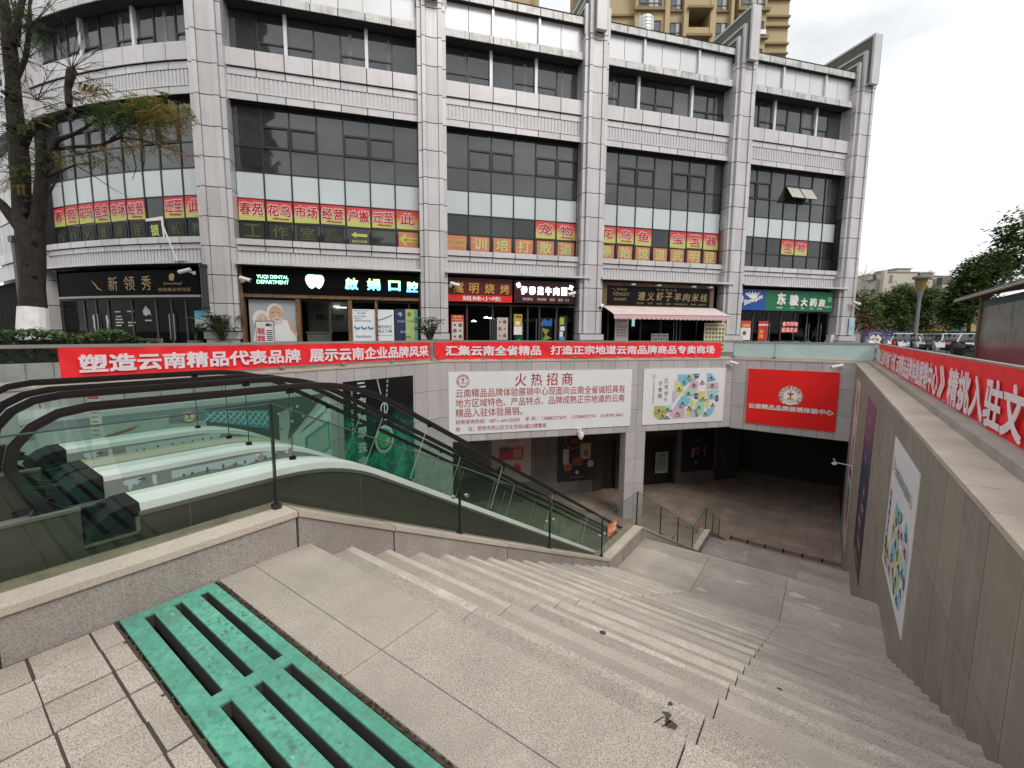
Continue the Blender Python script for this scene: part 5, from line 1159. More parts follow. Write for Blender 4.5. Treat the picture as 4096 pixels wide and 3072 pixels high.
for k, ch in enumerate('训培打散道'): lposter(2, k + 1, 'orange sheet with the pale green character %s in the noodle shop bay' % ch, ORG, [(ch, .14, .86, .08, .92, .02)], ink=flat('pale_green_ink', (.55, .60, .25)))
for k, ch in enumerate('拳跆馆道武明昆'): lposter(3, k, 'orange sheet with the pale green character %s in the pink awning bay' % ch, ORG, [(ch, .14, .86, .08, .92, .02)], ink=flat('pale_green_ink', (.55, .60, .25)))
# open awning window, bay by the pharmacy
t = thing('casement_sash', 'pale double sash pushed open from the upper pharmacy bay windows', 'window sash', FAC(25.5, -.4, 10.2))
q = MB(FAC); c4 = BAYS[4][2]; xa, xb = c4[3] + .05, c4[5] - .05
q.face([(xa, -.40, 10.98), (xb, -.40, 10.98), (xb, .12, 10.2), (xa, .12, 10.2)]); q.build('pane', M('open_sash', (.50, .49, .44), .3, streak=.2), t)
q = MB(FAC); q.tube([(xa, -.40, 10.98), (xa, .12, 10.2), (xb, .12, 10.2), (xb, -.4, 10.98)], .03, seg=5); q.tube([((xa + xb) / 2, -.40, 10.99), ((xa + xb) / 2, .12, 10.21)], .03, seg=5); q.build('frame', FRAME, t)
# shop window posters and boards on the ground floor
def gposter(name, label, cat, s0, s1, z0, z1, mat, o, draw=None, mats=None):
    t = thing(name, label, cat, FAC((s0 + s1) / 2, o, z0), None)
    q = MB(FAC); q.box(s0, s1, o - .03, o, z0, z1); q.build('sheet', mat, t)
    if draw:
        q = MB(FAC); draw(q, o + .006); q.build('print', mats, t)
    return t
SK = flat('print_skin', (.50, .32, .24)); SKL = flat('print_skin_light', (.58, .40, .32)); HAIRW = flat('print_hair', (.66, .64, .60)); SHIRT = flat('print_shirt', (.66, .68, .70)); SMILE = flat('print_smile', (.42, .12, .10)); BEARD = flat('print_beard', (.56, .50, .46))
def couple(q, o):
    def oval(cx, cz, rx, rz, m, k): q.disc(cx, cz, rz, o + k * .001, m, 24, rx)
    q.poly([(-6.75, .9), (-5.5, .9), (-5.6, 1.45), (-6.1, 1.75), (-6.6, 1.6)], o + .001, 3); q.poly([(-5.75, .9), (-4.75, .9), (-4.7, 1.3), (-5.0, 1.9), (-5.5, 2.0), (-5.8, 1.6)], o + .0015, 3)
    oval(-6.34, 1.99, .37, .43, 2, 2); oval(-6.28, 1.92, .27, .34, 1, 3); q.poly([(-6.42, 1.80), (-6.14, 1.82), (-6.2, 1.70), (-6.34, 1.68)], o + .005, 4); q.rect(-6.42, -6.32, 1.98, 2.0, o + .005, 5); q.rect(-6.22, -6.12, 1.99, 2.01, o + .005, 5)
    oval(-5.71, 2.29, .37, .47, 2, 4); oval(-5.67, 2.2, .325, .44, 0, 5); oval(-5.62, 1.92, .25, .19, 6, 6); q.poly([(-5.76, 2.0), (-5.5, 2.02), (-5.56, 1.96), (-5.7, 1.95)], o + .008, 4); q.rect(-5.88, -5.76, 2.3, 2.32, o + .008, 5); q.rect(-5.6, -5.48, 2.31, 2.33, o + .008, 5); q.poly([(-5.68, 2.28), (-5.62, 2.28), (-5.59, 2.12), (-5.7, 2.12)], o + .008, 1)
    q.poly([(-5.2, 2.05), (-5.0, 1.95), (-4.78, 1.5), (-4.82, 1.2), (-5.05, 1.5)], o + .009, 0)
gposter('wall_poster', 'poster of a laughing white haired couple in the dental clinic window', 'poster', -6.85, -4.7, .6, 2.92, M('couple_print', (.36, .37, .385), .4, var=.15, nscale=.8), -.2, couple, [SK, SKL, HAIRW, SHIRT, SMILE, INKK, BEARD])
def ortho(q, o):
    for (tx, x0, x1, z0, z1) in [('MYOBRACE THE CHANGE', -2.0, -1.35, 2.45, 2.5), ('幼儿系列', -1.85, -1.45, 2.3, 2.4), ('幼儿牙弓改良', -2.0, -1.45, 2.15, 2.23), ('习惯纠正', -2.0, -1.65, 2.04, 2.11), ('静态牙弓与肌肉训练', -2.0, -1.2, 1.92, 2.0), ('隐形矫正', -.85, -.15, 1.58, 1.75), ('岂止于美', -.85, -.15, 1.36, 1.53), ('myobrace', -1.95, -1.2, 1.05, 1.25)]: q.text(tx, x0, x1, z0, z1, o, 0, .01)
    for k in range(3): q.tube([(-2.0 + k * .33, o + .01, 1.68), (-1.9 + k * .33, o + .01, 1.56), (-1.75 + k * .33, o + .01, 1.62)], .045, 1, 6)
    q.tube([(-.95, o + .01, 2.0), (-.6, o + .01, 2.08), (-.15, o + .01, 2.28)], .03, 2, 5)
    for k in range(5): q.rect(-.85 + k * .15, -.75 + k * .15, 1.2, 1.23, o, 0)
gposter('light_box', 'white orthodontics light box with blue mouthpieces beside the clinic door', 'poster', -2.12, -.05, .6, 2.55, flat('box_white', (.62, .64, .66), .4, .12), -.12, ortho, [flat('orth_ink', (.10, .11, .13)), flat('orth_blue', (.06, .26, .48)), flat('orth_grey', (.35, .42, .42))])
gposter('wall_poster', 'narrow navy and lime poster with handwriting at the right of the clinic', 'poster', .0, 1.2, .6, 2.6, [vramp('np', [(0, (.02, .03, .10)), (1, (.02, .03, .08))], .6, 2.6)][0], -.14, lambda q, o: (q.rect(.55, 1.0, .6, 2.6, o - .003, 0), q.rect(1.0, 1.18, .9, 2.6, o - .002, 1), q.text('今', .15, .4, 2.2, 2.45, o, 2, .02), q.text('年', .65, .85, 2.2, 2.45, o, 3, .02), q.text('你过来', .12, .5, 1.9, 2.02, o, 2), q.text('了吗?', .6, .95, 1.9, 2.02, o, 3), q.text('来啊260', .25, .9, 1.35, 1.47, o, 2), q.text('吧啊', .3, .8, 1.05, 1.2, o, 3)), [flat('np_lime', (.38, .48, .16)), flat('np_teal', (.10, .35, .28)), flat('np_pale', (.45, .60, .62)), INKK])
def menu(q, o, s0, s1, z0, z1, rows, cols_, m0=1):
    for i in range(cols_):
        for j in range(rows):
            x, z = s0 + (s1 - s0) * (i + .5) / cols_, z0 + (z1 - z0) * (j + .5) / rows; r = min((s1 - s0) / cols_, (z1 - z0) / rows) * .36
            q.disc(x, z, r, o, m0 + (i + j) % 2, 12); q.disc(x, z, r * .7, o + .002, m0 + 2 + (i * 2 + j) % 2, 10)
FOOD = [INKR, flat('plate_white', (.60, .58, .55)), flat('plate_dark', (.06, .05, .05)), flat('food_brown', (.22, .12, .06)), flat('food_green', (.16, .20, .07))]
gposter('menu_board', 'tall red and white menu board with dish photos beside the snack shop door', 'menu', 2.95, 3.65, .95, 2.35, flat('menu_red', (.55, .03, .03)), -.15, lambda q, o: (q.rect(3.0, 3.6, 1.0, 1.98, o, 1), menu(q, o + .003, 3.0, 3.6, 1.02, 1.96, 3, 2, 1), q.text('特色菜品', 3.02, 3.58, 2.05, 2.14, o + .002, 5, .03), q.text('套餐', 3.05, 3.55, 2.2, 2.3, o + .002, 5, .03)), FOOD + [flat('menu_yellow', (.7, .6, .15))])
gposter('menu_board', 'pale pink menu sheet with green bowls between the two noodle shop doors', 'menu', 5.52, 6.15, 1.0, 2.25, flat('menu_pink', (.55, .42, .40)), -.2, lambda q, o: menu(q, o, 5.55, 6.1, 1.05, 2.2, 3, 2), FOOD)
gposter('wall_poster', 'yellow poster above a white price list in the noodle shop window', 'poster', 6.5, 6.98, 1.3, 2.45, flat('yel_poster', (.50, .36, .04)), -.2, lambda q, o: (q.rect(6.5, 6.98, 1.3, 1.75, o, 1), q.rect(6.6, 6.85, 1.85, 2.05, o, 1), q.text('小碗大面', 6.55, 6.92, 2.25, 2.38, o + .001, 2, .02)), FOOD[:1] + [PWH, INKK])
gposter('fridge_sticker', 'green and white drinks fridge behind the noodle shop glass', 'fridge', 6.72, 7.22, .45, 1.95, M('fridge_white', (.50, .56, .56), .4), -.8, lambda q, o: (q.rect(6.74, 7.2, .5, 1.45, o, 0), q.disc(6.97, .9, .15, o + .002, 1, 16), q.rect(6.8, 7.1, 1.55, 1.85, o, 1)), [flat('fr_green', (.03, .30, .10)), PWH])
gposter('wall_poster', 'colourful blue and yellow picture inside the noodle shop', 'poster', 8.22, 9.0, .9, 2.3, flat('pict_dark', (.03, .04, .03)), -.7, lambda q, o: (q.poly([(8.25, 1.95), (8.5, 2.25), (8.75, 2.1), (8.95, 2.28), (8.95, 1.8), (8.25, 1.85)], o, 0), q.poly([(8.3, 1.7), (8.8, 1.6), (8.6, 1.3), (8.95, 1.1), (8.4, .95), (8.55, 1.3)], o, 1), q.poly([(8.3, 1.2), (8.5, 1.1), (8.4, .95)], o, 2)), [flat('pic_b', (.05, .2, .6), .5, .4), flat('pic_y', (.5, .42, .08), .5, .3), flat('pic_g', (.1, .25, .06), .5, .3)])
gposter('wall_poster', 'small cluster of white and lime notices at the right of the noodle shop', 'poster', 9.28, 9.75, .95, 2.4, flat('n_dark', (.02, .025, .02)), -.3, lambda q, o: (q.rect(9.3, 9.55, 1.9, 2.3, o, 1), q.rect(9.33, 9.6, 1.55, 1.8, o, 0), q.rect(9.3, 9.5, 1.2, 1.5, o, 0), q.rect(9.3, 9.6, 1.0, 1.2, o, 2)), [PWH, flat('lime_p', (.35, .5, .08)), flat('blue_p', (.1, .3, .5))])
gposter('menu_board', 'white price board with red lines hanging at the left of the restaurant', 'menu', 12.75, 13.65, .75, 2.35, PWH, -.1, lambda q, o: ([q.text(tx, 12.85, 13.5, 1.75 - k * .17, 1.85 - k * .17, o, 0, .01) for k, tx in enumerate(['两荤二素 17元', '两荤三素 18元', '三荤一素 15元', '三荤二素 18元'])], q.text('欢迎品尝', 12.95, 13.45, .82, .95, o, 0, .03), q.text('自助快餐', 12.85, 13.5, 2.1, 2.25, o, 1, .02)), [INKR, flat('pale_red', (.5, .2, .16))])
gposter('menu_board', 'dim gridded menu pane over a strip of dish photos in the restaurant window', 'menu', 15.3, 16.5, .95, 1.42, PWH, -.2, lambda q, o: menu(q, o, 15.33, 16.47, .97, 1.40, 2, 6, 1), FOOD)
gposter('menu_board', 'large cream dish menu board standing at the right of the pink awning', 'menu', 18.55, 20.1, .3, 2.1, flat('menu_cream', (.62, .60, .40)), .5, lambda q, o: (menu(q, o, 18.6, 20.05, .35, 1.85, 6, 6, 2), q.text('虾子羊肉米线新推出特色菜', 18.65, 20.0, 1.9, 2.02, o, 0, .02)), FOOD)
for s, lb in ((21.95, 'red yellow and white sale poster in the pharmacy window, left of the red price poster'), (23.35, 'red poster with yellow prices in the pharmacy window')):
    gposter('sale_poster', lb, 'poster', s, s + .78, 1.05, 2.3, flat('sale_red', (.58, .03, .03)) if s > 22.5 else PWH, -.28, (lambda q, o, s=s: (q.text('30', s + .1, s + .4, 1.5, 1.72, o, 0, .03), q.text('50', s + .1, s + .4, 1.2, 1.42, o, 0, .03), q.rect(s, s + .78, 2.0, 2.1, o, 1))) if s > 22.5 else (lambda q, o, s=s: (q.rect(s, s + .78, 1.85, 2.3, o, 2), q.text('促销', s + .1, s + .68, 1.9, 2.1, o + .002, 0, .03), q.disc(s + .3, 1.5, .15, o, 3, 10))), [flat('sale_yel', (.7, .6, .1)), PWH, flat('sale_r2', (.6, .06, .04)), flat('sale_k', (.1, .12, .06))])
t = thing('window_neon', 'pink outlined characters on the pharmacy door glass', 'sign', FAC(26.0, -.3, 1.6)); letters(t, flat('neon_pink', (.85, .30, .28), .5, .7), [('省市异地', 25.3, 26.6, 1.98, 2.3, .01), ('医保定点', 25.3, 26.6, 1.58, 1.9, .01)], -.29)
for k, (s, w, lb) in enumerate([(21.9, .85, 'white carton stand with a teal print under the sale poster'), (23.3, .85, 'white carton stand with a lime print under the red poster'), (25.3, .6, 'white display with black and red print by the pharmacy doors'), (26.3, .8, 'white display with a pink print at the middle of the pharmacy'), (27.55, .6, 'grey carton behind the pharmacy glass'), (28.9, .7, 'stack of two white boxes outside the pharmacy end')]):
    t = thing('carton_display', lb, 'carton', FAC(s, .1, .3))
    q = MB(FAC); o = .25 if k == 5 else -.1 if k < 2 else -.55; q.box(s, s + w, o - .4, o, .3, 1.0 + (.0 if k != 5 else .05)); 
    if k == 5: q.box(s + .05, s + w - .05, o - .35, o - .02, 1.06, 1.42)
    q.build('carton', M('carton_white', (.60, .62, .60), .5), t)
    q = MB(FAC); q.rect(s + .1, s + w - .1, .68, .92, o + .004, 0); q.rect(s, s + w, .96, 1.0, o + .003, 1); q.build('print', [flat('cart_%d' % k, [(.10, .38, .34), (.40, .45, .12), (.35, .03, .03), (.50, .20, .35), (.2, .2, .2), (.5, .52, .52)][k]), flat('cart_green', (.05, .30, .12))], t)
gposter('wall_poster', 'small pale blue poster of a flying bird on the end pilaster', 'poster', 30.15, 30.62, 1.4, 2.6, flat('bird_blue', (.42, .58, .66)), .49, lambda q, o: (q.poly([(30.2, 2.2), (30.3, 1.9), (30.5, 2.0), (30.35, 1.7), (30.28, 1.75)], o, 0)), [flat('bird_grey', (.3, .35, .38))])
gposter('wall_poster', 'blue and white landscape notice on the glass of the curved left shop', 'poster', -9.45, -8.85, 1.55, 2.35, vramp('land_print', [(0, (.55, .58, .6)), (.45, (.55, .66, .72)), (.7, (.12, .42, .62)), (1, (.10, .36, .55))], 1.55, 2.35), -.25, lambda q, o: q.rect(-9.4, -9.0, 1.62, 1.68, o, 0), [INKK])
# white window transfers of the hair salon
q0 = thing('window_transfer', 'white figure drawings and text lines on the dark salon glass', 'sticker', FAC(-14, -.34, 1))
q = MB(FAC); o = -.335
for cx in (-15.95, -14.95):
    q.poly([(cx - .05, 2.15), (cx + .06, 2.15), (cx + .08, 2.0), (cx + .12, 1.85), (cx + .05, 1.6), (cx + .12, 1.2), (cx + .08, .9), (cx - .02, .9), (cx + .02, 1.3), (cx - .06, 1.6), (cx - .04, 1.85), (cx - .09, 2.0)], o)
q.poly([(-12.5, 2.35), (-12.3, 2.6), (-12.05, 2.35), (-12.0, 2.1), (-12.1, 2.2), (-12.3, 2.1), (-12.45, 2.15)], o)
for k, (x0, x1, z) in enumerate([(-14.35, -13.95, 2.28), (-14.3, -13.9, 2.05), (-14.35, -13.85, 1.9), (-14.35, -13.8, 1.75), (-14.35, -13.95, 1.6), (-13.5, -13.05, 2.3), (-13.5, -13.0, 1.75), (-13.5, -13.1, 1.6), (-12.4, -12.0, 1.85)]): q.rect(x0, x1, z, z + .06, o)
q.build('drawing', flat('transfer_white', (.60, .60, .58)), q0)
# wall lamps on the pilaster beside the salon
t = thing('wall_lamp', 'long black cylindrical wall lamp on the pilaster right of the salon', 'wall lamp', FAC(-8.42, .5, 2.4))
q = MB(FAC); q.tube([(-8.42, .5, 2.35), (-8.42, .5, 2.5)], .17, seg=12); q.tube([(-8.42, .5, 4.25), (-8.42, .5, 4.4)], .17, seg=12); q.build('end_cap', DARK, t)
q = MB(FAC); q.tube([(-8.42, .5, 2.5), (-8.42, .5, 4.25)], .145, seg=12); q.build('mesh_tube', M('lamp_mesh', (.045, .042, .04), .5), t)
t = thing('wall_lamp', 'tall black mesh wall lamp on the pilaster behind the tree trunk', 'wall lamp', FAC(-20.2, .5, 3.0))
q = MB(FAC); q.box(-20.5, -20.0, .5, .8, 5.9, 6.2); q.box(-20.45, -20.05, .5, .75, 2.4, 2.7); q.build('end_cap', DARK, t)
q = MB(FAC); q.box(-20.42, -20.08, .48, .72, 2.7, 5.9); q.build('mesh_tube', M('lamp_mesh', (.045, .042, .04), .5), t)
for s, z, lb, d in ((-8.95, 4.05, 'white bullet camera at the right end of the black salon sign', (-1, .5)), (-6.95, 3.75, 'white bullet camera at the left end of the dental sign', (1, .6)), (2.9, 3.85, 'white bullet camera at the left end of the dark red snack sign', (1, .4)), (9.9, 3.55, 'white bullet camera at the right end of the noodle sign', (-1, .6)), (11.65, 2.9, 'white camera under the left end of the pink awning', (-.5, .8)), (30.1, 3.5, 'dark bullet camera on the end pilaster', (1, .4))):
    bullet(lb, lambda x, o, z_, s=s, z=z: FAC(s + x, o + (.45 if s > 30 else .13), z + z_), d=d, s=1.5)
t = thing('flood_pole', 'thin white pole leaning from the salon canopy', 'pole', FAC(-9.9, .3, 4.6)); q = MB(FAC); q.tube([(-9.55, .35, 4.5), (-10.0, .5, 6.1)], .035, seg=6); q.box(-9.75, -9.2, .2, .4, 4.58, 4.62); q.build('pole', WHITE, t)
q = MB(FAC)
for s in (13.5, 15.2, 17.6, 18.8): q.box(s - .12, s + .12, .35, .6, 4.22, 4.3)
t = thing('sign_lamp', 'row of small square spotlights over the black restaurant sign', 'spotlight', FAC(16, .3, 4.2)); q.build('lamp_head', M('spot_grey', (.45, .45, .42), .4), t)
q = MB(FAC)
for s in (13.5, 15.2, 17.6, 18.8): q.tube([(s, .1, 4.4), (s, .42, 4.3)], .015, seg=5)
q.build('bracket', DARK, t)
t = thing('open_sign', 'small glowing cyan vertical sign hanging beside the restaurant price board', 'sign', FAC(13.9, .2, 1.9)); q = MB(FAC); q.box(13.83, 13.97, -.05, .05, 1.85, 2.35); q.build('light_box', flat('open_cyan', (.45, .80, .78), .5, .5), t)
t = thing('interior_lamps', 'white glowing bowl lamps inside the snack shop', 'lamp', FAC(4.6, -1.2, 2.1))
for s, z, o in ((4.35, 2.02, -1.0), (5.15, 2.25, -1.4), (5.5, 2.22, -1.6)):
    q = MB(FAC); q.tube([(s, o, z), (s, o, z + .05), (s, o, z + .09)], [.16, .12, .02], seg=10); q.build('lamp_shade', flat('lamp_glow', (1, .97, .9), .5, 6), t)
t = thing('ceiling_light', 'bright strip lights inside the dental clinic doorway', 'lamp', FAC(-2.6, -1.8, 2.7)); q = MB(FAC)
q.box(-3.0, -2.5, -1.4, -1.3, 2.66, 2.7); q.box(-3.2, -2.9, -1.9, -1.8, 2.74, 2.77); q.build('tube', flat('tube_glow', (1, 1, .97), .5, 5), t)
t = thing('reception_desk', 'pale reception desk inside the dental clinic', 'desk', FAC(-3.9, -1.4, .3)); q = MB(FAC); q.box(-4.45, -3.3, -1.6, -1.1, .3, 1.32); q.build('desk_body', M('desk', (.32, .31, .28), .6), t); q = MB(FAC); q.box(-4.5, -3.25, -1.65, -1.05, 1.32, 1.38); q.build('desk_top', M('desk_top', (.42, .40, .36), .5), t)
q = MB(FAC); q.box(-4.5, -2.5, -2.0, -1.9, 1.4, 3.0); t = thing('partition_wall', 'beige partition with dark characters inside the dental clinic', 'partition', FAC(-3.6, -1.9, .3)); q.build('panel', M('partition', (.28, .26, .22), .7), t); letters(t, INKK, [('娟口腔', -4.1, -2.7, 2.0, 2.35, .02)], -1.88)
# ------------------------------------------------------------------ residential towers behind
F2 = Vector((-math.sin(YAW), math.cos(YAW))); R2 = Vector((math.cos(YAW), math.sin(YAW)))
def VW(D):
    """upright frame square to the view direction, D metres off"""
    return lambda x, o, z: (F2.x * (D - o) + R2.x * x, F2.y * (D - o) + R2.y * x, z)
OCH = M('ochre_render', (.46, .36, .21), .85, var=.05, nscale=.2, streak=.15, gcol=(.33, .25, .14)); OCHD = M('ochre_ledge', (.27, .19, .10), .85, var=.06); TWG = glass_dark('tower_glass', (.10, .11, .12), .5)
CURT = M('curtain', (.5, .49, .46), .8)
TW = VW(52)
t = thing('residential_tower', 'tall ochre apartment tower with stacked windows rising behind the right half of the roof', 'apartment tower', TW(19, -6, ZG))
q = MB(TW)
q.box(7.4, 12.9, -12, 0, ZG, 50); q.box(12.9, 16.0, -12, .9, ZG, 50); q.box(16.0, 16.5, -12, 1.2, ZG, 50); q.box(16.5, 18.0, -12, .6, ZG, 50); q.box(18.0, 18.5, -12, 1.2, ZG, 50)
q.box(18.5, 20.8, -12, -1.2, ZG, 50); q.box(20.8, 21.4, -12, 1.2, ZG, 50); q.box(21.4, 23.0, -12, .6, ZG, 50); q.box(23.0, 23.3, -12, 1.2, ZG, 50); q.box(23.3, 23.9, -12, -1.5, ZG, 50); q.box(23.9, 26.9, -12, .9, ZG, 50); q.box(26.9, 29.8, -12, 0, ZG, 50)
q.build('wall', OCH, t)
for k in range(-1, 4):
    z = 33.2 + k * 2.72
    q = MB(TW); q.box(12.7, 16.0, .9, 1.25, z - .35, z - .05); q.box(16.5, 18.0, .6, .85, z - .25, z - .1); q.box(18.3, 21.0, -1.2, 1.5, z - .30, z - .05); q.box(21.4, 23.0, .6, .85, z - .25, z - .1); q.box(23.7, 27.1, .9, 1.3, z - .35, z - .05); q.box(26.9, 29.85, 0, .3, z - .35, z - .15); q.box(26.9, 29.85, 0, .3, z - 1.3, z - 1.15); q.box(7.4, 12.9, 0, .25, z - .35, z - .15)
    q.build('ledge', OCHD, t)
    q = MB(TW); q.box(18.5, 20.8, .9, 1.1, z - .05, z + .75); q.build('balcony_front', OCH, t)
    for a, b, o in ((13.3, 15.6, .9), (16.75, 17.85, .6), (21.6, 22.8, .6), (24.2, 26.6, .9)):
        q = MB(TW); q.box(a, b, o, o + .05, z + .05, z + 1.45, 0); n = 3 if b - a > 2 else 2
        for i in range(n + 1): q.box(a + (b - a) * i / n - .04, a + (b - a) * i / n + .04, o + .05, o + .12, z + .05, z + 1.45, 1)
        q.box(a, b, o + .05, o + .11, z + .4, z + .47, 1); q.box(a, b, o + .05, o + .11, z + 1.4, z + 1.47, 1)
        if b - a < 2 or k % 2: q.box(a + (b - a) * .45, a + (b - a) * .85, o + .051, o + .06, z + .1, z + 1.4, 2)
        w = q.build('window', [TWG, FRAME, CURT], t)
        if (k + int(a)) % 3 == 0:
            q = MB(TW); q.box(b - .5, b + .1, o + .1, o + .5, z - .05, z + .4); q.build('air_conditioner', WHITE, w)
    q = MB(TW); q.box(18.5, 20.8, -1.19, -1.1, z + .1, z + 2.0); q.build('window', TWG, t)
t = thing('residential_tower', 'ochre apartment tower seen only as a sliver above the roof, left of the sky gap', 'apartment tower', TW(-2, -6, ZG))
q = MB(TW); q.box(-8, 1.6, -12, 0, ZG, 50); q.box(1.6, 2.7, -12, -.8, ZG, 50); q.build('wall', OCH, t)
q = MB(TW)
for k in range(-1, 4): q.box(-8, 2.7, 0, .25, 32.9 + k * 2.72, 33.1 + k * 2.72)
q.build('ledge', OCHD, t)

# ------------------------------------------------------------------ foliage helpers
def leafmat(name, col):
    m, nt, out = nmat(name); g_ = nt.nodes.new('ShaderNodeNewGeometry'); c = mix(nt, 1., col, ramp(nt, g_.outputs['Random Per Island'], [(0, .6), (1, 1.35)]), 'MULTIPLY')
    c = mix(nt, noise(nt, coords(nt), 1.2, 3), c, tuple(x * .6 for x in col))
    p_ = N(nt, 'ShaderNodeBsdfPrincipled'); p_.inputs['Roughness'].default_value = .5; tl = N(nt, 'ShaderNodeBsdfTranslucent'); nt.links.new(c, p_.inputs['Base Color']); nt.links.new(c, tl.inputs[0])
    mx = N(nt, 'ShaderNodeMixShader'); mx.inputs[0].default_value = .38; nt.links.new(p_.outputs[0], mx.inputs[1]); nt.links.new(tl.outputs[0], mx.inputs[2]); nt.links.new(mx.outputs[0], out.inputs[0]); return m
LEAFS = [leafmat('leaf_dark', (.045, .08, .022)), leafmat('leaf_mid', (.09, .15, .036)), leafmat('leaf_light', (.17, .23, .06))]
BARK = M('bark', (.020, .015, .012), .95, var=.5, nscale=5, bump=.8, bscale=14, streak=.4, gcol=(.045, .036, .028))
def leaf(q, p, l, w, m):
    a = rnd.uniform(0, 6.283); e = rnd.uniform(-.9, .5); d = Vector((math.cos(a) * math.cos(e), math.sin(a) * math.cos(e), math.sin(e))); s = d.cross(Vector((rnd.uniform(-.4, .4), rnd.uniform(-.4, .4), 1))).normalized() * w
    q.face([p - s * .2, p + d * l * .5 - s, p + d * l, p + d * l * .5 + s], m)
def crown(q, blobs, n, l, w, shades=(0, 0, 1, 1, 2)):
    """leaf clumps: leaves gathered on many small twigs inside each blob"""
    for (c, r, k) in blobs:
        c = Vector(c)
        for _ in range(int(n * k)):
            while True:
                v = Vector((rnd.uniform(-1, 1), rnd.uniform(-1, 1), rnd.uniform(-1, 1)))
                if .35 < v.length < 1: break
            p = c + Vector((v.x * r[0], v.y * r[1], v.z * r[2])) * (v.length ** -.35)
            m = rnd.choice(shades)
            for _ in range(7): leaf(q, p + Vector((rnd.gauss(0, 1), rnd.gauss(0, 1), rnd.gauss(0, .8))) * l * .9, l * rnd.uniform(.7, 1.3), w, m)
def tree(name, label, base, h, blobs, n, l, w, trunk_r=.12, limbs=5, shades=(0, 0, 1, 1, 2), group='street trees beyond the right railing'):
    t = thing(name, label, 'tree', base, group); b = Vector(base)
    q = MB(); q.tube([b, b + Vector((.03, .02, h * .5)), b + Vector((-.03, 0, h))], [trunk_r * 1.2, trunk_r, trunk_r * .7], seg=9)
    for i in range(limbs):
        c = Vector(blobs[i % len(blobs)][0]); s = b + Vector((0, 0, h * rnd.uniform(.75, 1)))
        q.tube([s, (s + c) / 2 + Vector((rnd.uniform(-.2, .2), rnd.uniform(-.2, .2), .1)), c], [trunk_r * .5, trunk_r * .3, .02], seg=6)
    q.build('trunk', BARK, t)
    q = MB(); crown(q, blobs, n, l, w, shades); q.build('crown', LEAFS, t)
    return t
def V3(u, v, D): return at(u, v, D)
def blob(u, v, D, rpx, k=1, zr=None):
    c = at(u, v, D); r = rpx * D / FPX; return (tuple(c), (r, r, (zr or rpx) * D / FPX), k)
def gbase(u, D): p = at(u, 1400, D); return (p.x, p.y, ZG)
tree('broadleaf_tree', 'wide dark green tree behind the lamp post, left of the taller crown', gbase(3590, 42), 2.6, [blob(3600, 1200, 42, 58), blob(3545, 1225, 41, 52), blob(3655, 1215, 43, 60), blob(3570, 1275, 41, 60, .9), blob(3650, 1285, 42, 58, .9), blob(3620, 1172, 43, 36, .6), blob(3710, 1200, 42, 52), blob(3720, 1265, 42, 60, .9)], 330, .26, .075, .14)
tree('broadleaf_tree', 'dark street tree with a tall crown between the lamp post and the bus shelter', gbase(3862, 27), 3.0, [blob(3885, 1105, 27, 52), blob(3930, 1070, 27, 52), blob(3980, 1095, 27, 62), blob(3850, 1165, 27, 48), blob(3900, 1180, 27, 62), blob(3815, 1220, 27, 50, .8), blob(3820, 1268, 27, 46, .8), blob(3860, 1240, 27, 48, .7), blob(3985, 1050, 27, 45)], 300, .20, .062, .10)
tree('broadleaf_tree', 'tree with airy leaf sprays reaching in at the right edge above the shelter', gbase(4200, 15), 3.2, [blob(4080, 960, 14.5, 55, .6), blob(4040, 1010, 14.5, 60, .6), blob(4100, 890, 14.5, 50, .5), blob(4010, 940, 14.5, 32, .3), blob(4120, 1060, 14.5, 60, .6), blob(4190, 1000, 15, 90, 1)], 110, .16, .045, .13, 6)
t = tree('flowering_tree', 'small yellow green tree with pinkish leaves beside the end pilaster', gbase(3455, 40), 2.0, [blob(3455, 1195, 40, 36, .6), blob(3475, 1240, 40, 44, .7), blob(3445, 1280, 40, 46, .8), blob(3490, 1290, 40, 36, .5)], 170, .24, .07, .08, 4, (1, 2, 2))
q = MB()
crown(q, [blob(3440, 1285, 39.5, 36, .6), blob(3460, 1305, 39.5, 30, .4)], 90, .2, .06, (0, 1)); q.build('blossom', [M('pink_leaf', (.22, .07, .07), .6, var=.3, island=.3), M('orange_leaf', (.25, .13, .05), .6, var=.3, island=.3)], t)
t = thing('bare_tree', 'thin bare pale tree in front of the sky beside the end pilaster', 'tree', gbase(3460, 68), 'street trees beyond the right railing')
q = MB()
b = Vector(gbase(3455, 68)); q.tube([b, b + Vector((0, 0, 5)), at(3460, 1110, 68)], [.14, .1, .05], seg=6)
for _ in range(26):
    s = at(3455 + rnd.uniform(-4, 6), rnd.uniform(1100, 1170), 68); e = s + Vector((rnd.uniform(-1.6, 2.2), rnd.uniform(-1, 1), rnd.uniform(.6, 2.6))); m = (s + e) / 2 + Vector((rnd.uniform(-.2, .2), 0, .2)); q.tube([s, m, e], [.045, .03, .012], seg=4)
q.build('trunk', M('pale_bark', (.30, .28, .26), .9, var=.2), t)

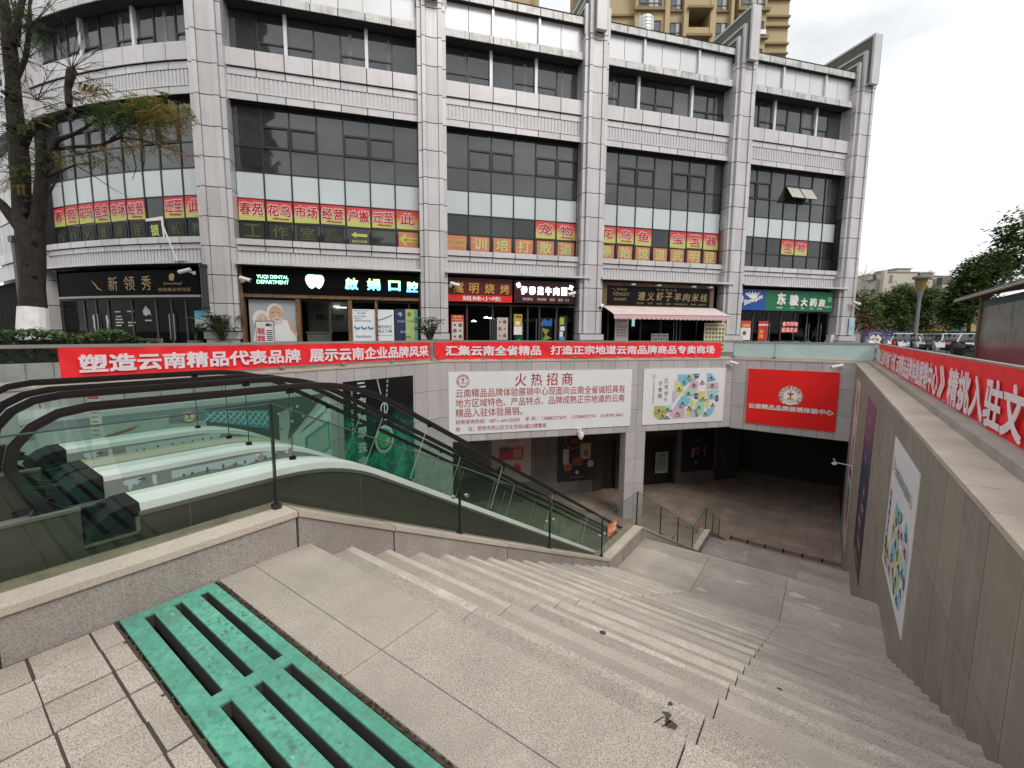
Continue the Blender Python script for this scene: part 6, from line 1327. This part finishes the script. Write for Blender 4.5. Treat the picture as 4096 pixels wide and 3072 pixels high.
# ------------------------------------------------------------------ the big tree on the left
t = thing('pollard_tree', 'big dark tree with a whitewashed trunk base and thinning yellow green leaves', 'tree', tuple(at(130, 1340, 16)[:2]) + (ZG,))
q = MB(); D = 16
def br(pts, rad, d0=16.0, dd=0., seg=8):
    q.tube([at(u, v, d0 + dd * i) for i, (u, v) in enumerate(pts)], rad, seg=seg)
br([(135, 1390), (133, 1232)], [.47, .41], seg=14)
q.build('whitewash', M('whitewash', (.74, .73, .70), .9, var=.1, nscale=4, stain=.4, bump=.6, bscale=12), t)
q = MB()
br([(133, 1234), (130, 1150), (132, 1050), (122, 960), (118, 900)], [.38, .345, .35, .40, .38], seg=14)
br([(125, 960), (95, 880), (85, 760), (78, 640), (70, 540), (58, 440), (52, 330), (40, 200), (25, 90), (10, -60)], [.34, .30, .26, .28, .25, .23, .20, .21, .16, .11], 16, 0, 12)
br([(128, 950), (155, 860), (163, 760), (168, 680), (160, 620), (175, 560)], [.27, .21, .19, .18, .13, .08], 16, -.05, 10)
br([(95, 930), (55, 880), (10, 820), (-60, 760)], [.2, .17, .15, .12], 16, -.1)
br([(85, 580), (110, 530), (150, 492), (215, 468), (280, 440), (340, 425)], [.2, .17, .16, .12, .08, .03], 16, -.15)
br([(165, 650), (200, 612), (232, 560), (300, 535), (360, 500), (400, 470)], [.12, .11, .08, .06, .04, .015], 16, -.1)
br([(205, 600), (290, 588), (400, 582), (480, 550), (570, 560), (650, 588), (740, 610)], [.07, .06, .055, .045, .03, .02, .01], 16, -.12)
br([(170, 720), (230, 690), (300, 660), (380, 650)], [.05, .045, .03, .012], 16, -.1); br([(165, 800), (205, 760), (240, 690)], [.06, .04, .02])
br([(440, 560), (520, 500), (600, 470), (690, 440)], [.035, .03, .02, .01], 15.4, -.1); br([(480, 550), (530, 600), (545, 670), (530, 720)], [.03, .022, .016, .008], 15.4); br([(570, 560), (580, 640), (565, 700)], [.02, .012, .006], 15.3); br([(300, 660), (370, 700), (450, 755), (520, 790)], [.02, .016, .01, .005], 15.7)
br([(276, 420), (272, 350), (285, 290), (290, 275)], [.10, .10, .14, .12], 15.2); br([(276, 430), (300, 460), (282, 480)], [.09, .08, .08], 15.3)
br([(62, 180), (75, 60), (100, -40)], [.12, .1, .08]); br([(60, 330), (100, 240), (120, 120), (118, 20), (130, -60)], [.09, .08, .07, .05, .03])
def twigs(u, v, n, lpx, D, up=.3, r=.012):
    for _ in range(n):
        a = rnd.uniform(-math.pi, math.pi); l = lpx * rnd.uniform(.5, 1.2); du, dv = math.cos(a) * l, math.sin(a) * l - lpx * up
        d2 = D + rnd.uniform(-.8, .8); m = (u + du * .5 + rnd.uniform(-14, 14), v + dv * .5 + rnd.uniform(-14, 14))
        q.tube([at(u, v, D), at(m[0], m[1], (D + d2) / 2), at(u + du, v + dv, d2)], [r, r * .7, r * .3], seg=4, caps=False)
        for _ in range(2):
            b = rnd.uniform(-.7, .7) + a; l2 = l * .45; q.tube([at(m[0], m[1], (D + d2) / 2), at(m[0] + math.cos(b) * l2, m[1] + math.sin(b) * l2 - 8, d2)], [r * .5, r * .25], seg=3, caps=False)
for _ in range(60):
    v = rnd.uniform(150, 1150); u = (60 if v < 700 else 105) + rnd.uniform(-34, 34) * (1 if v > 300 else .6); c = at(u + (v < 450) * -20, v, 15.75 + rnd.uniform(-.05, .1)); r = rnd.uniform(.04, .10)
    q.tube([c - Vector((0, 0, r)), c - Vector((0, 0, r * .4)), c + Vector((0, 0, r * .5)), c + Vector((0, 0, r))], [r * .2, r, r * .85, r * .15], seg=6)
twigs(287, 275, 26, 150, 15.2); twigs(120, 110, 26, 190, 15.6); twigs(100, 240, 20, 180, 15.4); twigs(175, 700, 14, 70, 15.8); twigs(60, 60, 20, 160, 15.6); twigs(180, 560, 8, 90, 15.7); twigs(420, 500, 8, 120, 15.2); twigs(150, 400, 14, 160, 15.3)
q.build('trunk', BARK, t)
q = MB()
def frond(p, n, ln, m):
    a = rnd.uniform(0, 6.28); d = Vector((math.cos(a), math.sin(a), rnd.uniform(-1.1, .7))).normalized(); s = d.cross(Vector((0, 0, 1))).normalized()
    for i in range(n):
        c = p + d * ln * i / n - Vector((0, 0, ln * .25 * (i / n) ** 2))
        for sg in (-1, 1):
            e = c + s * sg * ln * .28 + d * ln * .08 - Vector((0, 0, ln * .06)); w = d * ln * .05
            q.face([c, (c + e) / 2 + w, e, (c + e) / 2 - w], m)
def fronds(pts, n, su, sv, D, shades):
    for _ in range(int(n * 1.5)):
        u, v = rnd.choice(pts); p = at(u + rnd.gauss(0, su), v + rnd.gauss(0, sv), D + rnd.uniform(-.8, .8)); frond(p, 7, rnd.uniform(.26, .5), rnd.choice(shades))
fronds([(380, 440), (430, 450), (480, 440), (450, 480), (500, 470)], 170, 35, 24, 15.2, (0, 0, 1, 2))
fronds([(540, 420), (600, 410), (640, 430), (690, 460), (580, 450), (620, 470)], 190, 34, 22, 15.0, (1, 2, 3, 3))
fronds([(660, 480), (710, 510), (640, 560), (690, 600), (730, 470), (520, 590), (560, 545), (600, 520)], 80, 22, 18, 15.0, (2, 3, 3, 4))
fronds([(20, 500), (40, 560), (15, 620), (100, 470), (150, 460), (90, 680), (40, 700)], 60, 30, 30, 15.6, (0, 0, 1, 2))
fronds([(40, 330), (20, 420), (60, 420), (30, 260), (120, 90), (60, 40), (30, 120), (160, 170)], 90, 40, 40, 15.6, (0, 0, 1))
fronds([(230, 430), (200, 470), (330, 380), (180, 600), (170, 650), (60, 690), (90, 720), (230, 610), (300, 620), (420, 610), (380, 640)], 120, 30, 22, 15.6, (0, 1, 2, 3))
fronds([(360, 350), (400, 360), (370, 340)], 20, 18, 14, 15.2, (3, 4))
q.build('crown', [LEAFS[0], LEAFS[1], leafmat('leaf_olive', (.15, .16, .04)), leafmat('leaf_gold', (.34, .24, .06)), leafmat('leaf_rust', (.30, .15, .06))], t)

# ------------------------------------------------------------------ hedge, planter, pots, bench behind the left railing
PLT = M('planter_tile', (.46, .46, .44), .6, var=.12, nscale=3, island=.15, grime=.6, gcol=(.12, .15, .08), streak=.4)
t = thing('planter', 'low white tiled planter box holding the hedge behind the left railing', 'planter', (-13.5, 1, ZG))
q = MB()
for i in range(16): q.box(-13.0, -12.98, -2.6 + i * .40, -2.6 + i * .40 + .385, .3, .70)
q.box(-15.2, -13.001, -2.6, 3.8, ZG, .69); q.build('tiled_box', PLT, t)
t = thing('hedge', 'clipped dense green hedge in the white tiled planter', 'hedge', (-13.6, 1, .7))
q = MB()
for _ in range(8500):
    y = rnd.uniform(-2.6, 3.9); x = -13.02 - abs(rnd.gauss(0, .35)) if rnd.random() < .5 else rnd.uniform(-15.2, -13.0)
    top = 1.34 + .06 * math.sin(y * 2.1) + .05 * math.sin(y * 5.3 + x) - (0 if y < 3.0 else (y - 3.0) * .45) + (0.05 if x < -14 else 0)
    z = top - abs(rnd.gauss(0, .09)) if rnd.random() < .55 else rnd.uniform(.66, top)
    leaf(q, Vector((x, y, z)), rnd.uniform(.07, .12), .028, rnd.choice((0, 0, 0, 1, 1, 2)))
q.build('foliage', LEAFS, t)
q = MB(); q.box(-15.1, -13.15, -2.5, 3.6, .66, 1.15); q.build('inner_shade_fill', M('hedge_shade', (.015, .02, .01), .9, var=.3), t)  # near-black block whose colour stands for the shade inside the hedge
def potplant(label, u, v, D, h, n, sp, wr=.34):
    p = at(u, v, D); t = thing('potted_plant', label, 'potted plant', (p.x, p.y, ZG), 'potted plants by the shop pilasters')
    b = Vector((p.x, p.y, ZG))
    q = MB(); q.tube([b, b + Vector((0, 0, .1)), b + Vector((0, 0, .55)), b + Vector((0, 0, .62))], [.24, .26, .33, .34], seg=14); q.build('pot', M('pot_glaze', (.20, .19, .18), .4, var=.3), t)
    q = MB(); tops = []
    for i in range(n):
        a = rnd.uniform(0, 6.28); r = rnd.uniform(.1, 1) * sp; e = b + Vector((math.cos(a) * r, math.sin(a) * r, .6 + h * rnd.uniform(.35, 1))); q.tube([b + Vector((0, 0, .55)), (b + e) / 2 + Vector((0, 0, .45)), e], [.02, .014, .008], seg=5); tops.append(e)
    q.build('stem', M('stem', (.07, .08, .03), .7), t)
    q = MB()
    for e in tops:
        m = rnd.choice((1, 1, 2, 0))
        for k in range(8):
            a = k * .785 + rnd.uniform(-.2, .2); d = Vector((math.cos(a), math.sin(a), rnd.uniform(-.45, .1))); s = d.cross(Vector((0, 0, 1))).normalized() * .055; l = rnd.uniform(.75, 1.1) * wr
            q.face([e, e + d * l * .4 - s, e + d * l, e + d * l * .4 + s], m)
    q.build('leaves', [LEAFS[0], M('leaf_gloss', (.055, .12, .03), .35, var=.25, island=.25), M('leaf_gloss_light', (.12, .21, .06), .35, var=.25, island=.25)], t)
potplant('bushy potted umbrella plant left of the dental clinic', 888, 1330, 20.5, 1.35, 46, .78)
potplant('bushy potted umbrella plant right of the dental clinic', 1722, 1335, 21.5, 1.25, 46, .75)
potplant('slender potted plant with few leaves by the salon door', 780, 1330, 21, 1.2, 10, .45, .3)
t = thing('waiting_bench', 'row of black waiting chairs in front of the dark salon', 'bench', tuple(at(560, 1400, 17)[:2]) + (ZG,))
b = at(490, 1375, 16.5); e = at(650, 1372, 17.5)
for k in range(4):
    c = b + (e - b) * ((k + .5) / 4); w = (e - b) / 4 * .46; up = Vector((0, 0, 1)); bk = Vector((-F2.x, -F2.y, 0))
    q = MB(); P = [c - w, c + w]; z0 = .85
    for (za, zb, oa, ob) in ((.70, .95, 0, .0), (.95, 1.07, .0, .06)): q.face([(P[0].x + bk.x * oa, P[0].y + bk.y * oa, za), (P[1].x + bk.x * oa, P[1].y + bk.y * oa, za), (P[1].x - bk.x * ob, P[1].y - bk.y * ob, zb), (P[0].x - bk.x * ob, P[0].y - bk.y * ob, zb)])
    q.face([(P[0].x, P[0].y, .72), (P[1].x, P[1].y, .72), (P[1].x + bk.x * .42, P[1].y + bk.y * .42, .70), (P[0].x + bk.x * .42, P[0].y + bk.y * .42, .70)])
    q.build('seat', M('chair_black', (.03, .03, .032), .45), t)
q = MB()
for k in range(5):
    c = b + (e - b) * (k / 4); q.tube([(c.x, c.y, ZG), (c.x, c.y, .70), (c.x, c.y, 1.06)], .02, seg=6)
q.build('frame', STEEL, t)
t = thing('standing_frame', 'gold framed recruitment board on a stand before the couple poster', 'notice board', FAC(-6.0, .9, ZG))
f = lambda x, o, z: FAC(-6.25 + x, 1.1 + o, z)
q = MB(f); q.box(0, .78, -.02, 0, .85, 1.86); q.build('sheet', M('frame_sheet', (.60, .58, .58), .5), t)
q = MB(f); 
for a in ((0, .03, .85, 1.88), (.75, .78, .85, 1.88), (0, .78, 1.85, 1.88)): q.box(a[0], a[1], -.03, .02, a[2], a[3])
q.tube([(.39, -.05, ZG), (.39, -.05, .9)], .03); q.build('frame', M('frame_gold', (.45, .33, .14), .35, metal=.6), t)
q = MB(f); q.text('寻找', .06, .38, 1.25, 1.55, .01, 1, .05); q.text('颜值', .06, .38, .92, 1.2, .01, 1, .05); q.text('高级新人', .42, .7, 1.62, 1.76, .01, 0, .03)
for k in range(6): q.rect(.45, .7, 1.4 - k * .09, 1.44 - k * .09, .008, 0)
q.build('lettering', [INKK, flat('pink_ink', (.55, .06, .14))], t)

# ------------------------------------------------------------------ the street beyond the right railing
t = thing('street_lamp', 'grey street lamp with a tapered amber lantern and flat cap', 'street lamp', gbase(3655, 20))
b = Vector(gbase(3655, 20))
q = MB(); q.tube([b, b + Vector((0, 0, .4)), b + Vector((0, 0, 2.7)), b + Vector((0, 0, 2.95)), b + Vector((0, 0, 3.1))], [.11, .08, .062, .09, .12], seg=12); q.build('post', M('lamp_grey', (.20, .215, .22), .5, var=.15, streak=.3), t)
q = MB(); q.tube([b + Vector((0, 0, 3.1)), b + Vector((0, 0, 3.62))], [.12, .25], seg=12); q.build('lantern', M('amber_glass', (.24, .17, .06), .3, var=.2), t)
q = MB(); q.tube([b + Vector((0, 0, 3.62)), b + Vector((0, 0, 3.68)), b + Vector((0, 0, 3.74))], [.34, .34, .29], seg=14); q.build('cap', M('lamp_cap', (.16, .15, .12), .5), t)
# bus shelter: posts, curved ribbed roof, advert panel
t = thing('bus_shelter', 'old bus shelter with a curved ribbed roof and a faded advert panel', 'bus shelter', (4.2, 15, ZG))
RUST = M('shelter_brown', (.15, .105, .08), .6, var=.3, streak=.4, gcol=(.2, .15, .12))
q = MB(); arc = [(3.02 + .36 * k, 2.50 + .42 * math.sin(min(1, k / 6.5) * 1.5)) for k in range(8)]
q.ribbon([(x, z) for x, z in arc], 10.5, 19.2, 0, .03)
q = MB(lambda a, x, z: (x, a, z)); q.ribbon(arc, 10.4, 19.3, .0, .025); q.build('roof_sheet', M('roof_sheet', (.30, .27, .24), .6, var=.25, streak=.4), t)
for k in range(8):
    q = MB(lambda a, x, z: (x, a, z)); y = 10.6 + k * 1.22; q.ribbon(arc, y, y + .08, -.09, -.002); q.build('roof_rib', RUST, t)
q = MB(); 
for k in (0, 3, 7): q.tube([(arc[k][0], 10.4, arc[k][1] - .05), (arc[k][0], 19.3, arc[k][1] - .05)], .035, seg=6)
q.build('purlin', M('shelter_steel', (.36, .34, .31), .5), t)
for y in (11.2, 18.75):
    q = MB(); q.box(3.48, 3.66, y - .12, y + .12, ZG, 2.60); q.build('post', RUST, t)
def advert():
    m, nt, out = nmat('faded_advert'); p_ = N(nt, 'ShaderNodeBsdfPrincipled'); p_.inputs['Roughness'].default_value = .25
    g_ = nt.nodes.new('ShaderNodeNewGeometry'); s = nt.nodes.new('ShaderNodeSeparateXYZ'); nt.links.new(g_.outputs[0], s.inputs[0])
    f = noise(nt, coords(nt, (1, 1.0, .5)), 1.9, 6, .6); c = ramp(nt, f, [(.34, (.10, .13, .12)), (.46, (.28, .25, .22)), (.55, (.24, .33, .30)), (.64, (.34, .12, .11))])
    mr = N(nt, 'ShaderNodeMapRange'); nt.links.new(s.outputs[2], mr.inputs[0]); mr.inputs[1].default_value = 1.35; mr.inputs[2].default_value = 1.05
    c = mix(nt, mr.outputs[0], c, (.28, .045, .05)); nt.links.new(c, p_.inputs['Base Color']); nt.links.new(p_.outputs[0], out.inputs[0]); return m
q = MB(); q.box(3.52, 3.60, 11.4, 18.6, .55, 2.22); q.build('advert_panel', advert(), t)
q = MB(); q.box(3.50, 3.62, 11.3, 18.7, 2.222, 2.40); q.build('name_strip', M('strip_teal', (.05, .13, .14), .5), t)
q = MB(); q.tube([(3.56, 11.3, .5), (3.56, 18.7, .5)], .04, seg=6); q.build('bottom_rail', RUST, t)
q = MB(lambda s, o, z: (3.495 - o, -s, z)); q.text('公交站', -14.4, -13.2, 2.25, 2.37, .0, 0, .02); q.build('lettering', PWH, t)
# scooters parked along the railing
def scooter(col, label, loc, rot, name='motor_scooter'):
    t = thing(name, label, 'scooter', (0, 0, 0), 'scooters parked beyond the right railing')
    q = MB()
    def side(pts, w, m): q.prism(pts, -w, w, 1, m)
    side([(-.62, .42), (-.70, .58), (-.45, .62), (-.10, .56), (-.05, .36), (-.35, .30)], .13, 0); side([(-.05, .22), (.30, .22), (.34, .30), (-.05, .30)], .14, 0)
    side([(.30, .25), (.42, .30), (.50, .86), (.44, .90), (.33, .70)], .17, 0); side([(.50, .40), (.66, .42), (.60, .52), (.46, .50)], .07, 0); side([(-.72, .50), (-.84, .46), (-.86, .58), (-.70, .62)], .07, 0)
    q.build('body', M('scooter_paint_' + col[0], col[1], .25, var=.1, spec=.6), t)
    q = MB(); q.prism([(-.68, .62), (-.64, .68), (-.30, .70), (-.02, .64), (-.04, .58), (-.45, .62)], -.13, .13, 1); q.build('seat', M('scooter_seat', (.018, .018, .02), .45), t)
    for x in (-.52, .58):
        q = MB(); pts = [(x + .21 * math.cos(a * .524), 0, .21 + .21 * math.sin(a * .524)) for a in range(13)]; q.tube(pts, .055, seg=8, caps=False); w = q.build('wheel', M('tyre', (.015, .015, .016), .8), t)
        q = MB(lambda x_, o, z, x=x: (x + x_, o, .21 + z)); q.disc(0, 0, .16, .03); q.disc(0, 0, .16, -.03); q.build('rim', STEEL, w)
    q = MB(); q.tube([(.46, 0, .86), (.40, -.1, .92), (.34, -.30, .94)], .018, seg=6); q.tube([(.46, 0, .86), (.40, .1, .92), (.34, .30, .94)], .018, seg=6); q.build('handlebar', DARK, t)
    for s in (-1, 1):
        q = MB(); q.tube([(.40, s * .22, .93), (.42, s * .27, 1.08)], .008, seg=4); q.tube([(.40, s * .27, 1.10), (.43, s * .27, 1.10)], .05, seg=8); q.build('mirror', DARK, t)
    q = MB(); q.tube([(.50, 0, .80), (.535, 0, .79)], .06, seg=10); q.build('headlight', M('headlamp', (.6, .62, .62), .1), t)
    q = MB(); q.box(-.86, -.62, -.12, .12, .68, .80); q.tube([(-.80, -.1, .70), (-.84, 0, .74), (-.80, .1, .70)], .015, seg=5); q.build('rear_carrier', M('carrier_black', (.03, .03, .03), .4), t)
    t.location = loc; t.rotation_euler = (0, 0, rot); return t
cols = [('black', (.02, .02, .022)), ('red', (.42, .02, .025)), ('white', (.6, .6, .58)), ('silver', (.35, .36, .37)), ('navy', (.03, .04, .08))]
spec = [(3520, 20, 2, 2.5, 'white scooter parked farthest away, left of the lamp post'), (3580, 19, 0, 2.7, 'black scooter just left of the lamp post'), (3625, 17.6, 1, 2.3, 'red scooter at the foot of the lamp post, on its left'), (3640, 15.6, 4, 2.0, 'navy scooter in the row right beside the lamp post'), (3705, 17.5, 0, 2.6, 'black scooter just right of the lamp post'),
        (3722, 15.4, 3, 2.2, 'silver scooter in front of the white car, right of the lamp post'), (3765, 16.3, 0, 2.4, 'black scooter with a long seat in the middle of the row'), (3800, 14.6, 3, 2.1, 'silver scooter second from the bus shelter post'), (3850, 15.8, 1, 2.5, 'red scooter nearest the bus shelter post'), (3868, 13.6, 0, 1.9, 'black scooter half hidden behind the bus shelter post')]
for u, D, c, r, lb in spec:
    p = at(u, 1400, D); scooter(cols[c], lb, (p.x, p.y, ZG), r)
# parked cars
def car(col, label, loc, rot):
    t = thing('parked_car', label, 'car', (0, 0, 0), 'cars parked across the street')
    prof_ = [(-2.0, .30), (-2.02, .62), (-1.7, .74), (-1.15, .80), (.85, .80), (1.75, .68), (1.98, .55), (2.0, .30)]
    q = MB(); q.prism(prof_, -.80, .80, 1); q.face([(-1.5, -.7, .8), (-.95, -.54, 1.24), (.25, -.54, 1.26), (.95, -.7, .8)]); q.face([(-1.5, .7, .8), (-.95, .54, 1.24), (.25, .54, 1.26), (.95, .7, .8)]); q.face([(-.95, -.54, 1.24), (.25, -.54, 1.26), (.25, .54, 1.26), (-.95, .54, 1.24)]); q.face([(.25, -.54, 1.26), (.95, -.7, .8), (.95, .7, .8), (.25, .54, 1.26)]); q.face([(-.95, -.54, 1.24), (-1.5, -.7, .8), (-1.5, .7, .8), (-.95, .54, 1.24)]); q.build('body', M('car_paint_' + col[0], col[1], .2, var=.04, spec=.7), t)
    for s in (-1, 1):
        q = MB(); q.face([(-1.36, s * .70, .83), (-.92, s * .572, 1.18), (.2, s * .572, 1.20), (.76, s * .70, .83)]); q.build('side_window', WGLASS, t)
        for x in (-1.25, 1.25):
            q = MB(); q.tube([(x, s * .62, .30), (x, s * .82, .30)], .30, seg=16); w = q.build('wheel', M('tyre', (.015, .015, .016), .8), t)
            q = MB(); q.tube([(x, s * .82, .30), (x, s * .835, .30)], .18, seg=12); q.build('rim', STEEL, w)
        q = MB(); q.box(1.9, 2.0, s * .62 - .14, s * .62 + .14, .52, .62); q.build('headlight', M('headlamp', (.6, .62, .62), .1), t)
    q = MB(); q.face([(.33, -.50, 1.235), (.33, .50, 1.235), (.96, .62, .82), (.96, -.62, .82)]); q.build('windscreen', WGLASS, t)
    q = MB(); q.face([(-1.03, -.50, 1.20), (-1.03, .50, 1.20), (-1.50, .62, .825), (-1.50, -.62, .825)]); q.build('rear_window', WGLASS, t)
    t.location = loc; t.rotation_euler = (0, 0, rot)
for u, D, c, r, lb in [(3615, 27, ('white', (.52, .52, .53)), 1.5, 'white car parked just right of the purple hoarding, left of the lamp post'), (3745, 29, ('white', (.52, .52, .53)), 1.35, 'white car seen between lamp post and tree trunks'), (3800, 26, ('silver', (.5, .51, .53)), 1.6, 'silver car behind the middle of the scooter row'), (3895, 24, ('white', (.52, .52, .53)), 1.4, 'white car beside the bus shelter post'), (3850, 33, ('white', (.52, .52, .53)), 1.5, 'white car farthest back, above the red scooter'), (3660, 34, ('silver', (.5, .51, .53)), 1.45, 'silver car partly hidden by the lamp post')]:
    p = at(u, 1400, D); car(c, lb, (p.x, p.y, ZG), r)
# hoarding with a white roundel
f = VW(37); x0 = (3432 - 2048) / FPX * 37
t = thing('street_hoarding', 'low violet hoarding with a glowing white roundel beyond the railing corner', 'hoarding', f(x0 + 2, 0, ZG))
def hoard():
    m, nt, out = nmat('violet_print'); p_ = N(nt, 'ShaderNodeBsdfPrincipled'); p_.inputs['Roughness'].default_value = .5
    g_ = nt.nodes.new('ShaderNodeTexCoord'); ds = N(nt, 'ShaderNodeVectorMath', _operation='DISTANCE'); nt.links.new(g_.outputs['Object'], ds.inputs[0]); c0 = f(x0 + 1.2, .06, .9); b0_ = f(x0 + 2, 0, ZG); ds.inputs[1].default_value = (c0[0] - b0_[0], c0[1] - b0_[1], c0[2] - b0_[2])
    c = ramp(nt, ds.outputs['Value'], [(0, (.6, .6, .66)), (.45, (.45, .43, .6)), (.85, (.13, .11, .25)), (1, (.045, .04, .10))]); nt.links.new(c, p_.inputs['Base Color']); nt.links.new(p_.outputs[0], out.inputs[0]); return m
q = MB(f); q.box(x0, x0 + 4.6, 0, .06, ZG, 1.75); q.build('panel', hoard(), t)
q = MB(f); q.disc(x0 + 1.2, .95, .56, .066, 0); q.ring(x0 + 1.2, .95, .56, .63, .07, 1); 
for dx, dz, r, m in ((-.25, .15, .07, 1), (.0, .2, .06, 2), (.2, .1, .08, 1), (-.1, -.05, .1, 2), (.15, -.15, .06, 3), (-.3, -.2, .05, 3)): q.disc(x0 + 1.2 + dx, .95 + dz, r, .07 + dx * .002, m, 10)
q.build('roundel', [PWH, INKK, flat('round_red', (.5, .1, .12)), flat('round_grey', (.3, .3, .32))], t)
q = MB(f)
for k in range(3): q.box(x0 + 2.1, x0 + 3.9 - k * .4, .06, .066, 1.45 - k * .22, 1.52 - k * .22)
q.build('lettering', flat('hoard_ink', (.35, .34, .45)), t)
# far apartment house and the shop row under the trees
AF = VW(84); px_ = lambda u: (u - 2048) / FPX * 83
t = thing('apartment_house', 'old cream walk-up apartment house with caged balconies beyond the trees', 'apartment building', AF(px_(3650), -5, ZG))
CR = M('cream_wall', (.50, .46, .40), .85, var=.06, nscale=.3, streak=.35, gcol=(.3, .27, .23)); CRD = M('cream_dark', (.30, .28, .25), .85)  # wall cream, and a darker cream for slabs, sills and cage bars
q = MB(AF); q.box(px_(3520), px_(3652), -10, 0, ZG, 13.2); q.box(px_(3652), px_(3730), -12, -.8, ZG, 13.1); q.box(px_(3730), px_(3812), -12, -1.4, ZG, 12.75); q.box(px_(3498), px_(3520), -9, -1.2, ZG, 12.2); q.box(px_(3585), px_(3640), -6, -1, 13.2, 14.0); q.box(px_(3515), px_(3526), -.5, .25, ZG, 13.6); q.build('wall', CR, t)
q = MB(AF); q.box(px_(3580), px_(3645), -6.2, -.8, 14.0, 14.15); q.box(px_(3517), px_(3655), -10.1, .15, 13.2, 13.35); q.box(px_(3650), px_(3732), -12, -.6, 13.1, 13.22); q.box(px_(3732), px_(3814), -12, -1.2, 12.75, 12.87); q.build('roof_slab', CRD, t)
for u0, u1, z0, z1, o in ((3541, 3553, 11.6, 12.7, 0), (3706, 3716, 11.2, 12.7, -.8), (3722, 3728, 11.2, 12.5, -.8), (3736, 3750, 11.0, 12.2, -1.4)):
    q = MB(AF); q.box(px_(u0), px_(u1), o, o + .06, z0, z1); w = q.build('window', TWG, t); q = MB(AF); q.box(px_(u0) - .1, px_(u1) + .1, o, o + .2, z0 - .15, z0); q.build('sill', CRD, w)
for u0, u1, z0, o in ((3654, 3702, 11.2, -.8), (3755, 3796, 10.45, -1.4)):
    q = MB(AF); q.box(px_(u0), px_(u1), o, o + 1.3, z0 - .9, z0 + .6); q.build('balcony_front', CR, t)
    q = MB(AF); q.box(px_(u0) + .1, px_(u1) - .1, o, o + 1.1, z0 + .6, z0 + 2.0, 0)
    for k in range(9): x = px_(u0) + (px_(u1) - px_(u0)) * k / 8; q.box(x - .04, x + .04, o + 1.25, o + 1.33, z0 + .6, z0 + 2.1, 1)
    for k in range(4): q.box(px_(u0), px_(u1), o + 1.25, o + 1.32, z0 + .6 + k * .48, z0 + .66 + k * .48, 1)
    q.build('window_cage', [TWG, CRD], t)
q = MB(AF)
for k in range(4): q.box(px_(3486), px_(3500), -2.5, -.6, 4 + k * 2.6, 4.2 + k * 2.6); q.box(px_(3486), px_(3500), -.7, -.6, 4.2 + k * 2.6, 5.0 + k * 2.6)
q.build('side_balcony', DARK, t)
q = MB(); c = AF(px_(3785), -4, 12.7); q.tube([c, (c[0], c[1], 13.9), (c[0], c[1], 14.3)], [.6, .6, .4], seg=12); q.build('roof_tank', WHITE, t)
SF = VW(58); sx = lambda u: (u - 2048) / FPX * 58
t = thing('shop_row', 'low row of shops with orange signs seen under the trees', 'building', SF(sx(3760), -3, ZG))
q = MB(SF); q.box(sx(3640), sx(4300), -8, 0, ZG, 4.6); q.build('wall', M('row_wall', (.34, .30, .25), .8, var=.1), t)
for k, c in enumerate([(.34, .10, .05), (.42, .24, .05), (.05, .16, .18), (.40, .28, .06), (.36, .08, .05), (.42, .22, .06), (.1, .2, .12), (.4, .1, .06)]):
    a = sx(3650 + k * 60); q = MB(SF); q.box(a, a + sx(3708) - sx(3650), 0, .4, 2.05, 2.75); w = q.build('shop_sign_band', flat('row_sign_%d' % k, c), t)
    q = MB(SF); q.box(a + .2, a + sx(3708) - sx(3650) - .1, .0, .05, ZG, 2.0); q.build('shop_opening', flat('row_dark', (.03, .03, .03)), t)

# ------------------------------------------------------------------ the opposite side of the square, behind the viewer: what the windows mirror
BF = lambda s, o, z: (DX * s - NX * (46 - o), DY * s - NY * (46 - o), z)
def block(label, a, b, h, dep, col, fl):
    t = thing('opposite_building', label, 'building', BF((a + b) / 2, -dep / 2, ZG), 'buildings across the square')
    q = MB(BF); q.box(a, b, -dep, 0, ZG, h); q.build('wall', M('opp_' + col[0], col[1], .85, var=.1), t)
    q = MB(BF); n = int((h - 3) / fl)
    for k in range(n):
        m = int((b - a) / 3.2)
        for i in range(m): q.box(a + i * 3.2 + .6, a + i * 3.2 + 2.5, -.05, .02, 2.2 + k * fl, 2.2 + k * fl + fl * .55)
    q.build('windows', TWG, t)
    q = MB(BF)
    for k in range(n): q.box(a - .3, b + .6, -dep, .7, 1.6 + k * fl, 1.85 + k * fl)
    q.build('floor_ledge', M('opp_ledge', (.16, .14, .12), .85), t)
block('long six storey block across the square, mirrored in the lower shop windows', -75, 80, 20, 12, ('grey', (.15, .135, .12)), 3.2)
block('brown high tower mirrored in the left end of the dental clinic windows', -46, -24, 64, 11, ('brown', (.10, .075, .06)), 3.1)
bpy.data.objects.remove(_to)
